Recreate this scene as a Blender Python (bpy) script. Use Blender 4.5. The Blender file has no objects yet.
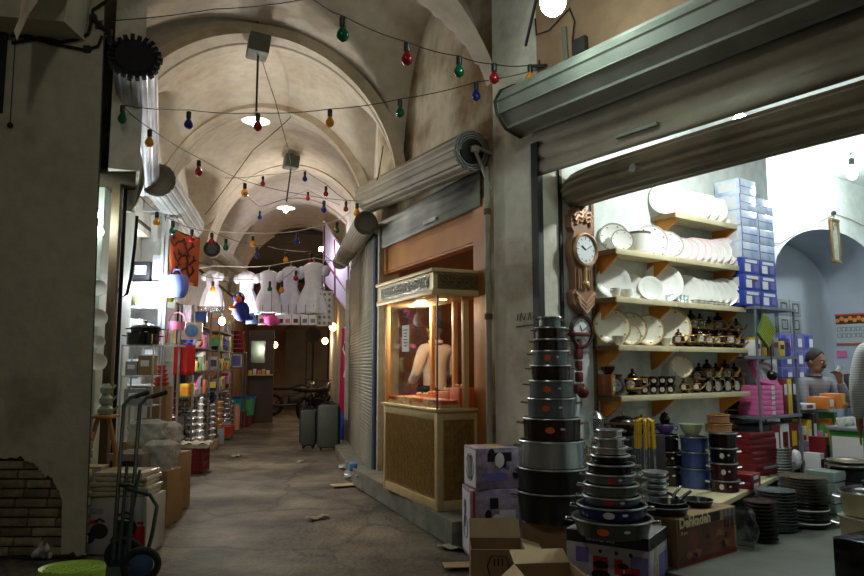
import bpy, bmesh, math, random
from mathutils import Vector, Matrix, Euler
random.seed(7)
PI = math.pi
SC = bpy.context.scene
COL = SC.collection
H = 1.4                      # eye height, metres
FPX = 700.0                  # focal length for an 864 px wide frame
PITCH = math.radians(6.36)
FW = Vector((0, math.cos(PITCH), math.sin(PITCH)))
UP = Vector((0, -math.sin(PITCH), math.cos(PITCH)))
EYE = Vector((0, 0, H))

def ray(px, py):
    return FW + Vector((1, 0, 0)) * ((px - 432) / FPX) + UP * ((288 - py) / FPX)
def gz(px, py, z=0.0):       # where a sight line meets a level plane
    d = ray(px, py); t = (z - H) / d.z
    return EYE + d * t
def gy(px, py, Y):           # ... meets the plane y = Y
    d = ray(px, py); return EYE + d * (Y / d.y)
def on(px, py, P, d):        # ... meets the upright plane through P along d
    r = ray(px, py); nx, ny = -d[1], d[0]
    t = (nx * P[0] + ny * P[1]) / (nx * r.x + ny * r.y)
    return EYE + r * t

# ---------------------------------------------------------------- materials
def lin(c):
    def f(u):
        u = u / 255.0
        return u / 12.92 if u <= .04045 else ((u + .055) / 1.055) ** 2.4
    return (f(c[0]), f(c[1]), f(c[2]), 1)
MATS = {}
def mat(name, col, rough=.55, metal=0., var=None, bump=None, emis=None, trans=0., spec=None, col2=None, alpha=None):
    if name in MATS: return MATS[name]
    m = bpy.data.materials.new(name); m.use_nodes = True; MATS[name] = m
    N, L = m.node_tree.nodes, m.node_tree.links
    b = N['Principled BSDF']
    b.inputs['Base Color'].default_value = lin(col)
    b.inputs['Roughness'].default_value = rough
    b.inputs['Metallic'].default_value = metal
    if spec is not None: b.inputs['Specular IOR Level'].default_value = spec
    if trans: b.inputs['Transmission Weight'].default_value = trans
    if alpha is not None: b.inputs['Alpha'].default_value = alpha
    if emis:
        b.inputs['Emission Color'].default_value = lin(emis[0]); b.inputs['Emission Strength'].default_value = emis[1]
    tc = None
    if var or bump or col2:
        tc = N.new('ShaderNodeTexCoord')
    if var or col2:
        sc_, amt = var or (4, .25)
        n = N.new('ShaderNodeTexNoise'); n.inputs['Scale'].default_value = sc_; n.inputs['Detail'].default_value = 5
        L.new(tc.outputs['Object'], n.inputs['Vector'])
        r = N.new('ShaderNodeValToRGB'); L.new(n.outputs['Fac'], r.inputs['Fac'])
        r.color_ramp.elements[0].position = .35; r.color_ramp.elements[1].position = .68
        c = lin(col)
        if col2: r.color_ramp.elements[0].color = lin(col2)
        else: r.color_ramp.elements[0].color = (c[0] * (1 - amt), c[1] * (1 - amt), c[2] * (1 - amt), 1)
        r.color_ramp.elements[1].color = c
        L.new(r.outputs['Color'], b.inputs['Base Color'])
    if bump:
        n2 = N.new('ShaderNodeTexNoise'); n2.inputs['Scale'].default_value = bump[0]; n2.inputs['Detail'].default_value = 4
        L.new(tc.outputs['Object'], n2.inputs['Vector'])
        bp = N.new('ShaderNodeBump'); bp.inputs['Strength'].default_value = bump[1]; bp.inputs['Distance'].default_value = .02
        L.new(n2.outputs['Fac'], bp.inputs['Height']); L.new(bp.outputs['Normal'], b.inputs['Normal'])
    return m

def glass(name, col=(255, 255, 255), rough=.0, fres=.12, ior=1.45):
    """thin pane: mostly see-through with a mirror sheen"""
    if name in MATS: return MATS[name]
    m = bpy.data.materials.new(name); m.use_nodes = True; MATS[name] = m
    N, L = m.node_tree.nodes, m.node_tree.links
    for n in list(N): N.remove(n)
    o = N.new('ShaderNodeOutputMaterial'); t = N.new('ShaderNodeBsdfTransparent'); g = N.new('ShaderNodeBsdfGlossy')
    t.inputs['Color'].default_value = lin(col); g.inputs['Roughness'].default_value = rough
    f = N.new('ShaderNodeLayerWeight'); f.inputs['Blend'].default_value = .25
    ad = N.new('ShaderNodeMath'); ad.operation = 'MULTIPLY_ADD'; ad.use_clamp = True; ad.inputs[1].default_value = min(.9, fres * 2.5); ad.inputs[2].default_value = fres * .4
    L.new(f.outputs['Facing'], ad.inputs[0])
    mx = N.new('ShaderNodeMixShader'); L.new(ad.outputs[0], mx.inputs[0]); L.new(t.outputs[0], mx.inputs[1]); L.new(g.outputs[0], mx.inputs[2])
    L.new(mx.outputs[0], o.inputs['Surface'])
    return m

# ---------------------------------------------------------------- mesh builder
def rotz(a): return Matrix.Rotation(a, 3, 'Z')
def eul(x, y, z): return Euler((x, y, z)).to_matrix()
class MB:
    def __init__(s): s.v = []; s.f = []; s.mi = []
    def add(s, vs, fs, m=0, R=None, c=None):
        o = len(s.v)
        for p in vs:
            p = Vector(p)
            if R is not None: p = R @ p
            if c is not None: p = p + Vector(c)
            s.v.append(p)
        for f in fs: s.f.append([i + o for i in f]); s.mi.append(m)
        return s
    def box(s, c, size, R=None, m=0, taper=1.0):
        x, y, z = size[0] / 2, size[1] / 2, size[2] / 2; t = taper
        vs = [(-x, -y, -z), (x, -y, -z), (x, y, -z), (-x, y, -z), (-x * t, -y * t, z), (x * t, -y * t, z), (x * t, y * t, z), (-x * t, y * t, z)]
        return s.add(vs, [(0, 3, 2, 1), (4, 5, 6, 7), (0, 1, 5, 4), (1, 2, 6, 5), (2, 3, 7, 6), (3, 0, 4, 7)], m, R, c)
    def bev(s, c, size, b=.01, R=None, m=0):
        x, y, z = size[0] / 2, size[1] / 2, size[2] / 2; b = min(b, x * .9, y * .9, z * .9)
        bm = bmesh.new(); bmesh.ops.create_cube(bm, size=1)
        for v in bm.verts: v.co = Vector((v.co.x * 2 * x, v.co.y * 2 * y, v.co.z * 2 * z))
        bmesh.ops.bevel(bm, geom=bm.edges[:], offset=b, segments=2, affect='EDGES', profile=.5)
        bm.verts.index_update()
        s.add([v.co.copy() for v in bm.verts], [[v.index for v in f.verts] for f in bm.faces], m, R, c); bm.free(); return s
    def lathe(s, prof, c=(0, 0, 0), n=20, R=None, m=0, sx=1., sy=1., a0=0., a1=2 * PI, cap=True):
        full = abs(a1 - a0 - 2 * PI) < 1e-6; k = n if full else n + 1
        vs = []; fs = []
        for (r, z) in prof:
            for i in range(k):
                a = a0 + (a1 - a0) * i / n
                vs.append((r * math.cos(a) * sx, r * math.sin(a) * sy, z))
        for j in range(len(prof) - 1):
            for i in range(n):
                p, q = j * k + i, j * k + (i + 1) % k
                fs.append((p, q, q + k, p + k))
        if full and cap and prof[0] != prof[-1]:
            if prof[0][0] > 1e-5: fs.append(tuple(reversed(range(k))))
            if prof[-1][0] > 1e-5: fs.append(tuple(range((len(prof) - 1) * k, len(prof) * k)))
        return s.add(vs, fs, m, R, c)
    def tube(s, pts, r, n=6, m=0, closed=False, r2=None):
        P = [Vector(p) for p in pts]; k = len(P); base = len(s.v); prev = None
        for i, p in enumerate(P):
            if closed: d = P[(i + 1) % k] - P[i - 1]
            else: d = P[min(i + 1, k - 1)] - P[max(i - 1, 0)]
            if d.length < 1e-9: d = Vector((0, 0, 1))
            d.normalize()
            if prev is None:
                a = Vector((0, 0, 1)) if abs(d.z) < .9 else Vector((1, 0, 0))
            else: a = prev
            x = (a - d * a.dot(d)); x.normalize(); y = d.cross(x); prev = x
            rr = r if r2 is None else r + (r2 - r) * i / max(1, k - 1)
            for j in range(n):
                t = 2 * PI * j / n
                s.v.append(p + x * (rr * math.cos(t)) + y * (rr * math.sin(t)))
        for i in range(k if closed else k - 1):
            for j in range(n):
                a, b = base + i * n + j, base + i * n + (j + 1) % n
                a2, b2 = base + ((i + 1) % k) * n + j, base + ((i + 1) % k) * n + (j + 1) % n
                s.f.append([a, b, b2, a2]); s.mi.append(m)
        if not closed:
            s.f.append([base + j for j in reversed(range(n))]); s.mi.append(m)
            s.f.append([base + (k - 1) * n + j for j in range(n)]); s.mi.append(m)
        return s
    def grid(s, fn, nu, nv, m=0, R=None, c=None):
        vs = [fn(i / nu, j / nv) for j in range(nv + 1) for i in range(nu + 1)]
        fs = [(j * (nu + 1) + i, j * (nu + 1) + i + 1, (j + 1) * (nu + 1) + i + 1, (j + 1) * (nu + 1) + i) for j in range(nv) for i in range(nu)]
        return s.add(vs, fs, m, R, c)
    def prism(s, poly, h, R=None, c=None, m=0):     # poly in local xy, extruded in z from 0 to h
        k = len(poly)
        vs = [(p[0], p[1], 0) for p in poly] + [(p[0], p[1], h) for p in poly]
        fs = [tuple(reversed(range(k))), tuple(range(k, 2 * k))] + [(i, (i + 1) % k, (i + 1) % k + k, i + k) for i in range(k)]
        return s.add(vs, fs, m, R, c)
    def ball(s, c, r, n=12, m=0, sz=1., R=None):
        k = max(4, n // 2)
        return s.lathe([(r * math.sin(PI * i / k), -r * sz * math.cos(PI * i / k)) for i in range(k + 1)], c, n, R, m)
    def build(s, name, mats, parent=None, loc=None, rz=0., ang=35, kind=None, solid=None):
        me = bpy.data.meshes.new(name)
        me.from_pydata([tuple(p) for p in s.v], [], s.f)
        if not isinstance(mats, (list, tuple)): mats = [mats]
        for q in mats: me.materials.append(q)
        for p, i in zip(me.polygons, s.mi): p.material_index = i; p.use_smooth = True
        bm = bmesh.new(); bm.from_mesh(me); bmesh.ops.remove_doubles(bm, verts=bm.verts, dist=1e-5)
        bmesh.ops.recalc_face_normals(bm, faces=bm.faces); bm.to_mesh(me); bm.free()
        me.set_sharp_from_angle(angle=math.radians(ang)); me.update()
        o = bpy.data.objects.new(name, me); COL.objects.link(o)
        if parent is not None: o.parent = parent
        if loc is not None: o.location = loc
        if rz: o.rotation_euler.z = rz
        if kind: o['kind'] = kind
        if solid:
            md = o.modifiers.new('t', 'SOLIDIFY'); md.thickness = solid; md.offset = 0
        return o

def tag(o, label, cat, group=None, kind=None):
    o['label'] = label; o['category'] = cat
    if group: o['group'] = group
    if kind: o['kind'] = kind
    return o
def thing(name, label, cat, loc=(0, 0, 0), rz=0., group=None):
    o = bpy.data.objects.new(name, None); COL.objects.link(o); o.empty_display_size = .05
    o.location = loc; o.rotation_euler.z = rz
    return tag(o, label, cat, group)
def dup(root, loc, rz=None, label=None, group=None, rot=None, scale=None):
    r = root.copy(); COL.objects.link(r); r.location = loc
    if rz is not None: r.rotation_euler.z = rz
    if rot is not None: r.rotation_euler = rot
    if scale is not None: r.scale = (scale,) * 3 if not hasattr(scale, '__len__') else scale
    if label: r['label'] = label
    if group: r['group'] = group
    for ch in list(root.children):
        if ch.name not in SC.objects: continue
        c = ch.copy(); COL.objects.link(c); c.parent = r
        for g in ch.children:
            d = g.copy(); COL.objects.link(d); d.parent = c
    return r
ORD = ['first', 'second', 'third', 'fourth', 'fifth', 'sixth', 'seventh', 'eighth', 'ninth', 'tenth', 'eleventh', 'twelfth',
       'thirteenth', 'fourteenth', 'fifteenth', 'sixteenth', 'seventeenth', 'eighteenth', 'nineteenth', 'twentieth',
       'twenty-first', 'twenty-second', 'twenty-third', 'twenty-fourth', 'twenty-fifth', 'twenty-sixth']
def text(name, s, size, m, parent, loc, R, extrude=.001, bold=0.):
    cu = bpy.data.curves.new(name, 'FONT'); cu.body = s; cu.size = size; cu.extrude = extrude; cu.offset = bold
    cu.align_x = 'LEFT'; cu.materials.append(m); cu.resolution_u = 3
    t = bpy.data.objects.new(name, cu); COL.objects.link(t)
    dg = bpy.context.evaluated_depsgraph_get(); me = bpy.data.meshes.new_from_object(t.evaluated_get(dg))
    COL.objects.unlink(t); bpy.data.objects.remove(t)
    o = bpy.data.objects.new(name, me); COL.objects.link(o); o.parent = parent
    o.matrix_local = Matrix.Translation(loc) @ R.to_4x4()
    return o

# directions and anchor points of the place
E = Vector((.582, -.813, 0)); NI = Vector((.813, .582, 0))        # big shop: along its front, into it
S0 = Vector((.85, 5.45, 0))                                       # foot of its front corner
ANG_N = math.atan2(.582, .813); ANG_E = math.atan2(-.813, .582)
DK = Vector((-.415, .91, 0)).normalized(); NK = Vector((.91, .415, 0)).normalized()   # sweet shop: along its front going away, into it
K0 = Vector((.53, 5.90, 0))
ZF = .12                                                          # floor of the big shop
def A(w, s, z=0.): return S0 + NI * w + E * s + Vector((0, 0, z))
def sh(px, py, s): return on(px, py, S0 + E * s, NI)              # on the plane parallel to the shelf wall
def wof(p): return (p - S0).dot(NI)
def sof(p): return (p - S0).dot(E)
# ================================================================ the setting
def plaster(name, base, stain, lo=.45, hi=.62, scale=.9, bump=.25, dirt=None):
    """lime plaster: base colour, shaped stains from two noises, a rough skin"""
    m = bpy.data.materials.new(name); m.use_nodes = True; MATS[name] = m
    N, L = m.node_tree.nodes, m.node_tree.links; b = N['Principled BSDF']; b.inputs['Roughness'].default_value = .85
    tc = N.new('ShaderNodeTexCoord')
    n = N.new('ShaderNodeTexNoise'); n.inputs['Scale'].default_value = scale; n.inputs['Detail'].default_value = 7; n.inputs['Roughness'].default_value = .62
    L.new(tc.outputs['Object'], n.inputs['Vector'])
    r = N.new('ShaderNodeValToRGB'); r.color_ramp.elements[0].position = lo; r.color_ramp.elements[1].position = hi
    r.color_ramp.elements[0].color = lin(base); r.color_ramp.elements[1].color = lin(stain); L.new(n.outputs['Fac'], r.inputs['Fac'])
    n3 = N.new('ShaderNodeTexNoise'); n3.inputs['Scale'].default_value = 9; n3.inputs['Detail'].default_value = 6
    L.new(tc.outputs['Object'], n3.inputs['Vector'])
    r3 = N.new('ShaderNodeValToRGB'); r3.color_ramp.elements[0].position = .3; r3.color_ramp.elements[0].color = (.72, .72, .72, 1)
    r3.color_ramp.elements[1].position = .6; r3.color_ramp.elements[1].color = (1, 1, 1, 1); L.new(n3.outputs['Fac'], r3.inputs['Fac'])
    mx = N.new('ShaderNodeMix'); mx.data_type = 'RGBA'; mx.blend_type = 'MULTIPLY'; mx.inputs[0].default_value = .6
    L.new(r.outputs['Color'], mx.inputs[6]); L.new(r3.outputs['Color'], mx.inputs[7]); L.new(mx.outputs[2], b.inputs['Base Color'])
    bp = N.new('ShaderNodeBump'); bp.inputs['Strength'].default_value = bump; bp.inputs['Distance'].default_value = .02
    n2 = N.new('ShaderNodeTexNoise'); n2.inputs['Scale'].default_value = 14; n2.inputs['Detail'].default_value = 6; L.new(tc.outputs['Object'], n2.inputs['Vector'])
    L.new(n2.outputs['Fac'], bp.inputs['Height']); L.new(bp.outputs['Normal'], b.inputs['Normal'])
    return m
M_VAULT = plaster('vault_plaster', (204, 192, 174), (176, 160, 138), .48, .72, .8)
M_RIB = plaster('rib_plaster', (196, 180, 155), (150, 128, 98), .45, .7, 1.2)
M_WALL = plaster('wall_plaster', (222, 216, 202), (150, 128, 96), .52, .74, 1.1, .35)
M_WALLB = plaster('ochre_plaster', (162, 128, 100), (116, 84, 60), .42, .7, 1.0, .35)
M_PIER = plaster('pier_plaster', (180, 176, 156), (140, 118, 92), .55, .75, .9, .3)
M_SHOPW = plaster('shop_paint', (228, 234, 232), (210, 216, 212), .5, .7, 1., .08)
M_WALLK = plaster('stained_plaster', (204, 192, 168), (122, 96, 58), .40, .60, .8, .35)
M_NICHE = mat('niche_paint', (186, 194, 208), .8, var=(2, .12))

def floor_mat():
    m = bpy.data.materials.new('alley_ground'); m.use_nodes = True
    N, L = m.node_tree.nodes, m.node_tree.links; b = N['Principled BSDF']; b.inputs['Roughness'].default_value = .7
    tc = N.new('ShaderNodeTexCoord')
    n = N.new('ShaderNodeTexNoise'); n.inputs['Scale'].default_value = 1.1; n.inputs['Detail'].default_value = 9; n.inputs['Roughness'].default_value = .65
    L.new(tc.outputs['Object'], n.inputs['Vector'])
    r = N.new('ShaderNodeValToRGB'); L.new(n.outputs['Fac'], r.inputs['Fac'])
    e = r.color_ramp.elements; e[0].position = .36; e[0].color = lin((46, 42, 34)); e[1].position = .66; e[1].color = lin((128, 119, 100))
    k = e.new(.5); k.color = lin((92, 84, 68))
    vo = N.new('ShaderNodeTexVoronoi'); vo.feature = 'DISTANCE_TO_EDGE'; vo.inputs['Scale'].default_value = .85
    nw = N.new('ShaderNodeTexNoise'); nw.inputs['Scale'].default_value = 2.5; nw.inputs['Detail'].default_value = 5
    L.new(tc.outputs['Object'], nw.inputs['Vector'])
    va = N.new('ShaderNodeMix'); va.data_type = 'RGBA'; va.inputs[0].default_value = .25
    L.new(tc.outputs['Object'], va.inputs[6]); L.new(nw.outputs['Color'], va.inputs[7]); L.new(va.outputs[2], vo.inputs['Vector'])
    rc = N.new('ShaderNodeValToRGB'); rc.color_ramp.elements[0].position = .0; rc.color_ramp.elements[0].color = (.35, .33, .3, 1)
    rc.color_ramp.elements[1].position = .02; rc.color_ramp.elements[1].color = (1, 1, 1, 1); L.new(vo.outputs['Distance'], rc.inputs['Fac'])
    mx = N.new('ShaderNodeMix'); mx.data_type = 'RGBA'; mx.blend_type = 'MULTIPLY'; mx.inputs[0].default_value = .8
    L.new(r.outputs['Color'], mx.inputs[6]); L.new(rc.outputs['Color'], mx.inputs[7]); L.new(mx.outputs[2], b.inputs['Base Color'])
    n2 = N.new('ShaderNodeTexNoise'); n2.inputs['Scale'].default_value = 26; n2.inputs['Detail'].default_value = 6; L.new(tc.outputs['Object'], n2.inputs['Vector'])
    bp = N.new('ShaderNodeBump'); bp.inputs['Strength'].default_value = .55; bp.inputs['Distance'].default_value = .03
    L.new(n2.outputs['Fac'], bp.inputs['Height']); L.new(bp.outputs['Normal'], b.inputs['Normal'])
    return m
def ST(o): o['kind'] = 'structure'; return o

fl = MB()
def ground(u, v):
    x, y = -14 + 24 * u, -3 + 37 * v
    return (x, y, .012 * math.sin(x * 3.1 + y) * math.sin(y * 1.7) - .012)
fl.grid(ground, 60, 90)
fl.build('floor', floor_mat(), kind='structure')

def slab(mb, P, Q, z0, z1, th, m=0):      # upright wall from P to Q, thickness th to the side left of P->Q (negative: to the other side)
    P = Vector((P[0], P[1], 0)); Q = Vector((Q[0], Q[1], 0)); d = (Q - P).normalized(); nn = Vector((-d.y, d.x, 0)) * th
    vs = [P, Q, Q + nn, P + nn]; up0 = Vector((0, 0, z0)); up1 = Vector((0, 0, z1))
    mb.add([p + up0 for p in vs] + [p + up1 for p in vs], [(3, 2, 1, 0), (4, 5, 6, 7), (0, 1, 5, 4), (1, 2, 6, 5), (2, 3, 7, 6), (3, 0, 4, 7)], m)
    return mb

# ---- pillar between the sweet shop and the big shop, and the wall above the big shutter
PIL_L, PIL_R = K0.copy(), S0.copy()
mb = MB(); slab(mb, PIL_L, PIL_R, 0, 6.4, .3); ob = mb.build('wall_right_pillar', M_WALL, kind='structure')
mb = MB(); slab(mb, S0, A(0, 5.0), 3.2, 6.4, .3); mb.build('wall_right_above_shutter', M_WALLB, kind='structure')
mb = MB(); slab(mb, A(0, 3.6), A(0, 6.0), 0, 3.2, .3); mb.build('wall_right_jamb', M_WALLB, kind='structure')

# ---- big shop: shelf wall with an arched niche, back, side, floor, ceiling
WL = 7.2; NC, NH = 4.9, 1.45; ZS, ZP = 2.30, 3.02       # niche centre, half width, spring height, peak
def arch_z(w):
    t = (w - NC) / NH
    return ZS + (ZP - ZS) * math.sqrt(max(0, 1 - t * t))
mb = MB()
ws = [0.0] + [NC - NH] + [NC - NH + 2 * NH * i / 24 for i in range(1, 25)] + [WL]
def wallface(off, flip=False):
    vs = []; fs = []
    def q(a, b, c, d): o = len(vs); vs.extend([a, b, c, d]); fs.append((o, o + 1, o + 2, o + 3))
    q(A(0, off, 0), A(NC - NH, off, 0), A(NC - NH, off, 3.75), A(0, off, 3.75))
    q(A(NC + NH, off, 0), A(WL, off, 0), A(WL, off, 3.75), A(NC + NH, off, 3.75))
    for i in range(24):
        a = NC - NH + 2 * NH * i / 24; b = NC - NH + 2 * NH * (i + 1) / 24
        q(A(a, off, arch_z(a)), A(b, off, arch_z(b)), A(b, off, 3.75), A(a, off, 3.75))
    return vs, fs
mb.add(*wallface(0)); mb.add(*wallface(-.2))
mb.build('wall_shop_shelves', M_SHOPW, kind='structure')
mb = MB()
ND = .75
pts = [(NC - NH, 0)] + [(NC - NH + 2 * NH * i / 24, None) for i in range(25)] + [(NC + NH, 0)]
pr = [(w, arch_z(w) if z is None else z) for w, z in pts]
vs = [A(w, 0, z) for w, z in pr] + [A(w, -ND, z) for w, z in pr]; k = len(pr)
mb.add(vs, [(i, i + 1, i + 1 + k, i + k) for i in range(k - 1)] + [tuple(range(k, 2 * k))])
mb.build('wall_shop_niche', M_NICHE, kind='structure')
mb = MB(); slab(mb, A(WL, -1), A(WL, 5), 0, 3.75, -.2); mb.build('wall_shop_back', M_SHOPW, kind='structure')
mb = MB(); slab(mb, A(0, 4.6), A(WL, 4.6), 0, 3.75, -.2); mb.build('wall_shop_side', M_SHOPW, kind='structure')
mb = MB(); mb.add([A(.3, -.25, 3.7), A(WL + .2, -.25, 3.7), A(WL + .2, 4.8, 3.7), A(.3, 4.8, 3.7)] + [A(.3, -.25, 3.8), A(WL + .2, -.25, 3.8), A(WL + .2, 4.8, 3.8), A(.3, 4.8, 3.8)],
       [(0, 1, 2, 3), (7, 6, 5, 4), (0, 4, 5, 1), (1, 5, 6, 2), (2, 6, 7, 3), (3, 7, 4, 0)]); mb.build('ceiling_shop', M_SHOPW, kind='structure')
mb = MB(); P4 = [A(-.02, .0), A(WL, 0), A(WL, 4.6), A(-.02, 4.6)]
P4n = [A(NC - NH, -ND), A(NC + NH, -ND), A(NC + NH, 0), A(NC - NH, 0)]
for q in (P4, P4n):
    mb.add([p for p in q] + [p + Vector((0, 0, ZF)) for p in q], [(3, 2, 1, 0), (4, 5, 6, 7), (0, 1, 5, 4), (1, 2, 6, 5), (2, 3, 7, 6), (3, 0, 4, 7)])
mb.build('floor_shop', mat('shop_floor', (100, 102, 92), .45, var=(3, .35), bump=(20, .1)), kind='structure')
# painted reveal behind the pillar and the two dark guide posts of the shutter
mb = MB(); slab(mb, A(.03, 0), A(.3, 0), 0, 3.2, .25); mb.build('wall_right_reveal', mat('reveal_paint', (214, 218, 212), .7, var=(5, .15), bump=(12, .2)), kind='structure')

# ---- sweet-shop front (right of the alley), further closed shop, vault walls
def KP(t, off=0.): return K0 + DK * t + NK * off       # t metres along the front going away
KT0, KT1 = .28, 2.80                                     # opening of the sweet shop
mb = MB(); slab(mb, KP(0), KP(KT0), 0, 6.4, -.25); slab(mb, KP(KT0), KP(KT1), 3.0, 6.4, -.25); slab(mb, KP(KT1), KP(KT1 + .12), 0, 6.4, -.25)
mb.build('wall_right_sweet_shop', M_WALLK, kind='structure')
F0 = KP(KT1 + .12); DF = Vector((-.19, .98, 0)).normalized(); NF = Vector((.98, .19, 0)).normalized()
mb = MB(); slab(mb, F0, F0 + DF * 12, 0, 6.4, -.25); mb.build('wall_right_alley', M_WALL, kind='structure')

# ---- brick pier at the near side of the alley
PX = -2.57; PY = 5.3
def pxe(z): return -2.53 - .018 * z                     # its edge leans a little
BK = (PY + .6) / PY                                      # the far corner stays behind the near one
mb = MB(); vs = []
for z in (0, 6.4):
    vs += [(-6.6, PY + .03, z), (pxe(z) - .01, PY + .03, z), (pxe(z) * BK - .1, PY + .6, z), (-6.6, PY + .6, z)]
mb.add(vs, [(3, 2, 1, 0), (4, 5, 6, 7), (0, 1, 5, 4), (1, 2, 6, 5), (2, 3, 7, 6), (3, 0, 4, 7)])
mb.build('wall_left_pier', mat('mortar', (92, 88, 76), .9, var=(12, .3), bump=(40, .5)), kind='structure')
# plaster skin with a broken lower edge
mb = MB(); edge = [(-6.5, .70), (-5.2, .74), (-4.4, .70), (-3.95, .73), (-3.55, .70), (-3.35, .745), (-3.2, .72), (-3.05, .73), (-2.93, .665), (-2.88, .62), (-2.80, .565), (-2.75, .48), (-2.72, .42), (-2.712, .22), (-2.705, .05), (pxe(0), .03)]
ed2 = []
for (a, b) in zip(edge, edge[1:]):
    for i in range(6):
        t = i / 6; ed2.append((a[0] + (b[0] - a[0]) * t, a[1] + (b[1] - a[1]) * t + random.uniform(-.02, .02)))
ed2.append(edge[-1])
k = len(ed2)
vs = [(x, PY - .012, z) for x, z in ed2] + [(min(x, pxe(6.4)) if x < -2.6 else pxe(6.4), PY - .012, 6.4) for x, z in ed2] + [(x, PY + .03, z) for x, z in ed2]
fs = [(i, i + 1, i + 1 + k, i + k) for i in range(k - 1)] + [(i, i + 2 * k, i + 1 + 2 * k, i + 1) for i in range(k - 1)]
vs += [(pxe(0), PY - .012, .03), (pxe(6.4), PY - .012, 6.4), (pxe(6.4) * BK - .09, PY + .6, 6.4), (pxe(0) * BK - .09, PY + .6, .03)]; o = 3 * k; fs.append((o, o + 1, o + 2, o + 3))
mb.add(vs, fs); mb.build('wall_left_plaster', M_PIER, kind='structure')
# brick courses showing below it
mb = MB(); zc = 0.02; row = 0
while zc < .86:
    x = -6.4 + (.11 if row % 2 else 0)
    while x < PX - .03:
        L_ = random.uniform(.19, .24)
        xe = min(x + L_, PX + .015)
        if xe - x > .05:
            dep = random.uniform(.0, .014)
            mb.bev(((x + xe) / 2, PY + .02 - dep * .4 + .035, zc + .029), (xe - x - .014, .09, .056), .006, m=random.choice([0, 0, 1, 2]))
        x += L_
    zc += .069; row += 1
mb.build('wall_left_bricks', [mat('brick_a', (138, 122, 98), .9, var=(9, .4), bump=(30, .6)), mat('brick_b', (158, 144, 118), .9, var=(9, .35), bump=(30, .6)), mat('brick_c', (112, 98, 80), .9, var=(9, .4), bump=(30, .6))], kind='structure')

# ---- left side of the alley
L1a = Vector((PX, PY + .7, 0)); L1b = Vector((-3.42, 7.9, 0)); DL = Vector((-.16, .987, 0)).normalized()
mb = MB(); slab(mb, L1a, L1b, 3.1, 6.4, .25); mb.build('wall_left_above_stall', M_WALL, kind='structure')
mb = MB(); slab(mb, L1b, L1b + DL * 1.3, 3.0, 6.4, .25); slab(mb, L1b + DL * 1.3, L1b + DL * 10, 2.35, 6.4, .25); mb.build('wall_left_alley', M_WALL, kind='structure')
LI = Vector((-.987, -.16, 0))       # into the left shops
mb = MB(); slab(mb, Vector((-4.6, 5.9, 0)), Vector((-6.6, 18.5, 0)), 0, 3.4, .2); mb.build('wall_left_shop_back', M_SHOPW, kind='structure')
mb = MB(); mb.add([(-2.6, 6.0, 3.1), (-6.4, 6.0, 3.1), (-8.6, 18.4, 3.1), (-5.1, 18.4, 3.1), (-3.42, 7.9, 3.1)], [(0, 1, 2, 3, 4)]); mb.build('ceiling_left_shop', mat('dark_boards', (84, 72, 58), .8, var=(3, .3)), kind='structure', solid=.05)

# ---- vaults and ribs: stations (Y, centre x, half width, spring z, crown z)
SKEW = [.8, .3, 0, 0, 0]                                # the first ribs stand askew: their right end is further off
STN = [(7.4, -1.84, 1.50, 3.30, 4.99), (9.0, -2.20, 1.40, 3.1, 4.78), (11.6, -2.36, 1.42, 3.1, 4.77), (13.9, -2.72, 1.45, 3.1, 4.76), (16.4, -3.1, 1.5, 3.1, 4.72)]
for i in range(len(STN) - 1):
    y0, c0, h0, s0, p0 = STN[i]; y1, c1, h1, s1, p1 = STN[i + 1]
    Lb = y1 - y0
    def vault(u, v):
        x = -1.25 + 2.5 * u
        xx = max(-1, min(1, x)); y = v * 2 - 1
        cx = c0 + (c1 - c0) * v; hw = h0 + (h1 - h0) * v; sp = s0 + (s1 - s0) * v; rise = (p0 + (p1 - p0) * v) - sp
        main = sp + rise * math.sqrt(max(0., 1 - xx * xx + .16 * (1 - y * y)))
        lun = sp - .1 + (rise + .05) * math.sqrt(max(0, 1 - abs(y) ** 1.7)) * (.62 + .38 * abs(xx))     # pointed side lunettes cut into it
        a_, b_ = main, (lun if abs(xx) > .3 else main - .5); sm = math.log(math.exp(a_ * 22) + math.exp(b_ * 22)) / 22
        return (cx + x * hw, y0 + Lb * v + (SKEW[i] * (1 - v) + SKEW[i + 1] * v) * x * .5, sm)
    mb = MB(); mb.grid(vault, 96, 40)
    o_ = mb.build('ceiling_vault', M_VAULT, kind='structure', ang=40); o_.modifiers.new('t', 'SOLIDIFY').thickness = .06
for i in range(len(STN)):
    y, c, h, s, p = STN[i]; wd = .42; dp = .07
    mb = MB(); n = 48; vs = []; fs = []
    for j in range(n + 1):
        a = PI * j / n; ca, sa = math.cos(a), math.sin(a)
        for rr, yy in ((-.05, -wd / 2), (dp, -wd / 2), (dp, wd / 2), (-.05, wd / 2)):
            vs.append((c + (h + .03 - rr) * ca, y + yy + SKEW[i] * .5 * ca, s + (p - s + .03 - rr) * sa))
    for j in range(n):
        for q in range(4):
            fs.append((j * 4 + q, j * 4 + (q + 1) % 4, j * 4 + 4 + (q + 1) % 4, j * 4 + 4 + q))
    mb.add(vs, fs); mb.mi = [1 if q % 4 == 1 else 0 for q in range(len(fs))]
    mb.build('ceiling_rib', [M_RIB, M_VAULT], kind='structure')
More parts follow.
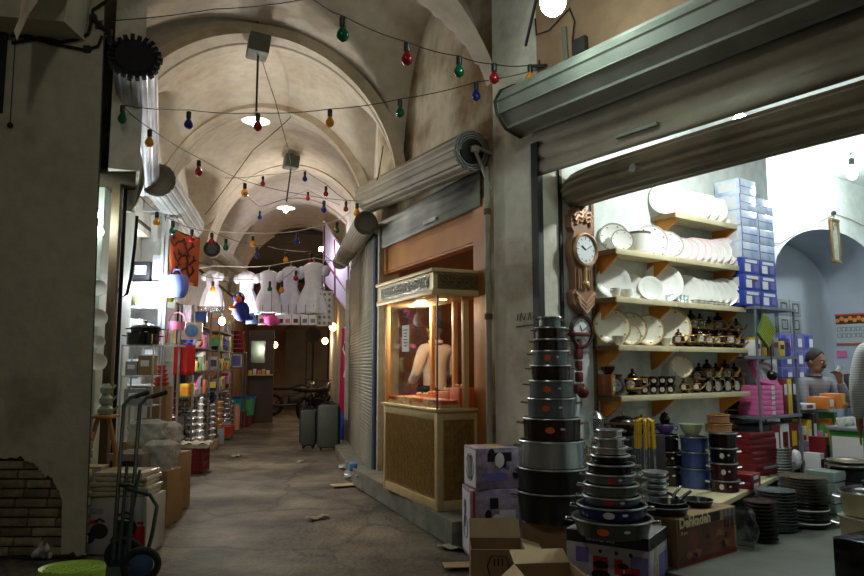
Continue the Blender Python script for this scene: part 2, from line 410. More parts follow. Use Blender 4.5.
# crossing before the first rib: wall over the rib, two barrels meeting over it
y, c, h, s, p = STN[0]
mb = MB(); n = 48; vs = []; fs = []
for j in range(n + 1):
    a = PI * (1 - j / n); x = c + (h + .02) * math.cos(a); yy = y - .12 + .4 * math.cos(a)
    vs += [(x, yy, s + (p - s + .02) * math.sin(a)), (x, yy, 6.4)]
for j in range(n): fs.append((2 * j, 2 * j + 2, 2 * j + 3, 2 * j + 1))
o = len(vs); vs += [(-3.36, y - .52, 2.6), (-4.8, y - .52, 2.6), (-4.8, y - .52, 6.4), (-3.36, y - .52, 6.4)]
fs += [(o + 1, o, o + 3, o + 2)]
mb.add(vs, fs); mb.build('wall_over_rib', M_VAULT, kind='structure')
def cross(u, v):
    t = -.1 + 2.3 * v                                     # along the sweet-shop front
    q = (t - 1.08) / 1.0
    d = -3.6 + 3.75 * u
    P = KP(t) + NK * d
    zc = 3.45 + 1.75 * math.sqrt(max(0, 1 - min(1, abs(q)) ** 1.9))
    k = (d + 1.75) / 1.9                                  # main barrel over the alley axis
    zm = 3.1 + 2.0 * math.sqrt(max(0, 1 - min(1, abs(k)) ** 2))
    return (P.x, P.y, max(zc, zm))
mb = MB(); mb.grid(cross, 60, 46); mb.build('ceiling_crossing', M_VAULT, kind='structure', ang=40)
mb = MB(); mb.box((-1.5, 1.2, 6.45), (11, 12.5, .1)); mb.build('ceiling_crossing_top', M_VAULT, kind='structure')
mb = MB(); mb.box((-6.7, 1.5, 3.2), (.1, 9, 6.4)); mb.box((-1.5, -3.2, 3.2), (11, .1, 6.4)); mb.build('wall_behind', M_WALL, kind='structure')
# far end: dark lane behind the last rib, closing wall
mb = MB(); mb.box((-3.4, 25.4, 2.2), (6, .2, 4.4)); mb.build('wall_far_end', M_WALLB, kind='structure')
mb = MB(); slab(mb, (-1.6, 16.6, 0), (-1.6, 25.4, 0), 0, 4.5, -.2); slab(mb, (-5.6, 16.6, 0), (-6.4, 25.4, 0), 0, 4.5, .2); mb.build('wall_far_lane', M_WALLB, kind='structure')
mb = MB(); mb.box((-3.6, 21, 4.55), (6, 9.2, .1)); mb.build('ceiling_far_lane', mat('dark_brown_ceiling', (60, 52, 44), .9), kind='structure')  # lane ceiling in one even dark brown
# kerb / step before the sweet shop
mb = MB()
st = [gz(450, 541), gz(450, 541) + NK * .9, KP(2.95, .2), KP(2.95, -.32)]
st = [Vector((.155, 5.62, 0)), Vector((.56, 5.80, 0)), KP(.2, .2), KP(2.95, .2), Vector((-.93, 8.5, 0))]
mb.prism([(p.x, p.y) for p in st], .19)
mb.build('floor_step', mat('step_concrete', (128, 126, 112), .85, var=(5, .4), bump=(22, .5)), kind='structure')
mb = MB(); q = [Vector((-.93, 8.52, 0)), KP(2.97, .2), F0 + DF * 4.5 + NF * .1, F0 + DF * 4.5 - NF * .3]
mb.prism([(p.x, p.y) for p in q], .10); mb.build('floor_kerb', MATS['step_concrete'], kind='structure')

# ================================================================ camera
cam = bpy.data.cameras.new('camera'); cam.sensor_width = 36; cam.lens = FPX / 864 * 36; cam.clip_start = .05
co = bpy.data.objects.new('camera', cam); COL.objects.link(co); co.location = EYE; co.rotation_euler = (PI / 2 + PITCH, 0, 0); SC.camera = co
# ================================================================ shutters, pipes, kiosk, lamps
STEEL = mat('shutter_steel', (172, 174, 170), .5, .1, var=(2.2, .45), bump=(30, .15))
STEELD = mat('shutter_steel_dark', (160, 162, 152), .55, .08, var=(2.0, .45), bump=(30, .15))
STEELB = mat('shutter_steel_brown', (154, 144, 124), .55, .08, var=(1.6, .5), bump=(30, .2))
GALV = mat('galvanised', (196, 200, 204), .38, .5, var=(6, .3))
BLACK = mat('black_paint', (22, 22, 22), .5)
BLACKM = mat('black_rubber', (16, 16, 16), .85)
PIPEW = mat('pipe_paint', (176, 172, 158), .6, .2, var=(6, .3))
WOODO = mat('orange_wood', (196, 132, 74), .45, var=(3, .25))
CREAM = mat('cream_gold', (214, 190, 138), .4, .25, var=(8, .15))

def align(z):        # matrix whose z axis is the given direction
    z = Vector(z).normalized(); x = Vector((0, 0, 1)).cross(z)
    if x.length < 1e-4: x = Vector((1, 0, 0))
    x.normalize(); y = z.cross(x)
    return Matrix((x, y, z)).transposed()

def roller(name, label, P, Q, r, mats, n=26, drum=True, group=None, tooth=.045):
    """shutter curtain wound round its axle, the wound end showing"""
    P, Q = Vector(P), Vector(Q); L_ = (Q - P).length; R = align(Q - P); t = thing(name, label, 'shutter roller', P, 0, group)
    mb = MB(); prof = []; k = n * 4
    def rad(i): return r * (1 - tooth * (i % 4 in (0,)) + .0)
    vs = []; fs = []
    for zz in (0, L_):
        for i in range(k):
            a = 2 * PI * i / k; vs.append((rad(i) * math.cos(a), rad(i) * math.sin(a), zz))
    for i in range(k): fs.append((i, (i + 1) % k, k + (i + 1) % k, k + i))
    mb.add(vs, fs, 0, R)
    mb.build('curtain_roll', mats[0], t, ang=12)
    for zz in (-.002, L_ + .002):   # the coiled ends
        pts = []; mb = MB()
        for i in range(90):
            a = i / 90 * 2 * PI * 3.3; rr = r * (.62 + .36 * i / 90); pts.append(R @ Vector((rr * math.cos(a), rr * math.sin(a), zz)))
        mb.tube(pts, r * .045, 4); mb.build('coil_edge', mats[1], t)
    if not drum:
        mb = MB(); mb.lathe([(r * .97, .01), (r * .97, L_ - .01)], n=24, R=R); mb.build('end_plate', mats[1], t); return t
    mb = MB(); mb.lathe([(r * .62, -.004), (r * .62, L_ + .004)], n=20, R=R); mb.lathe([(r * .6, .02), (r * .6, L_ - .02)], n=20, R=R); mb.build('axle_drum', BLACK, t)
    return t
def slats(name, P, Q, z0, z1, m, pitch=.075, depth=.018, parent=None, kind=None, off=Vector((0, 0, 0))):
    P, Q = Vector((P[0], P[1], 0)), Vector((Q[0], Q[1], 0)); d = (Q - P).normalized(); nn = Vector((d.y, -d.x, 0)); mb = MB()
    k = max(1, int((z1 - z0) / pitch)); prof = []
    for i in range(k):
        za = z0 + (z1 - z0) * i / k; zb = z0 + (z1 - z0) * (i + 1) / k
        prof += [(0, za), (depth, za + (zb - za) * .3), (depth, za + (zb - za) * .75), (0, zb)]
    vs = []; fs = []
    for (o_, z) in prof: vs += [P + nn * o_ + Vector((0, 0, z)), Q + nn * o_ + Vector((0, 0, z))]
    for i in range(len(prof) - 1): fs.append((2 * i, 2 * i + 1, 2 * i + 3, 2 * i + 2))
    mb.add(vs, fs); o = mb.build(name, m, parent, ang=20, solid=.006); return o

# ---- sweet shop: roller and short length of curtain, wooden header, jamb
ka = on(472, 151, KP(0, -.17), DK); kb = on(369, 198, KP(0, -.17), DK)
rk = roller('shutter_roller', 'grey steel roller shutter wound up over the lit sweet kiosk', ka, kb, .178, [STEELB, STEEL], 14, tooth=.07)
mb = MB(); o0 = ka - ka
mb.tube([o0 + Vector((0, 0, .03)) - DK * .05, o0 + NK * .17 + Vector((0, 0, -.02)) - DK * .05], .016, 6); mb.tube([o0 - DK * .05, o0 + NK * .16 - DK * .05 + Vector((0, 0, -.34))], .016, 6)
mb.box(o0 - DK * .055, (.07, .03, .05), rotz(math.radians(24.5)))
mb.build('bracket', PIPEW, rk)
t = tag(slats('shutter_curtain', KP(KT1 - .02, -.03), KP(KT0 - .1, -.03), 2.80, 3.14, STEEL, .085, .006), 'short drop of grey steel shutter slats under the roller above the sweet kiosk', 'shutter')
mb = MB(); mb.box(Vector((0, 0, 0)), (.02, .3, .035)); h_ = mb.build('pull_handle', GALV, t); h_.location = KP(1.2, -.06) + Vector((0, 0, 2.86)); h_.rotation_euler.z = math.radians(24.5)
mb = MB(); mb.box((.06, 1.26, 2.70), (.05, 2.52, .34)); mb.box((.10, 1.26, 2.52), (.10, 2.52, .03))
tag(mb.build('wooden_header', WOODO, loc=KP(KT0), rz=math.radians(24.5)), 'orange wooden header board across the sweet shop front below the shutter', 'header board')
mb = MB(); mb.box((.03, .15, 1.53), (.10, .26, 2.68)); mb.box((.03, .15, .22), (.115, .275, .08))
tag(mb.build('wooden_jamb', WOODO, loc=KP(.06), rz=math.radians(24.5)), 'orange wooden jamb beside the kiosk next to the grey drain pipe', 'jamb')
mb = MB(); mb.tube([(0, 0, 0), (0, 0, 2.92)], .026, 10); t = thing('drain_pipe', 'pale vertical pipe on the pillar between kiosk and crockery shop', 'pipe', KP(.02, -.05) + Vector((0, 0, .19)))
mb.build('pipe_run', PIPEW, t)
for z in (.45, 1.6, 2.5): mb = MB(); mb.lathe([(.034, z), (.034, z + .05)], n=10); mb.build('pipe_clip', mat('rust', (110, 90, 70), .8, .2), t)
mb = MB(); mb.tube([(0, 0, 0), (0, 0, 3.0)], .03, 8); tag(mb.build('guide_post', mat('blue_steel', (78, 94, 116), .5, .4), loc=KP(KT1 + .03, -.05) + Vector((0, 0, .0))), 'blue steel shutter guide post at the far end of the sweet shop', 'post')
mb = MB(); mb.box((0, 0, 1.55), (.06, .05, 3.0)); tag(mb.build('guide_channel', PIPEW, loc=KP(KT1 - .12, -.035) + Vector((0, 0, .0)), rz=math.radians(24.5)), 'white steel shutter channel beside the blue post', 'post')

# sweet shop room behind
WB = mat('brown_wall', (120, 78, 48), .7, var=(2, .3)); RED = mat('red_ceiling', (150, 54, 34), .6, var=(4, .35))
mb = MB(); slab(mb, KP(.0, 1.9), KP(3.1, 1.9), 0, 3.2, .1); slab(mb, KP(.16, .25), KP(.16, .25) + NI * 1.8, 0, 3.2, .06); slab(mb, KP(3.0, .25), KP(3.0, 2.4), 0, 3.2, -.08); mb.build('wall_sweet_room', WB, kind='structure')
mb = MB(); mb.box((.98, 1.6, 3.04), (1.8, 2.8, .05)); mb.build('ceiling_sweet_room', RED, loc=KP(0), rz=math.radians(24.5), kind='structure')
mb = MB()
for i in range(5):
    for j in range(3): mb.bev((.35 + j * .6, .5 + i * .52, 3.0), (.42, .42, .05), .02)
mb.build('ceiling_coffers', mat('red_coffer', (172, 70, 44), .55, var=(6, .3)), loc=KP(0), rz=math.radians(24.5), kind='structure')
mb = MB(); mb.box((.98, 1.6, .1), (1.9, 2.8, .19)); mb.build('floor_sweet_room', WB, loc=KP(0), rz=math.radians(24.5), kind='structure')

t = thing('added_ceiling_lamp', 'added warm lamp brightening the sweet shop interior', 'lamp', KP(1.2, 1.0) + Vector((0, 0, 2.86))); mb = MB(); mb.lathe([(0, -.06), (.08, -.05), (.11, 0), (.11, .10), (0, .10)], n=18); mb.build('lamp_globe', mat('globe_glow', (255, 200, 140), .4, emis=((255, 180, 100), 6)), t)  # lamp added to lift the dark interior of the sweet shop
# ---- the kiosk: local x goes into the shop, local y along the front
C0 = KP(.294, -.40) + Vector((0, 0, .19)); KR = math.radians(24.5); KL = 1.29; KD = .42
ki = thing('display_kiosk', 'glass sided sweet display kiosk with gold lattice base on the step', 'kiosk', C0, KR)
mb = MB(); mb.box((KD / 2, KL / 2, .415), (KD - .06, KL - .06, .80)); mb.build('cabinet_core', mat('core_dark', (110, 88, 50), .7), ki)
mb = MB()
for (x, y) in ((.03, .03), (.03, KL - .03), (KD - .03, .03), (KD - .03, KL - .03)): mb.bev((x, y, .415), (.06, .06, .83), .006)
for z in (.04, .79):
    mb.bev((.03, KL / 2, z), (.055, KL - .1, .08), .005); mb.bev((KD / 2, .03, z), (KD - .1, .055, .08), .005); mb.bev((KD / 2, KL - .03, z), (KD - .1, .055, .08), .005)
mb.bev((KD / 2, KL / 2, .835), (KD + .04, KL + .04, .03), .008); mb.build('base_frame', CREAM, ki)
GOLD = mat('gold_lattice', (188, 152, 84), .35, .6, var=(20, .3))
def lattice(mb, L_, h, T):          # woven key pattern of little raised bars
    nx = int(L_ / .035); nz = int(h / .035)
    for i in range(nx):
        for j in range(nz):
            x = (i + .5) / nx * L_; z = (j + .5) / nz * h; k = (i + j) % 2
            mb.box(T(x, z), (.008 if True else 0, .030 if k else .010, .010 if k else .030) if T.ax == 0 else (.030 if k else .010, .008, .010 if k else .030))
            if (i + 2 * j) % 3 == 0: mb.box(T(x, z), (.009, .012, .034) if T.ax == 0 else (.012, .009, .034))
class T0:
    ax = 0
    def __call__(s, x, z): return (.008, .09 + x, .10 + z)
class T1:
    ax = 1
    def __call__(s, x, z): return (.08 + x, .008, .10 + z)
mb = MB(); mb.box((.02, KL / 2, .42), (.006, KL - .12, .68)); lattice(mb, KL - .18, .64, T0()); mb.build('lattice_panel', GOLD, ki)
mb = MB(); mb.box((KD / 2, .02, .42), (KD - .12, .006, .68)); lattice(mb, KD - .16, .64, T1()); mb.build('lattice_panel', GOLD, ki)
GL = glass('kiosk_glass', (255, 252, 246), fres=.05, ior=1.12)
ZG0, ZG1 = .85, 1.82
mb = MB(); mb.box((.012, KL / 2, (ZG0 + ZG1) / 2), (.006, KL - .02, ZG1 - ZG0)); mb.build('glass_pane', GL, ki)
mb = MB(); mb.box((.13, .012, (ZG0 + ZG1) / 2), (.245, .006, ZG1 - ZG0)); mb.build('glass_pane', GL, ki)
mb = MB(); mb.box((.35, .012, (ZG0 + ZG1) / 2), (.085, .006, ZG1 - ZG0)); mb.build('glass_pane', GL, ki)
mb = MB(); mb.box((.0, .0, (ZG0 + ZG1) / 2), (.012, .012, ZG1 - ZG0)); mb.build('glass_edge', mat('glass_edge', (60, 74, 70), .2), ki)
mb = MB()
for (x, y, sx) in ((.28, .02, .05), (KD - .012, .02, .03), (KD - .03, .45, .04), (KD - .03, .95, .04), (.03, KL - .03, .04)): mb.bev((x, y, (ZG0 + ZG1) / 2), (sx, .05, ZG1 - ZG0 + .02), .005)
mb.build('wooden_post', mat('kiosk_wood', (222, 178, 116), .45, var=(5, .15)), ki)
mb = MB(); mb.bev((KD / 2 - .02, KL / 2, 1.84), (KD + .10, KL + .10, .05), .01); mb.bev((KD / 2 - .02, KL / 2, 2.03), (KD + .12, KL + .12, .035), .01); mb.box((KD / 2 - .02, KL / 2, 1.93), (KD + .06, KL + .06, .19))
mb.build('crown', CREAM, ki)
SIL = mat('silver_relief', (214, 214, 204), .22, .9, bump=(60, .9)); BRZ = mat('bronze_relief', (120, 100, 68), .4, .7, bump=(60, .9))
def relief(mb, n, T, m=0):
    for i in range(n):
        u = (i + .5) / n
        pts = [T(u + .5 / n * math.cos(a) * .8, .045 * math.sin(a)) for a in [2 * PI * q / 10 for q in range(10)]]
        mb.tube(pts, .006, 4, closed=True); c = T(u, 0); mb.ball(c, .016, 6)
mb = MB(); mb.box((-.052, KL / 2, 1.935), (.006, KL - .1, .125)); relief(mb, 14, lambda u, z: (-.057, .06 + u * (KL - .12), 1.935 + z)); mb.build('silver_frieze', SIL, ki)
mb = MB(); mb.box((KD / 2 - .02, -.032, 1.935), (KD - .02, .006, .125)); relief(mb, 5, lambda u, z: (.02 + u * (KD - .06), -.037, 1.935 + z)); mb.build('bronze_frieze', BRZ, ki)
mb = MB()
for y in (.3, .7, 1.05): mb.lathe([(0, 1.806), (.03, 1.806), (.035, 1.814), (0, 1.815)], (.2, y, 0), 12)
mb.build('spotlight', mat('spot_glow', (255, 214, 150), .4, emis=((255, 200, 130), 14)), ki)
ctr = C0 + Vector((0, 0, .85))
def kpos(x, y, z=0.): return ctr + rotz(KR) @ Vector((x, y, z))
# trays and boxes of sweets behind the glass
TRM = mat('tray_steel', (210, 190, 160), .3, .6); SWEET = [mat('sweet_a', (236, 200, 150), .6, var=(30, .3)), mat('sweet_b', (226, 150, 90), .55, var=(30, .3)), mat('sweet_c', (240, 226, 200), .6, var=(30, .2)), mat('sweet_d', (196, 84, 46), .5, var=(30, .3))]
TB = mat('orange_carton', (226, 108, 58), .5, var=(8, .2))
trs = [(.13, .12, 0, 'orange pastries', 3), (.13, .33, 0, 'pale biscuits', 2), (.13, .54, 0, 'brown cakes', 1), (.13, .75, 0, 'golden fritters', 0), (.13, .96, 0, 'white sweets', 2), (.13, 1.16, 0, 'red jellies', 3)]
for i, (x, y, z, wh, si) in enumerate(trs):
    t = thing('sweet_tray', 'steel tray of %s inside the lit kiosk' % wh, 'tray', kpos(x, y), KR, 'trays in the sweet kiosk')
    mb = MB(); mb.box((0, 0, .006), (.20, .18, .008)); [mb.box(c, s_) for c, s_ in (((-.1, 0, .015), (.006, .18, .03)), ((.1, 0, .015), (.006, .18, .03)), ((0, -.09, .015), (.2, .006, .03)), ((0, .09, .015), (.2, .006, .03)))]; mb.build('tray_pan', TRM, t)
    mb = MB()
    for a in range(5):
        for b in range(4):
            for c in range(2): mb.bev((-.075 + a * .037 + random.uniform(-.005, .005), -.06 + b * .04, .022 + c * .026), (.030, .030, .024), .008, rotz(random.uniform(0, 1)))
    tag(mb.build('sweets', SWEET[si], loc=kpos(x, y, .008), rz=KR), '%s piled on a steel tray in the kiosk' % wh, 'sweets', kind='stuff')
for i, (x, y, w_, d_, h_, lab) in enumerate([(.31, .14, .16, .18, .17, 'orange carton standing by the corner glass of the kiosk'), (.31, .40, .15, .26, .13, 'low orange carton in the middle row of the kiosk'), (.31, .72, .15, .24, .09, 'flat orange carton at the back of the kiosk'), (.31, 1.05, .15, .28, .07, 'shallow orange carton at the far end of the kiosk')]):
    t = thing('sweet_box', lab, 'box', kpos(x, y), KR, 'cartons in the sweet kiosk')
    mb = MB(); mb.bev((0, 0, h_ / 2), (w_, d_, h_), .004); mb.build('carton', TB, t)
    mb = MB()
    for q in range(7): mb.ball((random.uniform(-.05, .05), random.uniform(-d_ / 2 + .04, d_ / 2 - .04), h_ + .016), .018, 8, sz=.8)
    tag(mb.build('sweets', SWEET[(i * 2) % 4], loc=kpos(x, y, 0), rz=KR), 'round sweets heaped on the %s' % lab.split(' in ')[0].split(' at ')[0].split(' standing')[0], 'sweets', kind='stuff')
pp = C0 + rotz(KR) @ Vector((-.0, .72, 1.47))
t = thing('paper_notice', 'white paper notice stuck on the kiosk glass', 'notice', pp, KR)
mb = MB(); mb.box((.004, 0, 0), (.002, .17, .25)); mb.build('sheet', mat('paper', (224, 220, 208), .7), t)
mb = MB(); [mb.box((.0025, 0, .08 - .03 * i), (.001, .11 - .02 * (i % 3), .010)) for i in range(6)]; mb.build('print_lines', mat('print_ink', (90, 90, 100), .7), t)

# ---- closed shutter of the next shop on that side, and its roller
tag(slats('closed_shutter', F0 + DF * 4.05 - NF * .02, F0 + DF * .12 - NF * .02, .10, 3.1, mat('shutter_olive', (142, 138, 122), .5, .1, var=(2, .25)), .045, .012), 'closed olive grey slatted shutter beyond the sweet shop', 'shutter')
fa = on(366, 223, F0 - NF * .19, DF); fb = on(340, 262, F0 - NF * .2, DF)
roller('shutter_roller', 'grey ribbed shutter roller above the closed olive shutter', fa, fb, .14, [STEELB, mat('roll_end', (104, 98, 88), .7)], drum=False)
mb = MB(); mb.box((0, 0, 1.5), (.10, .09, 2.9)); t = tag(mb.build('shutter_post', PIPEW, loc=F0 + DF * 4.12 - NF * .04), 'pale steel post at the far end of the closed shutter', 'post')
mb = MB(); mb.bev((0, 0, 0), (.02, .05, .11), .01); h_ = mb.build('padlock_plate', BLACK, t); h_.location = (-.06, -.02, 1.75)
t = thing('hand_brush', 'blue headed brush lying on the kerb before the closed shutter', 'brush', F0 + DF * .5 - NF * .22 + Vector((0, 0, .10)), math.radians(100))
mb = MB(); mb.tube([(-.75, 0, .03), (.0, 0, .03)], .012, 6); mb.build('brush_handle', mat('brush_wood', (170, 130, 84), .6), t); mb = MB(); mb.bev((-.0, 0, .045), (.14, .10, .09), .02); mb.build('brush_head', mat('brush_blue', (60, 120, 190), .5), t)

# ---- the big shutter: drum housing, hanging panel, inner roller
t = thing('shutter_housing', 'big grey steel shutter drum across the front of the crockery shop', 'shutter housing', S0 - E * .07 - NI * .02, ANG_E)
# local x runs along the front (E), local y = into the shop (NI rotated: E x up) 
mb = MB(); LH = 5.0
pr = [(-.004, 3.28), (-.10, 3.22), (-.25, 3.26), (-.34, 3.36), (-.36, 3.46), (-.30, 3.56), (-.18, 3.63), (-.04, 3.68), (-.004, 3.70)]
pr2 = []
for (a, b) in zip(pr, pr[1:]):
    dx, dz = b[0] - a[0], b[1] - a[1]; l_ = math.hypot(dx, dz); nx, nz = dz / l_, -dx / l_
    pr2 += [a, (a[0] + dx * .12 - nx * -.012, a[1] + dz * .12 + nz * .012), (a[0] + dx * .88 + nx * .012, a[1] + dz * .88 + nz * .012)]
pr2.append(pr[-1])
vs = []; fs = []
for (y, z) in pr2: vs += [(0, y, z), (LH, y, z)]
k = len(pr2)
for i in range(k - 1): fs.append((2 * i, 2 * i + 1, 2 * i + 3, 2 * i + 2))
fs.append(tuple(2 * i for i in range(k)))
mb.add(vs, fs); mb.build('drum_cover', STEELD, t, ang=15)
mb = MB(); pts = [(-.004, y * 1.02 + .0, z) for y, z in pr]; mb.tube(pts, .014, 5); mb.build('end_rim', BLACK, t)
tg = tag(slats('hanging_shutter', A(-.02, -.02), A(-.02, 4.5), 2.895, 3.27, STEELB, .11, .015), 'brownish steel shutter panel hanging under the big drum', 'shutter')
mb = MB(); mb.box((0, 0, 0), (.34, .03, .022)); h_ = mb.build('pull_handle', STEELD, tg); h_.location = A(-.05, 1.0, 2.99); h_.rotation_euler.z = ANG_E
# inner roll: flattened coil of slats with a sagging torn end
t = thing('inner_shutter', 'rolled inner shutter of brown steel slats sagging over the crockery shop entrance', 'shutter', A(.36, .03, 2.86), ANG_E)
mb = MB(); nx = 60
def roll(u, v):
    x = u * 4.4; a = 2 * PI * v; sag = .05 * math.exp(-x * 5) + .012 * math.sin(x * 2.2) * math.exp(-x)
    r_ = .175 * (1 + .05 * math.cos(a * 14)) * (1 - .2 * math.exp(-x * 16))
    return (x, 1.0 * r_ * math.cos(a), .80 * r_ * math.sin(a) - sag)
mb.grid(roll, nx, 112); mb.add([roll(0, i / 56) for i in range(56)], [tuple(range(56))]); mb.build('slat_roll', STEELB, t, ang=25)
mb = MB(); mb.tube([(1.0, -.15, -.02), (4.2, -.15, .02)], .012, 5); mb.build('pull_bar', STEELD, t)
mb = MB(); mb.bev((.75, -.15, -.03), (.12, .03, .06), .01); mb.lathe([(0, -.0), (.03, 0), (.03, .03), (0, .03)], (.75, -.16, -.04), 10, eul(PI / 2, 0, 0)); mb.build('lock_case', GALV, t)
mb = MB(); mb.box((0, 0, 1.56), (.055, .075, 3.1)); tag(mb.build('guide_post', BLACK, loc=A(-.02, .0, .06), rz=ANG_N), 'black steel shutter guide at the edge of the pale pillar', 'post')
mb = MB(); mb.box((0, 0, 1.5), (.028, .02, 2.9)); tag(mb.build('guide_post', BLACK, loc=A(.225, .012, ZF), rz=ANG_N), 'thin black guide between the white reveal and the clocks', 'post')
# small fittings above the shutter
t = thing('junction_box', 'dark junction box and rod on the ochre wall above the shutter', 'junction box', on(580, 46, S0 - NI * .03, E), ANG_E)
mb = MB(); mb.bev((0, 0, 0), (.13, .05, .12), .01); mb.build('box_body', mat('box_dark', (50, 48, 46), .6), t)
mb = MB(); mb.tube([(-.14, -.02, .2), (-.12, -.02, -.26)], .022, 6); mb.build('rod', mat('rod_grey', (110, 104, 92), .6), t)
mb = MB(); mb.tube([(-.08, -.02, .33), (-.03, -.02, .2), (-.06, -.02, .05), (.0, -.02, .02)], .006, 5); mb.tube([(.06, -.02, -.05), (.14, -.02, -.14)], .006, 5); mb.tube([(-.45, -.02, .4), (-.44, -.02, .26), (-.3, -.02, .24), (-.09, -.02, .32)], .006, 5); mb.build('wire', BLACK, t)
t = thing('wire_run', 'thin black wire clipped along the wall above the grey drum', 'wire', (0, 0, 0))
mb = MB(); pts = [on(x, y, S0 - NI * .02, E) for x, y in ((642, 40), (656, 29), (690, 22), (732, 9), (760, 2))]; mb.tube(pts, .008, 5); mb.build('cable', BLACK, t)
mb = MB(); [mb.ball(p, .022, 8) for p in (pts[1], pts[3])]; mb.build('clip', BLACK, t)
t = thing('wall_hook', 'black iron hook bracket on the pillar top holding the festoon wire', 'hook', on(541, 66, S0 - NI * .03, E), ANG_E)
mb = MB(); mb.tube([(-.10, -.02, .03), (.08, -.02, -.03)], .014, 5); mb.tube([(.0, -.02, .04), (.0, -.02, -.04)], .01, 5); mb.build('iron_bar', BLACK, t)
# writing scratched on the pillar
mb = MB()
def pil(px, py): return on(px, py, PIL_L - Vector((.813, .582, 0)) * .006, (PIL_R - PIL_L))
for st in ([(517, 321), (518, 314)], [(520, 321), (521, 313), (524, 320), (526, 313)], [(528, 320), (530, 312), (531, 320)], [(533, 319), (534, 312), (537, 318)], [(516, 327), (528, 325), (538, 325)]):
    mb.tube([pil(*q) for q in st], .004, 4)
mb.build('trim_scratched_writing', mat('pencil', (84, 78, 68), .8), kind='structure')

# ================================================================ lamps
GLOW = mat('lamp_glow', (255, 246, 230), .4, emis=((255, 240, 214), 60)); GLOWC = mat('lamp_glow_cool', (230, 255, 246), .4, emis=((222, 255, 244), 55)); ENAM = mat('white_enamel', (236, 232, 222), .35, emis=None)
def pendant(P, top, lab, boxm):
    t = thing('pendant_lamp', lab, 'lamp', P)
    mb = MB(); mb.tube([(0, 0, .06), top - P], .012, 6); mb.build('rod', BLACK, t)
    mb = MB(); mb.lathe([(.025, .10), (.035, .06), (.10, .035), (.145, 0), (.148, -.004), (.10, .025), (.02, .04)], n=24); mb.build('shade', ENAM, t)
    mb = MB(); mb.ball((0, 0, -.025), .042, 14, sz=1.3); mb.build('bulb', GLOW, t)
    mb = MB(); mb.bev(top - P + Vector((0, 0, .09)), (.22, .40, .20), .02, eul(.15, .1, .35)); mb.build('ballast_box', boxm, t)
    mb = MB(); mb.tube([top - P + Vector((0, 0, .15)), top - P + Vector((-.02, .0, .45)), top - P + Vector((.0, 0, .62))], .01, 5); mb.build('hanging_chain', BLACK, t)
    return t
BX = mat('ballast_green', (92, 96, 84), .6, var=(5, .3))
P1 = gy(256, 121, 7.35); pendant(P1, gy(258, 55, 7.2), 'white shaded lamp hanging from a grey box under the first arch', BX)
P2 = gy(286, 208, 11.2); pendant(P2, gy(291, 168, 11.0), 'smaller white shaded lamp with green socket deeper in the alley', BX)
pendant(Vector((-1.2, 1.2, 4.5)), Vector((-1.2, 1.2, 5.4)), 'added white shaded lamp out of view over the open crossing', BX)  # lamp behind the camera, added to brighten the pier and front goods
t = thing('mercury_lamp', 'bright greenish white bulb above the big shutter', 'lamp', gy(553, 0, 4.25))
mb = MB(); mb.ball((0, 0, 0), .085, 18, sz=1.25); mb.build('bulb', GLOWC, t); mb = MB(); mb.lathe([(.035, .09), (.05, .12), (.05, .26), (0, .27)], n=14); mb.build('socket', BLACK, t)
mb = MB(); mb.tube([(0, 0, .2), (-.04, .3, .25), (-.06, .85, .1)], .012, 5); mb.build('bracket_arm', BLACK, t)
t = thing('bare_bulb', 'glaring bare white bulb hanging inside the crockery shop', 'lamp', A(3.0, 1.0, 3.17)); t.location = gy(852, 172, 7.4)
mb = MB(); mb.ball((0, 0, 0), .06, 16, sz=1.4); mb.build('bulb', GLOWC, t); mb = MB(); mb.lathe([(.03, .075), (.03, .15), (0, .16)], n=10); mb.tube([(0, 0, .15), (0, 0, .22)], .006, 5); mb.build('socket', BLACK, t)
BULBP = t.location.copy()

t = thing('bare_bulb', 'added bare bulb unseen behind the big shutter, brightening the plates', 'lamp', A(1.15, 1.05, 3.27))  # unseen bulb added behind the shutter roll to brighten the shelves
mb = MB(); mb.ball((0, 0, 0), .06, 16, sz=1.4); mb.build('bulb', GLOWC, t); mb = MB(); mb.lathe([(.03, .075), (.03, .15), (0, .16)], n=10); mb.tube([(0, 0, .15), (0, 0, .43)], .006, 5); mb.build('socket', BLACK, t)
# ---- festoon: wires and coloured bulbs
SOCK = mat('bakelite', (18, 20, 20), .4)
FC = {'green': (4, 84, 50), 'red': (136, 14, 26), 'yellow': (204, 132, 18), 'blue': (28, 34, 112), 'orange': (160, 74, 18)}
FM = {k: mat('festoon_' + k, v, .15, emis=(v, .03)) for k, v in FC.items()}
PROTO = {}
def festoon(P, colr, lab, s=1.):
    if colr not in PROTO:
        t = thing('festoon_bulb', lab, 'light bulb', P, 0, 'coloured bulbs of the festoon')
        mb = MB(); mb.lathe([(.012, 0), (.019, -.005), (.019, -.055), (.016, -.062)], n=12); mb.build('socket', SOCK, t)
        mb = MB(); mb.lathe([(.013, -.058), (.016, -.068), (.031, -.095), (.034, -.112), (.028, -.132), (.012, -.145), (0, -.147)], n=14); mb.build('glass_globe', FM[colr], t)
        PROTO[colr] = t
    else: t = dup(PROTO[colr], P, 0, lab)
    t.scale = (s * 1.15, s * 1.15, s * 1.1)
    return t
def wire(lab, pts, r=.004, sag=.02, c=None):
    P = []
    for a, b in zip(pts, pts[1:]):
        for i in range(6):
            q = i / 6; P.append(a.lerp(b, q) - Vector((0, 0, sag * 4 * q * (1 - q))))
    P.append(pts[-1]); mb = MB(); mb.tube(P, r, 5)
    return tag(mb.build('festoon_wire', c or BLACK), lab, 'wire')
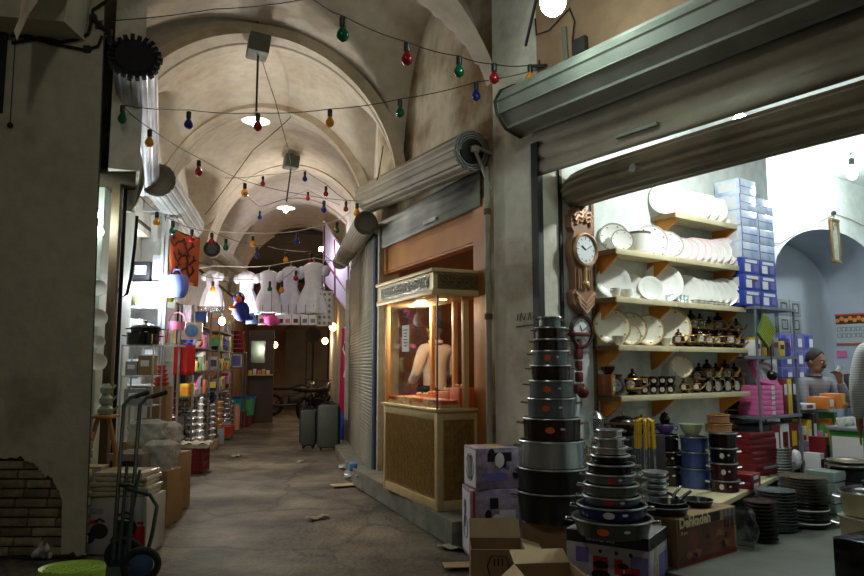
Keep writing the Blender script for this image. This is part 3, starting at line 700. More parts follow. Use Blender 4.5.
def W(desc, pts, bulbs, r=.004, c=None, s=1.):
    wire('thin festoon wire ' + desc, [gy(*p) for p in pts], r, .015, c)
    cnt = {}
    for (x, y, Y, colr) in bulbs:
        cnt[colr] = cnt.get(colr, 0) + 1; tot = sum(1 for b in bulbs if b[3] == colr)
        lab = '%s festoon bulb%s, on wire %s' % (colr, '' if tot == 1 else ', ' + ORD[cnt[colr] - 1] + ' one', desc)
        festoon(gy(x, y - 7 * 5.5 / Y * s, Y), colr, lab, s)
W('running to the pillar hook', [(100, 21, 5.2), (215, 9, 4.6), (312, -2, 4.0), (343, 16, 4.1), (407, 42, 4.5), (459, 56, 4.9), (494, 64, 5.1), (530, 65, 5.25), (545, 67, 5.4)],
  [(343, 26, 4.1, 'green'), (407, 51, 4.5, 'red'), (459, 64, 4.9, 'green'), (494, 71, 5.1, 'red'), (530, 72, 5.25, 'yellow')])
W('sweeping under the first arch', [(545, 67, 5.4), (476, 82, 5.6), (400, 99, 5.9), (330, 109, 6.0), (257, 113, 6.0), (189, 110, 5.9), (122, 105, 5.8)],
  [(476, 89, 5.6, 'blue'), (400, 106, 5.9, 'green'), (330, 116, 6.0, 'yellow'), (258, 120, 6.0, 'red'), (189, 118, 5.9, 'blue'), (123, 112, 5.8, 'green')])
W('dropping from the silver roller', [(122, 105, 5.8), (151, 129, 6.0), (199, 158, 6.9), (245, 181, 7.8), (300, 194, 8.6), (357, 201, 8.2)],
  [(150, 136, 6.0, 'yellow'), (199, 166, 6.9, 'red'), (245, 188, 7.8, 'yellow'), (324, 205, 9.0, 'blue'), (357, 208, 8.2, 'yellow')])
W('beside the orange banner', [(140, 196, 7.4), (157, 211, 7.6), (173, 220, 7.9), (192, 228, 8.3), (212, 231, 8.8), (226, 237, 9.2), (257, 246, 9.8), (300, 240, 10)],
  [(157, 217, 7.6, 'yellow'), (173, 226, 7.9, 'green'), (192, 234, 8.3, 'red'), (212, 237, 8.8, 'red'), (226, 243, 9.2, 'green'), (257, 251, 9.8, 'blue')])
W('pulled taut by the dark arch', [(196, 229, 10), (254, 233, 10), (297, 231, 10), (337, 220, 9.8), (350, 212, 9.6)], [(253, 240, 10, 'yellow'), (297, 237, 10, 'blue'), (337, 226, 9.8, 'green')], .006, mat('pale_wire', (190, 186, 176), .6))
W('lowest before the dark arch', [(268, 246, 10.6), (286, 250, 10.6), (311, 251, 10.5), (325, 256, 10.4), (345, 268, 10.3)], [(286, 256, 10.6, 'yellow'), (311, 257, 10.5, 'red'), (325, 265, 10.4, 'yellow')], .005)
W('high behind the second lamp', [(225, 178, 10.6), (263, 175, 10.6), (305, 170, 10.5), (326, 184, 10.4), (346, 200, 10.2)], [(263, 180, 10.6, 'red'), (305, 175, 10.5, 'blue'), (326, 190, 10.4, 'red'), (346, 205, 10.2, 'orange')])
W('furthest under the third arch', [(210, 206, 12.4), (239, 189, 12.4), (260, 207, 12.4), (308, 190, 12.2), (340, 205, 12)], [(239, 194, 12.4, 'orange'), (260, 214, 12.4, 'blue'), (308, 195, 12.2, 'red')])
W('strung along the white dresses', [(196, 272, 10.5), (213, 278, 10.4), (270, 279, 10.4), (282, 279, 10.4), (296, 268, 10.4), (330, 262, 10.4)], [(213, 285, 10.35, 'yellow'), (270, 285, 10.35, 'green'), (282, 286, 10.35, 'yellow'), (296, 274, 10.35, 'red')])
for lab, pts in (('loose lamp cable hanging slack from the first grey ballast box', [(262, 60, 7.2), (275, 100, 8), (288, 148, 9.5), (291, 165, 11)]), ('loose cable dropping from the vault towards the third arch', [(306, 62, 8.2), (290, 118, 9), (253, 150, 9.6), (205, 215, 10)]),
                 ('short black cable hanging over the sweet shop roller', [(383, 146, 7.2), (379, 172, 7.1), (377, 180, 7.0)])):
    wire(lab, [gy(*p) for p in pts], .006, .01)
# ---- cables on the pier
t = thing('pier_cable', 'black cables clipped across the top of the brick pier', 'cable', (0, 0, 0))
mb = MB(); F_ = PY - .03
def pf(px, py): return gy(px, py, F_)
mb.tube([pf(*q) for q in ((12, 43), (40, 38), (62, 42), (78, 39), (88, 34), (91, 22), (93, 10), (108, 0))], .014, 6); mb.tube([pf(*q) for q in ((12, 36), (28, 37), (50, 43), (70, 47), (86, 50), (98, 46), (102, 36))], .012, 6); mb.tube([pf(*q) for q in ((93, 18), (100, 26), (109, 32), (110, 44))], .02, 6); mb.build('cable', BLACKM, t)
mb = MB(); [mb.box(pf(*q), (.05, .03, .05)) for q in ((28, 37), (87, 49), (99, 25), (109, 33), (93, 18))]; mb.build('clip', BLACK, t)
t = thing('pull_cord', 'thin cord with a small dark weight hanging on the pier', 'cord', pf(10, 125))
mb = MB(); mb.tube([(0, 0, .02), pf(14, 60) - pf(10, 125), pf(18, 0) - pf(10, 125)], .004, 5); mb.build('string', BLACK, t); mb = MB(); mb.ball((0, 0, 0), .022, 10); mb.build('weight', BLACKM, t)
mb = MB(); mb.bev((0, 0, 0), (.10, .05, .66), .01); t = tag(mb.build('wall_rail', BLACKM, loc=pf(-2, 72)), 'black rail fixed to the pier at the picture edge', 'rail')
mb = MB(); mb.add([pf(x, y) + Vector((0, d, 0)) for d in (0, .5) for x, y in ((0, 33), (84, 40), (90, 0), (66, -22), (0, -25))], [(0, 1, 2, 3, 4), (9, 8, 7, 6, 5)] + [(i, (i + 1) % 5, (i + 1) % 5 + 5, i + 5) for i in range(5)])
for p in mb.v: p.y -= .3
mb.build('ceiling_pier_corbel', M_PIER, kind='structure')
# ---- left rollers
la = gy(135, 58, 5.55); lb = gy(143, 182, 7.7)
t = roller('shutter_roller', 'shiny silver roller with black ragged end over the first left stall'.replace(' left', ''), la, lb, .175, [GALV, BLACKM], 14)
mb = MB(); R = align(lb - la)
mb.lathe([(.0, -.02), (.15, -.03), (.165, .0), (.15, .03)], n=26, R=R)
for i in range(22):
    a = 2 * PI * i / 22; mb.box(R @ Vector(((.178 + .006 * (i % 3)) * math.cos(a), (.178 + .006 * (i % 3)) * math.sin(a), -.005)), (.05, .034, .05), R @ rotz(a + .1 * (i % 2)))
mb.build('bristle_disc', BLACKM, t)
ra = gy(158, 180, 7.55); rb = gy(190, 226, 9.6)
roller('shutter_roller', 'grey corrugated roller above the orange banner', ra, rb, .19, [STEEL, MATS['roll_end']], 18, False)
rc = gy(212, 249, 10.4); rd = gy(238, 268, 14)
roller('shutter_roller', 'dark ended roller behind the first white dress', rc, rd, .125, [STEELB, BLACKM], 18)
# ================================================================ goods: shared builders
WHITEC = mat('white_china', (240, 240, 236), .18); CREAMC = mat('cream_china', (236, 230, 212), .2); PINKC = mat('pink_band', (226, 176, 186), .3); GOLDB = mat('gold_band', (186, 148, 70), .3, .6)
GREYB = mat('grey_band', (120, 112, 104), .3); MAROON = mat('maroon_glaze', (46, 12, 16), .12); MEDAL = mat('medallion', (236, 226, 214), .25, var=(60, .5)); COPPER = mat('copper', (150, 84, 54), .35, .5)
CHROME = mat('chrome', (206, 208, 208), .14, .95); ALU = mat('aluminium', (188, 190, 190), .3, .9); NOIR = mat('black_enamel', (20, 18, 18), .16); GREYP = mat('grey_nonstick', (96, 104, 106), .3, .35); BROWNP = mat('brown_enamel', (40, 26, 22), .18)
BLUEP = mat('blue_enamel', (66, 86, 150), .3); NAVYP = mat('navy_enamel', (22, 28, 84), .25); TANP = mat('tan_enamel', (196, 142, 112), .4); STK_O = mat('orange_sticker', (206, 96, 44), .5); STK_R = mat('red_sticker', (186, 34, 40), .5); STK_W = mat('white_sticker', (210, 208, 210), .5)
CARD = mat('cardboard', (150, 122, 86), .85, var=(5, .2)); CARDL = mat('cardboard_light', (186, 164, 128), .85, var=(5, .15)); PLAST = glass('clear_plastic', (232, 238, 240), .25, .14); CLEAR = glass('clear_glass', (244, 248, 247), .03, .16)
WHITEP = mat('white_print', (222, 220, 224), .5); BLUEB = mat('blue_print', (44, 62, 160), .45); PURP = mat('purple_print', (110, 104, 170), .5); REDB = mat('red_print', (116, 18, 28), .45); PINKB = mat('pink_print', (224, 110, 170), .45); GRNB = mat('green_print', (70, 150, 70), .5); ORGB = mat('orange_print', (222, 130, 50), .5); YELB = mat('yellow_print', (220, 180, 50), .5); BLKB = mat('black_print', (30, 30, 34), .45); GRYB = mat('grey_print', (130, 134, 140), .5); LILAC = mat('lilac_print', (170, 156, 182), .55, var=(16, .5))

def toward(P):       # heading of the eye from P
    return math.atan2(EYE.y - P.y, EYE.x - P.x)
def patch(mb, r, z, ang, wa, hz, off=.002, m=0, r2=None, n=14):
    """oval sticker bent round a body of radius r"""
    vs = [(0, 0)] + [(math.cos(2 * PI * i / n), math.sin(2 * PI * i / n)) for i in range(n)]
    V = []
    for (a, b) in vs:
        rr = (r if r2 is None else r + (r2 - r) * b) + off
        V.append((rr * math.cos(ang + a * wa), rr * math.sin(ang + a * wa), z + b * hz))
    mb.add(V, [(0, i + 1, (i + 1) % n + 1) for i in range(n)], m)
def pot(label, P, r, h, body, rimm=ALU, emblem=None, taper=.93, handles=True, group=None, name='cooking_pot', lid=None, ha=None, lip=.012, hm=None, cat='pot', inside=True):
    P = Vector(P); ang = toward(P); t = thing(name, label, cat, P, 0, group); rb = r * taper
    mb = MB(); prof = [(rb * .9, 0), (rb, .006 if h > .03 else .002), (r, h - .004)]
    if inside: prof += [(r - .004, h - .003), (rb - .006, .012)]
    mb.lathe(prof, n=32); mb.build('body', body, t)
    mb = MB(); mb.lathe([(r, h - lip), (r + .009, h - lip * .5), (r + .007, h), (r - .006, h), (r - .006, h - lip), (r, h - lip)], n=32); mb.build('rim', rimm, t)
    if handles:
        for sg in (-1, 1):
            a = (ang + PI / 2 if ha is None else ha) + (0 if sg > 0 else PI); mb = MB(); R = rotz(a); k = min(.05, r * .3)
            mb.tube([R @ Vector((r - .004, -k, h * .72)), R @ Vector((r + k * .9, -k * .8, h * .76)), R @ Vector((r + k * .9, k * .8, h * .76)), R @ Vector((r - .004, k, h * .72))], .0055, 5); mb.build('handle', hm or rimm, t)
    if emblem:
        eh = min(.022, h * .26); rm = (r + rb) / 2; mb = MB(); patch(mb, rm, h * .5, ang + random.uniform(-.25, .1), .17, eh, .003, r2=rm + (r - rb) * eh / h); mb.build('emblem', emblem, t)
        mb = MB(); patch(mb, rb + (r - rb) * .55, h * .55, ang + .38, .09, .008, .003); mb.build('price_tag', STK_W, t)
    if lid:
        mb = MB(); mb.lathe([(r + .004, h), (r * .9, h + .018), (r * .4, h + .038), (0, h + .042)], n=28); l_ = mb.build('lid', lid, t)
        mb = MB(); mb.lathe([(.008, h + .04), (.008, h + .055), (.02, h + .065), (.016, h + .075), (0, h + .078)], n=12); mb.build('lid_knob', hm or BLACK, l_)
    return t
def carton(label, P, rz, size, m, deco=(), name='carton', cat='box', group=None, tape=None):
    t = thing(name, label, cat, P, rz, group); sx, sy, sz = size
    mb = MB(); mb.bev((0, 0, sz / 2), size, .004); mb.build('box_body', m, t)
    by = {}
    for (f, u, v, w_, h_, mm) in deco: by.setdefault(mm.name, []).append((f, u, v, w_, h_, mm))
    for k in by:
        for (f, u, v, w_, h_, mm) in by[k]:
            mb = MB(); e = .0015
            if f == 'f': mb.box((u * sx, -sy / 2 - e / 2, sz / 2 + v * sz), (w_ * sx, e, h_ * sz))
            if f == 'r': mb.box((sx / 2 + e / 2, u * sy, sz / 2 + v * sz), (e, w_ * sy, h_ * sz))
            if f == 'l': mb.box((-sx / 2 - e / 2, u * sy, sz / 2 + v * sz), (e, w_ * sy, h_ * sz))
            if f == 't': mb.box((u * sx, v * sy, sz + e / 2), (w_ * sx, h_ * sy, e))
            mb.build('printed_panel', mm, t)
    return t

# ---------------- plates
def axis_euler(ax):
    return align(ax).to_euler()
def plate_proto(kind, P):
    t = thing('china_plate', 'plate', 'plate', P)
    body = {'white': WHITEC, 'pink': WHITEC, 'gold': CREAMC, 'grey': WHITEC, 'flower': WHITEC}[kind]
    mb = MB(); mb.lathe([(0, .0), (.6, .0), (.66, .03), (1., .13), (1., .15), (.95, .145), (.68, .06), (.62, .035), (0, .035)], n=30); mb.build('dish', body, t)
    if kind != 'white':
        mb = MB(); mb.lathe([(.90, .132), (.985, .153), (1.004, .154), (1.004, .12), (.98, .125)], n=30, cap=False); mb.build('rim_band', {'pink': PINKC, 'gold': GOLDB, 'grey': GREYB, 'flower': CREAMC}[kind], t)
    if kind in ('gold', 'flower', 'grey'):
        for i in range(7 if kind != 'flower' else 4):
            a = i * 2 * PI / (7 if kind != 'flower' else 4) + .3; rr = .8 if kind != 'flower' else .45
            c = (rr * math.cos(a), rr * math.sin(a), .10 if kind != 'flower' else .05)
            mb = MB(); mb.lathe([(0, 0), (.07, 0), (.05, .012), (0, .013)], c, 7); mb.build('painted_flower', {'gold': GOLDB, 'grey': GREYB, 'flower': mat('flower_ink', (120, 110, 100), .5)}[kind], t)
    return t
PP = {}
def plate(kind, c, r, ax, lab, group, zshelf=None, sy=1.):
    ax = Vector(ax).normalized(); c = Vector(c)
    if zshelf is not None: c.z = zshelf + r * math.sqrt(max(0, 1 - ax.z ** 2)) * sy + .002
    ext = r * math.sqrt(max(0, 1 - ax.dot(E) ** 2)) + .012; sf = sof(c)
    if -.5 < sf < ext and wof(c) > .5: c += E * (ext - sf)
    if kind not in PP: PP[kind] = plate_proto(kind, c); t = PP[kind]
    else: t = dup(PP[kind], c)
    t['label'] = lab; t['group'] = group
    t.rotation_euler = axis_euler(ax); t.scale = (r, r * sy, r)
    return t
AXP = (E * .80 - NI * .55 + Vector((0, 0, .22)))
AXR = (E * .62 - NI * .74 + Vector((0, 0, .16)))

# ---------------- the five shelves
SHZ = []
SHELF = [((677, 213), (743, 225.5), 'top'), ((618, 249.4), (743, 265.8), 'second'), ((618, 296.3), (747, 308), 'third'), ((620.7, 344.3), (745.7, 348.7), 'fourth'), ((623, 396), (745.7, 391.6), 'bottom')]
SHM = mat('shelf_board', (214, 200, 160), .55, var=(4, .15)); BRK = mat('orange_bracket', (240, 160, 58), .5, var=(4, .2)); SHD = mat('shelf_end', (120, 92, 56), .6)
SD = .26
for i, (a, b, nm) in enumerate(SHELF):
    pa, pb = sh(a[0], a[1], SD), sh(b[0], b[1], SD); z = (pa.z + pb.z) / 2; w0, w1 = (wof(pa) - .02), 2.46
    SHZ.append(z)
    t = thing('wall_shelf', '%s cream edged shelf of the crockery wall carrying dishes' % (nm if nm != 'top' else 'topmost'), 'shelf', A(w0, 0, z), ANG_N, 'shelves on the crockery wall')
    L_ = w1 - w0; xm = wof(sh(677, 280, SD)) - w0
    for (x0, x1) in (((0, xm), (xm, L_)) if xm > .2 else ((0, L_),)):
        mb = MB(); mb.box(((x0 + x1) / 2, -SD / 2, -.018), (x1 - x0 - .003, SD - .004, .026)); mb.build('board', SHM, t)
        mb = MB(); mb.bev(((x0 + x1) / 2, -SD + .004, -.022), (x1 - x0 - .004, .012, .046), .003); mb.build('front_lip', SHM, t)
    mb = MB(); mb.box((-.006, -SD / 2, -.022), (.010, SD, .04)); mb.build('end_cap', SHD, t)
    for x in ((.05, xm - .06, L_ - .1) if xm > .2 else (.06, L_ - .1)):
        mb = MB(); mb.prism([(0, 0), (-SD * .85, 0), (-SD * .85, -.03), (-.02, -.17), (0, -.17)], .022, Matrix(((0, 0, 1), (1, 0, 0), (0, 1, 0))), (x, 0, -.032)); mb.build('bracket', BRK, t)
mb = MB(); mb.box((0, 0, 1.35), (.03, .02, 2.2)); tag(mb.build('shelf_upright', SHD, loc=A(.60, .012, .35), rz=ANG_N), 'slotted brown upright at the clock end of the shelves', 'upright')
mb = MB(); [mb.box((0, -.011, .25 + i * .035), (.008, .002, .018)) for i in range(60)]; u = mb.build('slots', BLACK); u.parent = SC.objects['shelf_upright']

def row(shelf, items, kind, grp, what, ax):
    for j, (px, rp, s) in enumerate(items):
        p = sh(px, 280, s); r = rp * (ray(px, 280).y and p.y) / FPX * 1.0
        plate(kind, p, r, ax, '%s %s of the %s, counted from the clocks' % (ORD[j], what, grp), grp, SHZ[shelf])
row(0, [(676, 15, .12), (684, 15, .12), (692, 15, .12), (700, 15, .12), (708, 15, .12), (716, 14, .12), (724, 14, .12), (731, 14, .12)], 'flower', 'flowered row on the topmost shelf', 'plate', AXR)
plate('white', sh(663, 200, .10), .155, E * .5 - NI * .85 + Vector((0, 0, .12)), 'large plain pale plate standing at the clock end of the topmost shelf', 'plates on the topmost shelf', SHZ[0])
row(1, [(682, 12, .13), (688, 12, .13), (694, 13, .13), (700, 13, .13), (706, 13, .13), (712, 13, .13), (718, 14, .13), (724, 15, .13), (731, 17, .12)], 'pink', 'pink rimmed row on the second shelf', 'plate', AXR)
for (px, rp, s, kind, lab, sy) in ((612, 15.5, .07, 'grey', 'dark rimmed plate standing at the clock end of the second shelf', 1), (622, 11.5, .17, 'grey', 'smaller dark rimmed plate leaning before another on the second shelf', 1), (632, 12, .05, 'grey', 'dark rimmed plate half hidden behind the white tureen', 1), (646, 17, .05, 'grey', 'tall dark rimmed plate rising behind the white tureen', 1)):
    plate(kind, sh(px, 240, s), rp * sh(px, 240, s).y / FPX, AXP, lab, 'dark rimmed plates on the second shelf', SHZ[1])
plate('grey', sh(667, 240, .15), .15, AXP + NI * .2, 'large dark rimmed oval platter next to the white tureen', 'dark rimmed plates on the second shelf', SHZ[1], .86)
row(2, [(686, 15, .12), (692, 14, .12), (698, 14, .12), (704, 13.5, .12), (710, 13.5, .12), (716, 14, .12), (722, 15, .12), (728, 16, .12), (734, 17.5, .10)], 'white', 'white row on the third shelf', 'plate', AXR)
for (px, rp, s, lab) in ((611, 17.5, .08, 'deep white dish standing at the clock end of the third shelf'), (627, 14, .05, 'white plate standing behind the two small cups'), (650, 12.5, .19, 'small white bowl plate before the bigger dish on the third shelf'), (660, 20, .09, 'biggest white serving dish in the middle of the third shelf')):
    plate('white', sh(px, 280, s), rp * sh(px, 280, s).y / FPX, AXP, lab, 'white dishes on the third shelf', SHZ[2])
for (px, rp, s, lab) in ((609, 19, .08, 'gold edged plate at the clock end of the fourth shelf'), (625, 17, .05, 'gold edged plate behind the small flowered one'), (630, 10.5, .18, 'small flowered gold edged plate at the front of the fourth shelf'), (648, 16, .14, 'gold edged plate in the middle of the fourth shelf'), (666, 20, .07, 'largest gold edged plate next to the dark teapots')):
    plate('gold', sh(px, 330, s), rp * sh(px, 330, s).y / FPX, AXP, lab, 'gold edged plates on the fourth shelf', SHZ[3])
plate('gold', sh(681, 362, .13), .10, AXP, 'ornate plate propped on a stand above the dark cups on the bottom shelf', 'display plate', SHZ[4] + .13)
PL_STAND = sh(681, 362, .13)
def bowl(label, P, r, h, m, group=None, name='china_bowl', cat='bowl', handles=False, foot=True, lidm=None, bandm=None):
    t = thing(name, label, cat, P, 0, group); mb = MB()
    mb.lathe([(r * .5, 0), (r * .52, .006), (r * .55, .012), (r * .85, h * .5), (r, h), (r - .005, h), (r * .8, h * .5), (0, .02)], n=26); mb.build('bowl_body', m, t)
    if bandm: mb = MB(); mb.lathe([(r * .985, h * .88), (r + .003, h + .002), (r - .004, h + .003)], n=26, cap=False); mb.build('rim_band', bandm, t)
    if handles:
        for sg in (-1, 1):
            mb = MB(); R = rotz(toward(Vector(P)) + sg * PI / 2); mb.tube([R @ Vector((r * .93, 0, h * .85)), R @ Vector((r * 1.25, 0, h * .8)), R @ Vector((r * 1.2, 0, h * .5)), R @ Vector((r * .85, 0, h * .45))], .006, 5); mb.build('handle', m, t)
    if lidm:
        mb = MB(); mb.lathe([(r * 1.0, h), (r * .9, h + .02), (r * .45, h + r * .4), (0, h + r * .46)], n=24); l_ = mb.build('lid', lidm, t); mb = MB(); mb.ball((0, 0, h + r * .56), .014, 8); mb.build('lid_knob', GOLDB, l_)
    return t
def on_shelf(px, s, shelf): p = sh(px, 300, s); p.z = SHZ[shelf]; return p
t = thing('soup_tureen', 'big white tureen with two ears in the middle of the second shelf', 'tureen', on_shelf(640, .15, 1))
mb = MB(); mb.lathe([(.07, 0), (.085, .01), (.10, .07), (.104, .17), (.108, .185), (.10, .185), (.09, .02), (0, .015)], n=30); mb.build('tureen_body', WHITEC, t)
mb = MB(); mb.lathe([(.103, .165), (.111, .187), (.10, .19)], n=30, cap=False); mb.build('rim_band', GREYB, t)
for sg in (-1, 1): mb = MB(); mb.tube([rotz(ANG_N) @ Vector((sg * x, 0, z)) for x, z in ((.10, .15), (.135, .145), (.13, .10), (.095, .095))], .008, 6); mb.build('handle', WHITEC, t)
def cup(label, P, m, r=.035, h=.06, group=None, band=None, sau=None, ha=0., name='cup'):
    t = thing(name, label, 'cup', P, 0, group); mb = MB(); mb.lathe([(r * .5, 0), (r * .62, .006), (r * .95, h * .55), (r, h), (r - .003, h), (r * .85, h * .5), (0, .012)], n=18); mb.build('cup_body', m, t)
    mb = MB(); R = rotz(ha); mb.tube([R @ Vector(q) for q in ((r * .92, 0, h * .8), (r * 1.5, 0, h * .78), (r * 1.5, 0, h * .4), (r * .85, 0, h * .32))], .0045, 5); mb.build('handle', m, t)
    if band: mb = MB(); patch(mb, r * .9, h * .5, toward(Vector(P)), .5, h * .26, .003); mb.build('medallion', band, t)
    return t
cup('small white cup with handle turned to the clocks on the third shelf', on_shelf(616, .20, 2), WHITEC, .042, .075, 'small white cups', ha=ANG_N + PI); cup('small white cup with handle turned to the serving dishes', on_shelf(627.5, .20, 2), WHITEC, .042, .075, 'small white cups', ha=ANG_N)
bowl('white cup shaped bowl at the foot of the gold edged plates', on_shelf(617.5, .20, 3), .055, .075, CREAMC, 'cream bowls of the fourth shelf'); bowl('white bowl beside the dark teapots on the fourth shelf', on_shelf(664, .20, 3), .045, .07, CREAMC, 'cream bowls of the fourth shelf')
for j in range(6):
    t = thing('drinking_glass', '%s clear glass from the serving dish on the third shelf' % ORD[j], 'glass', on_shelf(668 + j * 3.6, .20 - .03 * (j % 2), 2), 0, 'clear glasses on the third shelf')
    mb = MB(); mb.lathe([(.018, 0), (.020, .004), (.027, .075), (.025, .075), (.018, .008), (0, .008)], n=14); mb.build('glass_body', CLEAR, t)
for j in range(7):
    t = bowl('%s little patterned dish before the white plates on the third shelf' % ORD[j], on_shelf(695 + j * 5.2, .225, 2), .034, .032, WHITEC, 'little dishes on the third shelf', 'small_dish', bandm=GREYB)

# ---------------- dark glazed tea ware
def teapot_proto(P):
    t = thing('teapot', 'teapot', 'teapot', P); mb = MB()
    mb.lathe([(.035, 0), (.04, .006), (.03, .014), (.05, .04), (.06, .07), (.052, .10), (.03, .118), (.03, .122)], n=20); mb.build('teapot_body', MAROON, t)
    mb = MB(); mb.lathe([(.034, .12), (.03, .13), (.012, .143), (.008, .15), (.013, .158), (.008, .168), (0, .172)], n=14); mb.build('lid', MAROON, t)
    mb = MB(); mb.tube([(-.05, 0, .05), (-.085, 0, .075), (-.10, 0, .115)], .012, 7, r2=.006); mb.build('spout', GOLDB, t)
    mb = MB(); mb.tube([(.05, 0, .10), (.088, 0, .105), (.092, 0, .065), (.052, 0, .045)], .006, 6); mb.build('handle', GOLDB, t)
    mb = MB(); mb.lathe([(.053, .037), (.0555, .045), (.053, .05)], n=20, cap=False); mb.lathe([(.051, .098), (.054, .10), (.049, .106)], n=20, cap=False); mb.build('gold_line', GOLDB, t)
    mb = MB(); patch(mb, .058, .07, -PI / 2, .5, .026, .003); mb.build('medallion', MEDAL, t)
    return t
TP = None
def teapot(label, P, s=1., flip=False, group='dark glazed teapots'):
    global TP
    rz = toward(Vector(P)) + PI / 2 + random.uniform(-.3, .3)
    if TP is None: TP = teapot_proto(P); t = TP
    else: t = dup(TP, P)
    t['label'] = label; t['group'] = group; t.rotation_euler.z = rz; t.scale = ((-s if flip else s), s, s)
    return t
for j, px in enumerate((677, 687, 697, 707, 717, 727, 737)):
    teapot('%s dark glazed teapot from the plates, front row of the fourth shelf' % ORD[j], on_shelf(px, .19, 3), .92 + .08 * (j % 3), j % 2, 'front teapots of the fourth shelf')
t = carton('low dark plinth at the back of the fourth shelf under the taller pots', on_shelf(708, .07, 3), ANG_N, (.66, .11, .13), NOIR, name='display_plinth', cat='plinth')
for j, px in enumerate((681, 690, 699, 708, 717, 726, 735)):
    teapot('%s dark glazed teapot from the plates, raised back row of the fourth shelf' % ORD[j], on_shelf(px, .07, 3) + Vector((0, 0, .13)), 1.0 + .14 * ((j * 2) % 3), j % 2 == 0, 'back teapots of the fourth shelf')
# bottom shelf
carton('copper coloured box at the clock end of the bottom shelf', on_shelf(604.5, .12, 4), ANG_N, (.06, .14, .17), COPPER, [('f', 0, 0, .6, .7, GOLDB)], name='copper_box')
def vase(label, P, r, h, m, band=MEDAL, group=None, name='jar', lid=True):
    t = thing(name, label, name, P, 0, group); mb = MB(); mb.lathe([(r * .6, 0), (r * .62, .006), (r * .9, h * .25), (r, h * .5), (r * .7, h * .82), (r * .62, h * .9), (r * .7, h)], n=20); mb.build(name + '_body', m, t)
    if lid: mb = MB(); mb.lathe([(r * .72, h), (r * .5, h * 1.06), (r * .15, h * 1.12), (r * .2, h * 1.18), (0, h * 1.22)], n=16); mb.build('lid', m, t)
    if band: mb = MB(); patch(mb, r, h * .5, toward(Vector(P)), .6, h * .3, .002, r2=r * .82); mb.build('medallion', band, t)
    return t
vase('dark jar with big grey medallion next to the copper box', on_shelf(613.5, .16, 4), .075, .17, MAROON, mat('grey_medal', (130, 132, 126), .25, .3, var=(50, .5)), name='jar', lid=False)
bowl('black glazed bowl perched over the copper box', on_shelf(606, .12, 4) + Vector((0, 0, .17)), .06, .07, MAROON, 'dark bowls of the bottom shelf', bandm=GOLDB)
teapot('large ornate teapot near the clock end of the bottom shelf', on_shelf(630, .15, 4), 1.28, False)
for j, px in enumerate((642, 650.5, 659, 667)):
    cup('%s dark cup from the large teapot, lower row on the bottom shelf' % ORD[j], on_shelf(px, .16, 4), MAROON, .042, .078, 'dark cups of the bottom shelf', MEDAL, ha=ANG_N)
    cup('%s dark cup from the large teapot, stacked above the lower row' % ORD[j], on_shelf(px + .5, .16, 4) + Vector((0, 0, .079)), MAROON, .042, .07, 'dark cups of the bottom shelf', MEDAL, ha=ANG_N)
vase('clear glass bowl stacked behind the upper dark cups', on_shelf(664, .10, 4) , .06, .26, CLEAR, None, name='glass_vase', lid=False)
for j in range(2): teapot('dark teapot %s the propped plate on the bottom shelf' % ('under' if j == 0 else 'just beyond'), on_shelf(681 + 12 * j, .17, 4), .78, j)
t = thing('plate_stand', 'gilt stand holding the propped ornate plate on the bottom shelf', 'stand', on_shelf(680, .07, 4)); mb = MB(); mb.tube([(0, 0, 0), (0, 0, .14)], .012, 6); mb.lathe([(.05, 0), (.05, .006), (0, .012)], n=14); mb.build('stand_post', GOLDB, t)
for j, px in enumerate((705, 714, 724, 733)):
    t = thing('cream_jug', '%s silver fronted dark jug from the propped plate on the bottom shelf' % ORD[j], 'jug', on_shelf(px, .19, 4), 0, 'silver fronted jugs on the bottom shelf'); a = toward(t.location)
    mb = MB(); mb.lathe([(.028, 0), (.03, .005), (.04, .05), (.028, .10), (.024, .12), (.03, .135)], n=18); mb.build('jug_body', NOIR, t)
    mb = MB(); patch(mb, .037, .055, a, .62, .045, .004, r2=.03); mb.build('silver_front', mat('silver_front', (190, 192, 188), .25, .7), t)
    mb = MB(); R = rotz(a + PI / 2); mb.tube([R @ Vector(q) for q in ((.028, 0, .12), (.06, 0, .11), (.06, 0, .06), (.036, 0, .04))], .005, 5); mb.build('handle', GOLDB, t)
for j, px in enumerate((696, 704, 713, 722, 731)):
    teapot('%s dark teapot standing behind the silver fronted jugs' % ORD[j], on_shelf(px, .08, 4) + Vector((0, 0, .07)), 1.15 + .2 * (j % 2), j % 2, 'teapots behind the jugs')
carton('long dark plinth behind the silver fronted jugs', on_shelf(712, .075, 4), ANG_N, (.44, .11, .07), NOIR, name='display_plinth', cat='plinth')

# ---------------- clocks on the end wall
PCK = sh(577, 261, .02)
t = thing('pendulum_clock', 'ornate tall bronze pendulum clock high beside the shelves', 'clock', PCK, ANG_N)
CK = mat('clock_bronze', (214, 172, 142), .35, .45, var=(10, .3)); CKD = mat('clock_brown', (156, 116, 88), .4); CFACE = mat('clock_face', (226, 228, 230), .4)
def lobed(pts, d, mb, y0): mb.prism(pts, d, Matrix(((1, 0, 0), (0, 0, -1), (0, 1, 0))), (0, y0, 0))
mb = MB(); lobed([(-.13, .36), (-.10, .36), (-.09, .41), (-.04, .43), (0, .465), (.04, .43), (.09, .41), (.10, .36), (.13, .36), (.13, .26), (.10, .22), (.135, .12), (.135, .02), (.10, -.09), (.10, -.24), (.135, -.27), (.12, -.36), (.06, -.41), (0, -.45), (-.06, -.41), (-.12, -.36), (-.135, -.27), (-.10, -.24), (-.10, -.09), (-.135, .02), (-.135, .12), (-.10, .22), (-.13, .26)], .07, mb, 0.0); mb.build('clock_case', CKD, t)
mb = MB(); mb.lathe([(.118, 0), (.14, .02), (.14, .035), (.125, .045), (.112, .03)], (0, -.07, .08), 32, eul(PI / 2, 0, 0), cap=False); mb.build('dial_ring', CK, t)
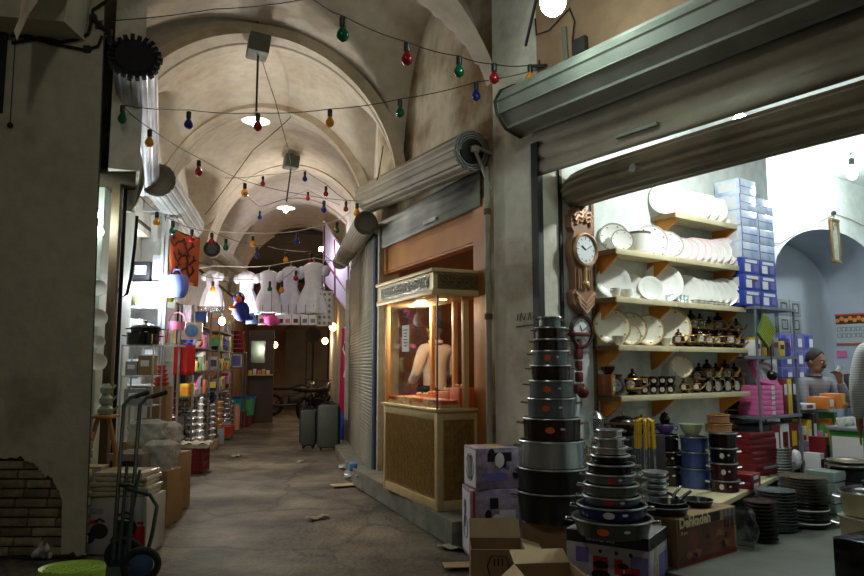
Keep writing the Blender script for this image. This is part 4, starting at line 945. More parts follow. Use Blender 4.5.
for k in range(3):
    z = .40 - k * .035; mb = MB(); mb.tube([(-.115 + k * .015, -.078, z - .05), (-.07, -.08, z - .005), (-.03, -.082, z - .02), (0, -.085, z + .03), (.03, -.082, z - .02), (.07, -.08, z - .005), (.115 - k * .015, -.078, z - .05)], .017, 6); mb.build('carved_crown', CK, t)
    z = -.31 - k * .035; mb = MB(); mb.tube([(-.115 + k * .02, -.078, z + .04), (-.06, -.08, z - .0), (0, -.085, z - .05), (.06, -.08, z), (.115 - k * .02, -.078, z + .04)], .017, 6); mb.build('carved_foot', CK, t)
mb = MB(); mb.lathe([(0, .024), (.114, .024), (.114, .02)], (0, -.07, .08), 32, eul(PI / 2, 0, 0)); f_ = mb.build('dial', CFACE, t)
def hands(mb, c, y, r, h1, h2):
    for a, l_, w_ in ((h1, r * .5, .007), (h2, r * .78, .005)):
        mb.box((c[0] + math.sin(a) * l_ / 2, y, c[1] + math.cos(a) * l_ / 2), (w_, .003, l_), Matrix.Rotation(a, 3, 'Y'))
    for i in range(12):
        a = i * PI / 6; mb.box((c[0] + math.sin(a) * r * .87, y, c[1] + math.cos(a) * r * .87), (.004 if i % 3 else .007, .002, .014), Matrix.Rotation(a, 3, 'Y'))
mb = MB(); hands(mb, (0, .08), -.0985, .105, -.95, 1.1); mb.build('clock_hands', BLACK, t)
mb = MB(); mb.tube([(0, -.08, -.06), (0, -.08, -.19)], .02, 7); mb.ball((0, -.085, -.20), .036, 14); mb.build('pendulum', mat('brass', (206, 178, 130), .3, .6), t)
mb = MB()
for x in (-.075, -.05, .05, .075): mb.tube([(x, -.08, -.08), (x, -.08, -.24)], .009, 6)
mb.build('side_columns', CKD, t)
t = thing('round_clock', 'round brown rimmed wall clock below the tall pendulum clock', 'clock', sh(579.5, 331.5, .03), ANG_N)
mb = MB(); mb.lathe([(.10, 0), (.132, .01), (.138, .03), (.125, .045), (.108, .04), (.105, .02)], (0, 0, 0), 36, eul(PI / 2, 0, 0), cap=False); mb.build('rim', mat('clock_rim', (66, 36, 30), .3), t)
mb = MB(); mb.lathe([(0, .022), (.112, .022), (.112, .0)], (0, 0, 0), 32, eul(PI / 2, 0, 0)); mb.build('dial', CFACE, t); mb = MB(); hands(mb, (0, 0), -.026, .10, -.35, 1.05); mb.build('clock_hands', BLACK, t)
t = thing('cuckoo_ornament', 'dark red carved clock ornament hanging behind the tall pot tower', 'ornament', sh(576, 372, .02), ANG_N)
RC = mat('red_carved', (110, 40, 30), .35, var=(12, .4))
mb = MB()
for z, w_ in ((.22, .05), (.14, .07), (.05, .055), (-.04, .06), (-.13, .09)): mb.bev((0, -.03, z), (w_, .05, .085), .015)
mb.ball((.02, -.05, -.16), .05, 10); mb.build('carved_body', RC, t); mb = MB(); mb.bev((0, -.04, .30), (.19, .08, .03), .01); mb.build('carved_top', RC, t)
for z, x, lab in ((345, 585.5, 'white price card under the round clock'), (400, 585, 'white price card beside the carved ornament')):
    mb = MB(); mb.box((0, 0, 0), (.06, .003, .10)); tag(mb.build('price_card', WHITEP, loc=sh(x, z, .015), rz=ANG_N), lab, 'card', 'price cards by the clocks')

# ---------------- low platform along the shelf wall
pe0, pe1 = gz(722, 503, .40), gz(806, 462, .40)
PLZ = .40
mb = MB(); pe2 = pe0.lerp(pe1, .66); po = [A(.34, .02), A(.34, .66), pe0, pe2, A(wof(pe2), .42), A(2.40, .42), A(2.40, .02)]
mb.prism([(p.x, p.y) for p in po], .035, None, (0, 0, PLZ - .035)); tag(mb.build('platform_boards', SHM), 'low cream board platform along the shelf wall holding stacks of pots', 'platform')
pl = SC.objects['platform_boards']
for (w, s) in ((.5, .1), (.5, .55), (1.4, .12), (1.4, .55), (2.3, .12), (2.5, .47)):
    mb = MB(); mb.box(A(w, s, (ZF + PLZ - .035) / 2), (.06, .06, PLZ - .035 - ZF), rotz(ANG_N)); mb.build('leg', SHD, pl)
def gp(px, py): return gz(px, py, PLZ)
def stack(px, py_bottom, rims, base_z, Y=None, what='', grp=None, first='lowest'):
    """pots one on another: rims = [(py of upper edge, half width px, body, rim, emblem, taper, colour word)] from the bottom"""
    P = gz(px, py_bottom, base_z); z = base_z; out = []
    for j, (py, hw, body, rim, emb, tp, word) in enumerate(rims):
        zt = gy(px, py, P.y).z; r = hw * P.y / FPX; h = zt - z
        t = pot('%s pot, %s up, %s' % (word, ORD[j], what), (P.x, P.y, z), r, h, body, rim, emb, tp, True, grp)
        z = zt; out.append(t)
    return P, z
P, z = stack(667, 484, [(464, 17.5, NOIR, CHROME, STK_R, .95, 'black'), (450, 16, NOIR, CHROME, STK_R, .95, 'black'), (434, 12.5, NOIR, CHROME, None, .95, 'plain black')], PLZ, what='in the tower crowned by a purple bowl', grp='purple crowned pot tower')
bowl('purple bowl crowning a tower of black pots', (P.x, P.y, z), .085, .085, mat('purple_enamel', (104, 84, 176), .3), handles=True, bandm=ALU)
vase('small black ornate pot standing on the purple bowl', (P.x, P.y, z + .087), .045, .085, NOIR, None, name='sugar_pot')
P, z = stack(696, 487, [(467, 14.5, BLUEP, ALU, None, .95, 'pale blue wrapped'), (451, 13, BLUEP, ALU, None, .95, 'mid blue'), (436, 13, BLUEP, ALU, None, .95, 'upper blue')], PLZ, what='in the blue tower', grp='blue pot tower')
bowl('pale green and yellow bowl crowning the blue pot tower', (P.x - .02, P.y, z), .095, .10, mat('celadon', (190, 196, 150), .35, col2=(160, 180, 160)), handles=False)
P, z = stack(725, 491, [(479, 13.5, mat('maroon_pot', (60, 18, 28), .25), ALU, STK_W, .97, 'maroon'), (462, 12.5, MATS['maroon_pot'], ALU, STK_W, .97, 'wrapped maroon'), (447, 12.5, NOIR, ALU, STK_W, .97, 'glossy black'), (432, 13, NOIR, ALU, None, .97, 'topmost black')], PLZ, what='in the maroon and black tower', grp='maroon pot tower')
for j in range(2):
    t = pot(['tan tapered pot turned over on the black tower', 'smaller tan tapered pot turned over on the other tan pot'][j], (P.x - .03, P.y, z + (0 if j == 0 else .072)), .10 - .015 * j, .07, TANP, GOLDB, None, 1.0, False, 'tan pots')
vase('tall black ornate vase on the platform by the tan pots', Vector((*gp(690, 470).xy, PLZ)), .055, .5, NOIR, None, name='vase', lid=False)
# samovars and bright steel by the clocks
def samovar(label, P, h, r, m):
    t = thing('samovar', label, 'samovar', P); mb = MB(); mb.lathe([(r * .8, 0), (r * .85, .02), (r * .35, h * .16), (r * .5, h * .24), (r, h * .34), (r, h * .62), (r * .6, h * .7), (r * .5, h * .74)], n=22); mb.build('urn', m, t)
    mb = MB(); mb.lathe([(r * .6, h * .74), (r * .7, h * .76), (r * .75, h * .9), (r * .4, h * .96), (r * .1, h * .98), (0, h)], n=20); mb.build('teapot_top', m, t)
    for sg in (-1, 1): mb = MB(); R = rotz(ANG_N + (0 if sg > 0 else PI)); mb.tube([R @ Vector(q) for q in ((r, 0, h * .58), (r * 1.5, 0, h * .6), (r * 1.5, 0, h * .42), (r, 0, h * .38))], .008, 6); mb.build('handle', GOLDB, t)
    mb = MB(); R = rotz(toward(Vector(P))); mb.tube([R @ Vector((r, 0, h * .38)), R @ Vector((r * 1.5, 0, h * .36)), R @ Vector((r * 1.5, 0, h * .31))], .009, 6); mb.build('tap', GOLDB, t)
    return t
samovar('chrome and gold samovar between the pot tower and the shelves', A(.43, .16, PLZ), .66, .085, CHROME)
samovar('smaller gilded samovar in front of the chrome one', A(.40, .40, PLZ), .44, .07, mat('gilt', (176, 146, 84), .22, .8))
c1 = carton('plain carton lifting the black tureens on the platform', A(.80, .22, PLZ), ANG_N, (.42, .28, .45), BLKB)
bowl('black lidded tureen with gold knob nearer the samovars', A(.70, .2, PLZ + .452), .115, .10, NOIR, 'black lidded tureens', 'tureen', 'tureen', True, lidm=NOIR, bandm=GOLDB)
bowl('black lidded tureen with gold knob behind the yellow ladles', A(.93, .2, PLZ + .452), .105, .09, NOIR, 'black lidded tureens', 'tureen', 'tureen', True, lidm=NOIR, bandm=GOLDB)
t = thing('ladle_set', 'set of yellow handled ladles hanging round a stand', 'ladle set', A(.60, .48, PLZ)); YEL = mat('yellow_handle', (214, 172, 30), .35)
mb = MB(); mb.tube([(0, 0, 0), (0, 0, .62)], .012, 6); mb.lathe([(.08, 0), (.08, .01), (0, .02)], n=16); mb.build('stand', CHROME, t)
for i in range(7):
    a = 2 * PI * i / 7; R = rotz(a); mb = MB(); mb.tube([R @ Vector((.03, 0, .60)), R @ Vector((.065, 0, .585)), R @ Vector((.072, 0, .38))], .011, 6); hd = mb.build('ladle_handle', YEL, t); mb = MB(); mb.tube([R @ Vector((.072, 0, .38)), R @ Vector((.075, 0, .20))], .004, 5); mb.ball(R @ Vector((.085, 0, .19)), .03, 8, sz=.6); mb.build('ladle_spoon', CHROME, hd)
bowl('wide black bowl with gold pattern on top of the lacquer stack', Vector((*gp(733, 470).xy, 0)) + Vector((0, 0, .985)), .125, .085, NOIR, 'black lacquer bowls', bandm=GOLDB)
bowl('black bowl with gold pattern under the wide one', Vector((*gp(735, 470).xy, 0)) + Vector((0, 0, .885)), .10, .098, NOIR, 'black lacquer bowls', bandm=GOLDB)
q = Vector((*gp(735, 470).xy, PLZ))
carton('dark carton column carrying the black lacquer bowls', q, ANG_N, (.22, .22, .40), BLKB)
for j in range(4): pot('%s shallow steel tray from the bottom, under the lacquer bowls' % ORD[j], q + Vector((0, 0, .401 + j * .021)), .12 - j * .008, .02, ALU, ALU, None, .9, False, 'steel trays under lacquer bowls', 'steel_tray', cat='tray')
# red cartons
rb0 = gp(752, 474)
for j in range(7): carton('%s red carton from the bottom of the stack beyond the black pots' % ORD[j], Vector((rb0.x, rb0.y, PLZ + j * .056)), ANG_N + .1 * math.sin(j), (.40, .26, .055), REDB, [('f', 0, 0, .96, .12, BLKB), ('t', 0, 0, .7, .7, BLKB)], group='red carton stack')
rb1 = gp(744, 487)
for j in range(2): carton('%s carton of the short red stack wrapped in plastic' % ('upper' if j else 'lower'), Vector((rb1.x, rb1.y, PLZ + j * .06)), ANG_N + .2, (.22, .20, .058), REDB, [('f', 0, 0, .5, .5, WHITEP)], group='short red stack')
rb2 = gp(780, 472)
for j in range(9): pot('%s olive platter from the bottom, stacked past the red cartons' % ORD[j], Vector((rb2.x, rb2.y, PLZ + j * .026)), .115 - .002 * j, .024, mat('olive_steel', (110, 112, 92), .35, .5), ALU, None, .92, False, 'olive platter stack', 'platter', cat='platter')
rb3 = gp(795, 470); t = thing('wrapped_bundle', 'white plastic wrapped bundle behind the olive platters', 'bundle', Vector((rb3.x, rb3.y, PLZ)))
mb = MB(); mb.grid(lambda u, v: ((.06 + .012 * math.sin(u * 40 + v * 9)) * math.cos(2 * PI * u) * (math.sin(PI * min(1, v * 1.0)) ** .35 if 0 < v < 1 else 0), (.06 + .01 * math.sin(u * 31 + v * 7)) * math.sin(2 * PI * u) * (math.sin(PI * v) ** .35 if 0 < v < 1 else 0), v * .20), 22, 10); mb.build('wrap', WHITEP, t)
rb4 = gp(813, 466)
carton('plain dark carton under the white picture cartons', Vector((rb4.x, rb4.y, ZF)), ANG_N - .25, (.31, .25, PLZ - ZF - .002), BLKB)
for j in range(4): carton('%s white carton with dark pot pictures, from the bottom' % ORD[j], Vector((rb4.x, rb4.y, PLZ + j * .066)), ANG_N - .25, (.30, .24, .065), LILAC, [('f', -.25, 0, .3, .5, BLKB), ('f', .22, 0, .3, .5, BLKB), ('t', 0, .1, .6, .3, REDB)], group='white picture cartons')

# ---------------- stacks on the shop floor
def pstack(px, pyb, r, h, n, m, what, grp, z0=ZF, rim=None):
    P = gz(px, pyb, z0)
    for j in range(n):
        t = thing('flat_plate', '%s plate from the bottom of the %s' % (ORD[j] if j < n - 1 else 'topmost', what), 'plate', (P.x, P.y, z0 + j * h / n), 0, grp)
        hh = h / n; mb = MB(); mb.lathe([(0, 0), (r * .62, 0), (r * .66, .003), (r, hh * .86), (r, hh * .98), (r * .96, hh * .98), (r * .64, .01), (0, .01)], n=28); mb.build('dish', m, t)
    return P
BRS = mat('brown_glass', (60, 58, 50), .15, .1); GRG = mat('grey_glass', (108, 122, 122), .12, .1)
pstack(762, 541, .115, .29, 11, BRS, 'brown plate stack by the plastic bag', 'brown plate stack by the bag')
pstack(777, 530, .150, .31, 13, GRG, 'tall greyish glass plate stack', 'grey glass plate stack')
pstack(807, 526, .165, .20, 8, BRS, 'wide dark plate stack with a pale tie', 'lower wide dark plate stack')
pstack(808, 526, .178, .19, 8, mat('taupe_glass', (96, 88, 72), .2, .1), 'wide taupe plate stack resting on the dark one', 'upper wide taupe plate stack', ZF)
for o in list(SC.objects):
    if o.parent is None and o.get('group') == 'upper wide taupe plate stack': o.location.z += .205; o.location.x -= .02
pb = gz(807, 526, ZF)
t = thing('tie_band', 'pale string tied round the wide dark plate stack', 'string', (pb.x, pb.y, ZF)); mb = MB(); mb.lathe([(.169, .04), (.171, .045), (.169, .05)], n=28, cap=False); mb.lathe([(.169, .14), (.171, .145), (.169, .15)], n=28, cap=False); mb.build('string', WHITEP, t)
for i, (px, py, r) in enumerate(((758, 500, .10), (775, 497, .11), (790, 490, .10))):
    P = gz(px, py, .40 - .06); P = gz(px, 512, ZF); 
    bowl('%s clear glass bowl stacked behind the plate stacks, counted from the pots' % ORD[i], (P.x + .1, P.y + .16, ZF + .20), r, .09, CLEAR, 'clear glass bowls', 'glass_bowl')
    carton('%s pale low carton carrying a clear glass bowl' % ORD[i], (P.x + .1, P.y + .16, ZF), ANG_N, (.2, .2, .2), GRYB, group='pale low cartons')
P = gz(829, 522, ZF)
for j in range(5):
    t = thing('glass_block', '%s clear glass dish from the bottom of the square stack' % ORD[j], 'dish', (P.x, P.y, ZF + j * .085), ANG_N + .1 * (j % 2), 'square glass stack'); mb = MB(); mb.box((0, 0, .04), (.21, .21, .075), taper=1.06); mb.build('dish_body', mat('frosted_glass', (176, 196, 190), .25, 0, trans=.3), t)
t = thing('plastic_bag', 'clear crumpled plastic bag at the end of the cookware carton', 'bag', gz(744, 548, ZF))
random.seed(11)
mb = MB(); mb.grid(lambda u, v: (lambda a, k: (.085 * k * math.cos(a) * (1 + .12 * math.sin(5 * a + 9 * v)), .075 * k * math.sin(a) * (1 + .12 * math.sin(4 * a + 7 * v)), v * .27))(2 * PI * u, (.8 + .35 * math.sin(PI * v)) if v < .98 else .7), 30, 14); mb.build('film', glass('bag_film', (190, 196, 192), .3, .12), t)
P = gz(851, 520, ZF); t = thing('basket_tub', 'tall black ribbed tub holding shallow pans near the cream casseroles', 'tub', P)
mb = MB(); mb.lathe([(.10, 0), (.13, .42), (.125, .42), (.095, .01), (0, .01)], n=26); mb.build('tub_wall', BLACKM, t); mb = MB()
for z in (.1, .2, .3, .4): mb.lathe([(.10 + z * .075, z), (.112 + z * .075, z + .01), (.10 + z * .075, z + .02)], n=26, cap=False)
mb.build('tub_ribs', BLACKM, t)
for j in range(2): pot('%s shallow bronze pan lying on the black tub' % ('upper' if j else 'lower'), (P.x + .01 * j, P.y, .545 + j * .035), .16, .033, mat('bronze_pan', (120, 106, 84), .3, .5), ALU, None, .8, False, 'pans on the black tub', 'shallow_pan', cat='pan')
P = gz(868, 548, ZF); CRC = mat('cream_enamel', (176, 166, 132), .3)
pot('lower cream casserole at the edge of the shop floor', (P.x, P.y, ZF), .17, .22, CRC, ALU, None, .9, True, 'cream casseroles', lid=None, inside=False)
pot('upper cream casserole with black lid on the lower one', (P.x, P.y, ZF + .222), .155, .17, CRC, ALU, None, .88, True, 'cream casseroles', lid=NOIR)
P = Vector((2.42, 4.08, ZF)); t = thing('black_appliance_box', 'glossy black box with red and white edges at the corner of the shop floor', 'box', P, ANG_N - .1)
mb = MB(); mb.bev((.18, 0, .15), (.42, .30, .30), .012); mb.build('box_body', mat('gloss_black', (14, 14, 16), .12), t); mb = MB(); mb.box((-.025, -.153, .15), (.012, .006, .29)); mb.build('white_line', STK_W, t); mb = MB(); mb.box((-.031, -.145, .15), (.004, .012, .29)); mb.build('red_edge', REDB, t)

# ---------------- boxes beyond the shelves
def zat(px, py, s): return sh(px, py, s).z
bw0 = 2.50
for r_ in range(8):
    z0 = 1.97 + r_ * .155
    for c_ in range(2):
        if r_ == 7 and c_ == 1: continue
        w_ = bw0 + .02 + c_ * .30 + random.uniform(-.01, .01); kind = r_ < 3
        m = BLUEB if kind else mat('wrapped_blue', (150, 170, 214), .25, var=(5, .45), col2=(222, 228, 240))
        deco = [('f', .0, .30, .7, .18, WHITEP), ('f', -.22, -.12, .34, .5, WHITEP), ('f', .25, -.1, .25, .45, PURP), ('l', 0, 0, .6, .6, WHITEP)] if kind else [('f', 0, 0, .9, .06, BLUEB), ('f', -.46, 0, .05, .95, BLUEB), ('l', .0, .0, .7, .5, WHITEP)]
        if r_ == 1 and c_ == 0: deco.append(('f', .1, .1, .3, .2, REDB))
        carton('%s %s carton, %s row above the rack, %s' % ('blue printed' if kind else 'plastic wrapped blue', 'appliance', ORD[r_], 'by the shelf ends' if c_ == 0 else 'by the arch'), A(w_, .17, z0), ANG_N, (.29, .26, .152), m, deco, group='blue cartons above the rack')
# metal rack with smaller goods
t = thing('metal_rack', 'grey blue metal rack between the crockery shelves and the arch', 'rack', A(bw0 - .06, 0, ZF), ANG_N)
RK = mat('rack_paint', (110, 116, 128), .5)
for x in (0, .70):
    for y in (-.02, -.36): mb = MB(); mb.box((x, y, .92), (.018, .018, 1.84)); mb.build('upright', RK, t)
for z in (.35, .80, 1.36, 1.83): mb = MB(); mb.box((.35, -.19, z), (.74, .38, .025)); mb.build('rack_shelf', RK, t)
for i in range(6):
    carton('%s pale printed packet from the shelf ends on the rack' % ORD[i], A(bw0 + .01 + i * .11, .26, ZF + 1.375), ANG_N, (.10, .14, .15 + .03 * (i % 2)), [WHITEP, YELB, REDB, GRYB, YELB, BLUEB][i], [('f', 0, .1, .7, .3, REDB if i % 2 else BLKB)], group='packets on the rack')
for j in range(6): carton('%s pink box from the bottom of the pink stack' % ORD[j], A(bw0 + .20, .22, ZF + .815 + j * .047), ANG_N, (.36, .26, .046), PINKB, [('f', 0, 0, .16, .7, WHITEP)], group='pink box stack')
t = carton('pink box with a white picture leaning on the pink stack', A(bw0 + .22, .30, ZF + 1.10), ANG_N, (.34, .05, .24), PINKB, [('f', 0, .02, .6, .7, WHITEP), ('f', .05, .05, .3, .3, GRYB)]); t.rotation_euler = (-.45, .12, ANG_N)
for i in range(3): carton('%s narrow red and black packet beside the pink boxes' % ORD[i], A(bw0 + .45 + i * .085, .26, ZF + .815), ANG_N, (.075, .16, .34), [REDB, YELB, BLKB][i], [('f', 0, .2, .6, .3, WHITEP)], group='narrow packets by the pink boxes')
for i in range(4): carton('%s carton on the lowest rack board below the pink stack' % ORD[i], A(bw0 + .04 + i * .17, .22, ZF + .365), ANG_N, (.155, .26, .36), [BLKB, REDB, WHITEP, REDB][i], [('f', 0, .1, .6, .4, [GRYB, WHITEP, REDB, YELB][i])], group='cartons low on the rack')
t = thing('striped_mat', 'green and yellow striped square hanging cornerwise from the blue cartons', 'mat', sh(766, 331, .42), ANG_N)
mb = MB(); R = Matrix.Rotation(math.radians(38), 3, 'Y'); mb.box((0, 0, 0), (.24, .02, .24), R); mb.build('mat_sheet', mat('mat_green', (58, 96, 50), .6), t)
for i in range(9): mb = MB(); mb.box(R @ Vector((0, -.012, -.10 + i * .025)), (.225, .006, .010), R); mb.build('stripe', mat('mat_yellow', (180, 186, 60), .6), t)
mb = MB(); mb.tube([(-.06, 0, .15), (-.04, .02, .34)], .003, 4); mb.build('string', BLACK, t)
t = thing('ladle_bundle', 'dark round ladles with a white tag hanging under the striped mat', 'utensil', sh(772, 372, .45), ANG_N)
mb = MB(); mb.tube([(0, 0, .02), (0, 0, .24)], .006, 5); mb.ball((0, 0, -.03), .05, 12); mb.build('ladle_head', NOIR, t); mb = MB(); mb.box((.01, -.02, .09), (.04, .003, .05), eul(0, .5, 0)); mb.build('tag', WHITEP, t)
# cupboard and blue lilac boxes in the niche
t = thing('low_cupboard', 'low grey cupboard in the niche under the blue appliance boxes', 'cupboard', A(4.22, -.50, ZF), ANG_N)
mb = MB(); mb.bev((.45, 0, .43), (1.0, .40, .86), .01); mb.build('carcass', GRYB, t)
for x in (.21, .69): mb = MB(); mb.bev((x, -.205, .43), (.46, .015, .80), .004); d = mb.build('door', GRYB, t); mb = MB(); mb.box((x + (.18 if x < .4 else -.18), -.22, .5), (.012, .02, .1)); mb.build('handle', ALU, d)
for r_ in range(6):
    n = (3, 3, 3, 3, 2, 2)[r_]
    for c_ in range(n):
        deco = [('f', -.18, .02, .42, .7, BLUEB), ('f', .22, -.05, .36, .5, WHITEP), ('f', .0, .4, .8, .1, PURP)] if r_ < 4 else [('f', 0, 0, .55, .6, BLKB), ('f', 0, 0, .4, .45, WHITEP)]
        carton('%s appliance box in the niche, row %s from below, %s from the rack' % ('lilac blue' if r_ < 4 else 'pale grey', ORD[r_], ORD[c_]), A(4.36 + c_ * .27, -.5, ZF + .862 + r_ * .202), ANG_N, (.255, .26, .20), PURP if r_ < 4 else GRYB, deco, group='niche appliance boxes')
# ---------------- hanging picture, calendar, notes
t = thing('framed_scroll', 'narrow gold framed picture hanging from the crown of the arch', 'picture', sh(835.5, 241, .04), ANG_N)
mb = MB(); GF = mat('gilt_frame', (104, 80, 46), .4, .3)
for (c, s_) in (((-.085, 0, 0), (.025, .03, .50)), ((.085, 0, 0), (.025, .03, .50)), ((0, 0, .25), (.21, .035, .035)), ((0, 0, -.25), (.21, .035, .035))): mb.bev(c, s_, .005)
mb.build('frame', GF, t); mb = MB(); mb.box((0, .005, 0), (.15, .008, .48)); mb.build('picture_sheet', mat('scroll_paper', (140, 150, 144), .6, var=(20, .35)), t)
mb = MB(); mb.tube([(-.06, -.012, .12), (-.05, -.012, .17), (0, -.012, .21), (.05, -.012, .17), (.06, -.012, .12)], .006, 5); mb.build('painted_arch', GF, t)
mb = MB(); mb.tube([(0, 0, .27), (0, 0, .33)], .004, 4); mb.ball((0, 0, .34), .03, 8); mb.build('hook', BLACK, t)
t = thing('hanging_wire', 'thin grey cord looping across the arch wall to the picture hook', 'cord', (0, 0, 0)); mb = MB(); mb.tube([sh(x, y, .02) for x, y in ((766, 244), (781, 243), (800, 231), (835, 214), (850, 219), (864, 226))], .005, 5); mb.build('cable', GREYB, t)
t = thing('wall_calendar', 'wall calendar with fruit picture and grid of days in the niche', 'calendar', on(851, 329, A(6.33, 0), E), ANG_N - PI / 2)
mb = MB(); mb.box((0, 0, 0), (.40, .006, .42)); mb.build('sheet', mat('calendar_paper', (176, 186, 188), .7), t)
mb = MB(); mb.box((0, -.005, .20), (.40, .003, .02)); mb.box((0, -.005, -.20), (.40, .003, .02)); mb.build('red_strip', mat('calendar_red', (200, 70, 56), .6), t)
mb = MB(); mb.box((0, -.005, .13), (.38, .003, .12)); pc = mb.build('fruit_picture', mat('fruit_dark', (56, 50, 30), .6), t)
mb = MB()
for i in range(7): mb.lathe([(0, 0), (.03, 0), (.02, .004), (0, .005)], (-.165 + i * .055, -.007, .12 + .025 * (i % 2)), 10, eul(PI / 2, 0, 0))
mb.build('fruit_print', ORGB, pc)
mb = MB()
for r_ in range(2):
    for c_ in range(6):
        for (dx, dz, sx, sz) in ((-.022, 0, .005, .05), (.022, 0, .005, .05), (0, .025, .05, .005), (0, -.025, .05, .005)): mb.box((-.15 + c_ * .06 + dx, -.005, -.0 - r_ * .085 + dz), (sx, .003, sz))
mb.build('day_grid', mat('calendar_ink', (90, 80, 96), .6), t)
mb = MB(); mb.box((0, 0, 0), (.13, .006, .09)); tag(mb.build('pink_note', PINKB, loc=on(842, 354, A(6.335, 0), E), rz=ANG_N - PI / 2), 'small pink note on the niche wall under the calendar', 'note')
# ---------------- counter with goods before the clerk
t = thing('shop_counter', 'dark counter desk before the seated clerk', 'counter', A(3.92, 0.86, ZF), ANG_N)
mb = MB(); mb.bev((.9, 0, .76), (1.9, .46, .035), .006); mb.build('desk_top', BLKB, t); mb = MB(); mb.box((.9, -.2, .38), (1.84, .03, .72)); mb.box((.0, .0, .38), (.03, .42, .72)); mb.box((1.8, .0, .38), (.03, .42, .72)); mb.build('desk_body', mat('desk_brown', (60, 48, 40), .6), t)
cz = ZF + .7785
for i, (x, y, sx, sy, sz, m, dm, lab) in enumerate([(.05, .0, .16, .2, .10, WHITEP, REDB, 'white carton with red panel at the rack end of the counter'), (.22, .02, .14, .2, .16, GRYB, WHITEP, 'grey white packet stack on the counter'), (.40, -.05, .20, .24, .05, BLKB, WHITEP, 'flat dark tray of papers on the counter'), (.66, -.08, .15, .2, .10, ORGB, YELB, 'orange carton on the counter before the clerk'), (.86, -.08, .17, .22, .09, ORGB, WHITEP, 'second orange carton on the counter beside a pale one'), (1.06, .0, .2, .2, .08, GRNB, YELB, 'green carton lying towards the customer on the counter'), (1.32, .02, .26, .22, .06, BLUEB, WHITEP, 'flat blue carton near the customer on the counter')]):
    p = A(3.92 + x, .86 - y, cz); carton(lab, p, ANG_N + random.uniform(-.15, .15), (sx, sy, sz), m, [('f', 0, 0, .6, .6, dm), ('t', 0, 0, .6, .5, WHITEP)])
# packets piled between the rack and the counter
for i in range(8):
    m = [REDB, WHITEP, YELB, BLKB, PINKB, GRNB, ORGB, GRNB][i]
    carton('%s tall packet from the rack, back row beside the counter' % ORD[i], A(3.24 + i * .085, .22 + .012 * i, ZF), ANG_N, (.078, .16, .62 + .06 * ((i * 5) % 4)), m, [('f', 0, .25, .7, .25, WHITEP if m is not WHITEP else REDB), ('f', 0, .0, .6, .2, [YELB, GRNB, REDB, PINKB][i % 4])], group='tall packets beside the counter')
for i in range(7):
    m = [WHITEP, REDB, GRYB, PINKB, REDB, BLUEB, YELB][i]
    carton('%s short packet from the rack, front row beside the counter' % ORD[i], A(3.22 + i * .095, .44 + .012 * i, ZF), ANG_N, (.088, .16, .44 + .05 * ((i * 3) % 4)), m, [('f', 0, .25, .7, .25, BLKB), ('f', 0, .0, .6, .2, [YELB, WHITEP, REDB, PINKB][i % 4])], group='short packets beside the counter')
for i, (w_, s_, z_, sz, m, dm, lab) in enumerate(((3.36, .26, .84, (.24, .2, .06), WHITEP, REDB, 'flat white carton lying over the tall packets'), (3.64, .34, .84, (.20, .2, .12), ORGB, WHITEP, 'orange carton lying over the tall packets'), (3.84, .36, .84, (.17, .2, .15), ORGB, YELB, 'taller orange carton beside the flat orange one'))):
    carton(lab, A(w_, s_, ZF + z_ + .005), ANG_N + .08 * i, sz, m, [('f', 0, 0, .5, .6, dm), ('t', 0, 0, .5, .5, WHITEP)])
t = thing('cup_display', 'glass topped display shelf with white cups near the customer', 'display shelf', A(2.86, .92, ZF), ANG_N)
mb = MB(); mb.bev((.4, 0, .72), (.86, .34, .03), .004); mb.build('display_top', GRYB, t); mb = MB(); mb.box((.4, 0, .35), (.80, .30, .70)); mb.build('display_body', GRNB, t)
mb = MB(); mb.box((.12, -.153, .42), (.18, .004, .34)); mb.build('printed_panel', ORGB, t); mb = MB(); mb.box((.50, -.153, .5), (.3, .004, .2)); mb.build('printed_panel', BLUEB, t); mb = MB(); mb.box((-.003, 0, .35), (.004, .26, .6)); mb.build('printed_panel', WHITEP, t)
for i in range(12): cup('%s white cup on the glass topped display, %s row' % (ORD[i // 2], 'front' if i % 2 else 'rear'), A(2.93 + (i // 2) * .125, .92 + (.08 if i % 2 else -.07), ZF + .736), WHITEC, .045, .075, 'white cups on the display', ha=ANG_N)
t = thing('dark_bowl_lamp', 'dark wide bowl on a stand beyond the clerk', 'bowl', A(4.95, .3, cz - .02)); mb = MB(); mb.lathe([(.09, 0), (.02, .02), (.02, .14), (.06, .16), (.16, .24), (.155, .24), (0, .17)], n=22); mb.build('bowl_body', BRS, t)
t.location = A(5.3, .70, cz)
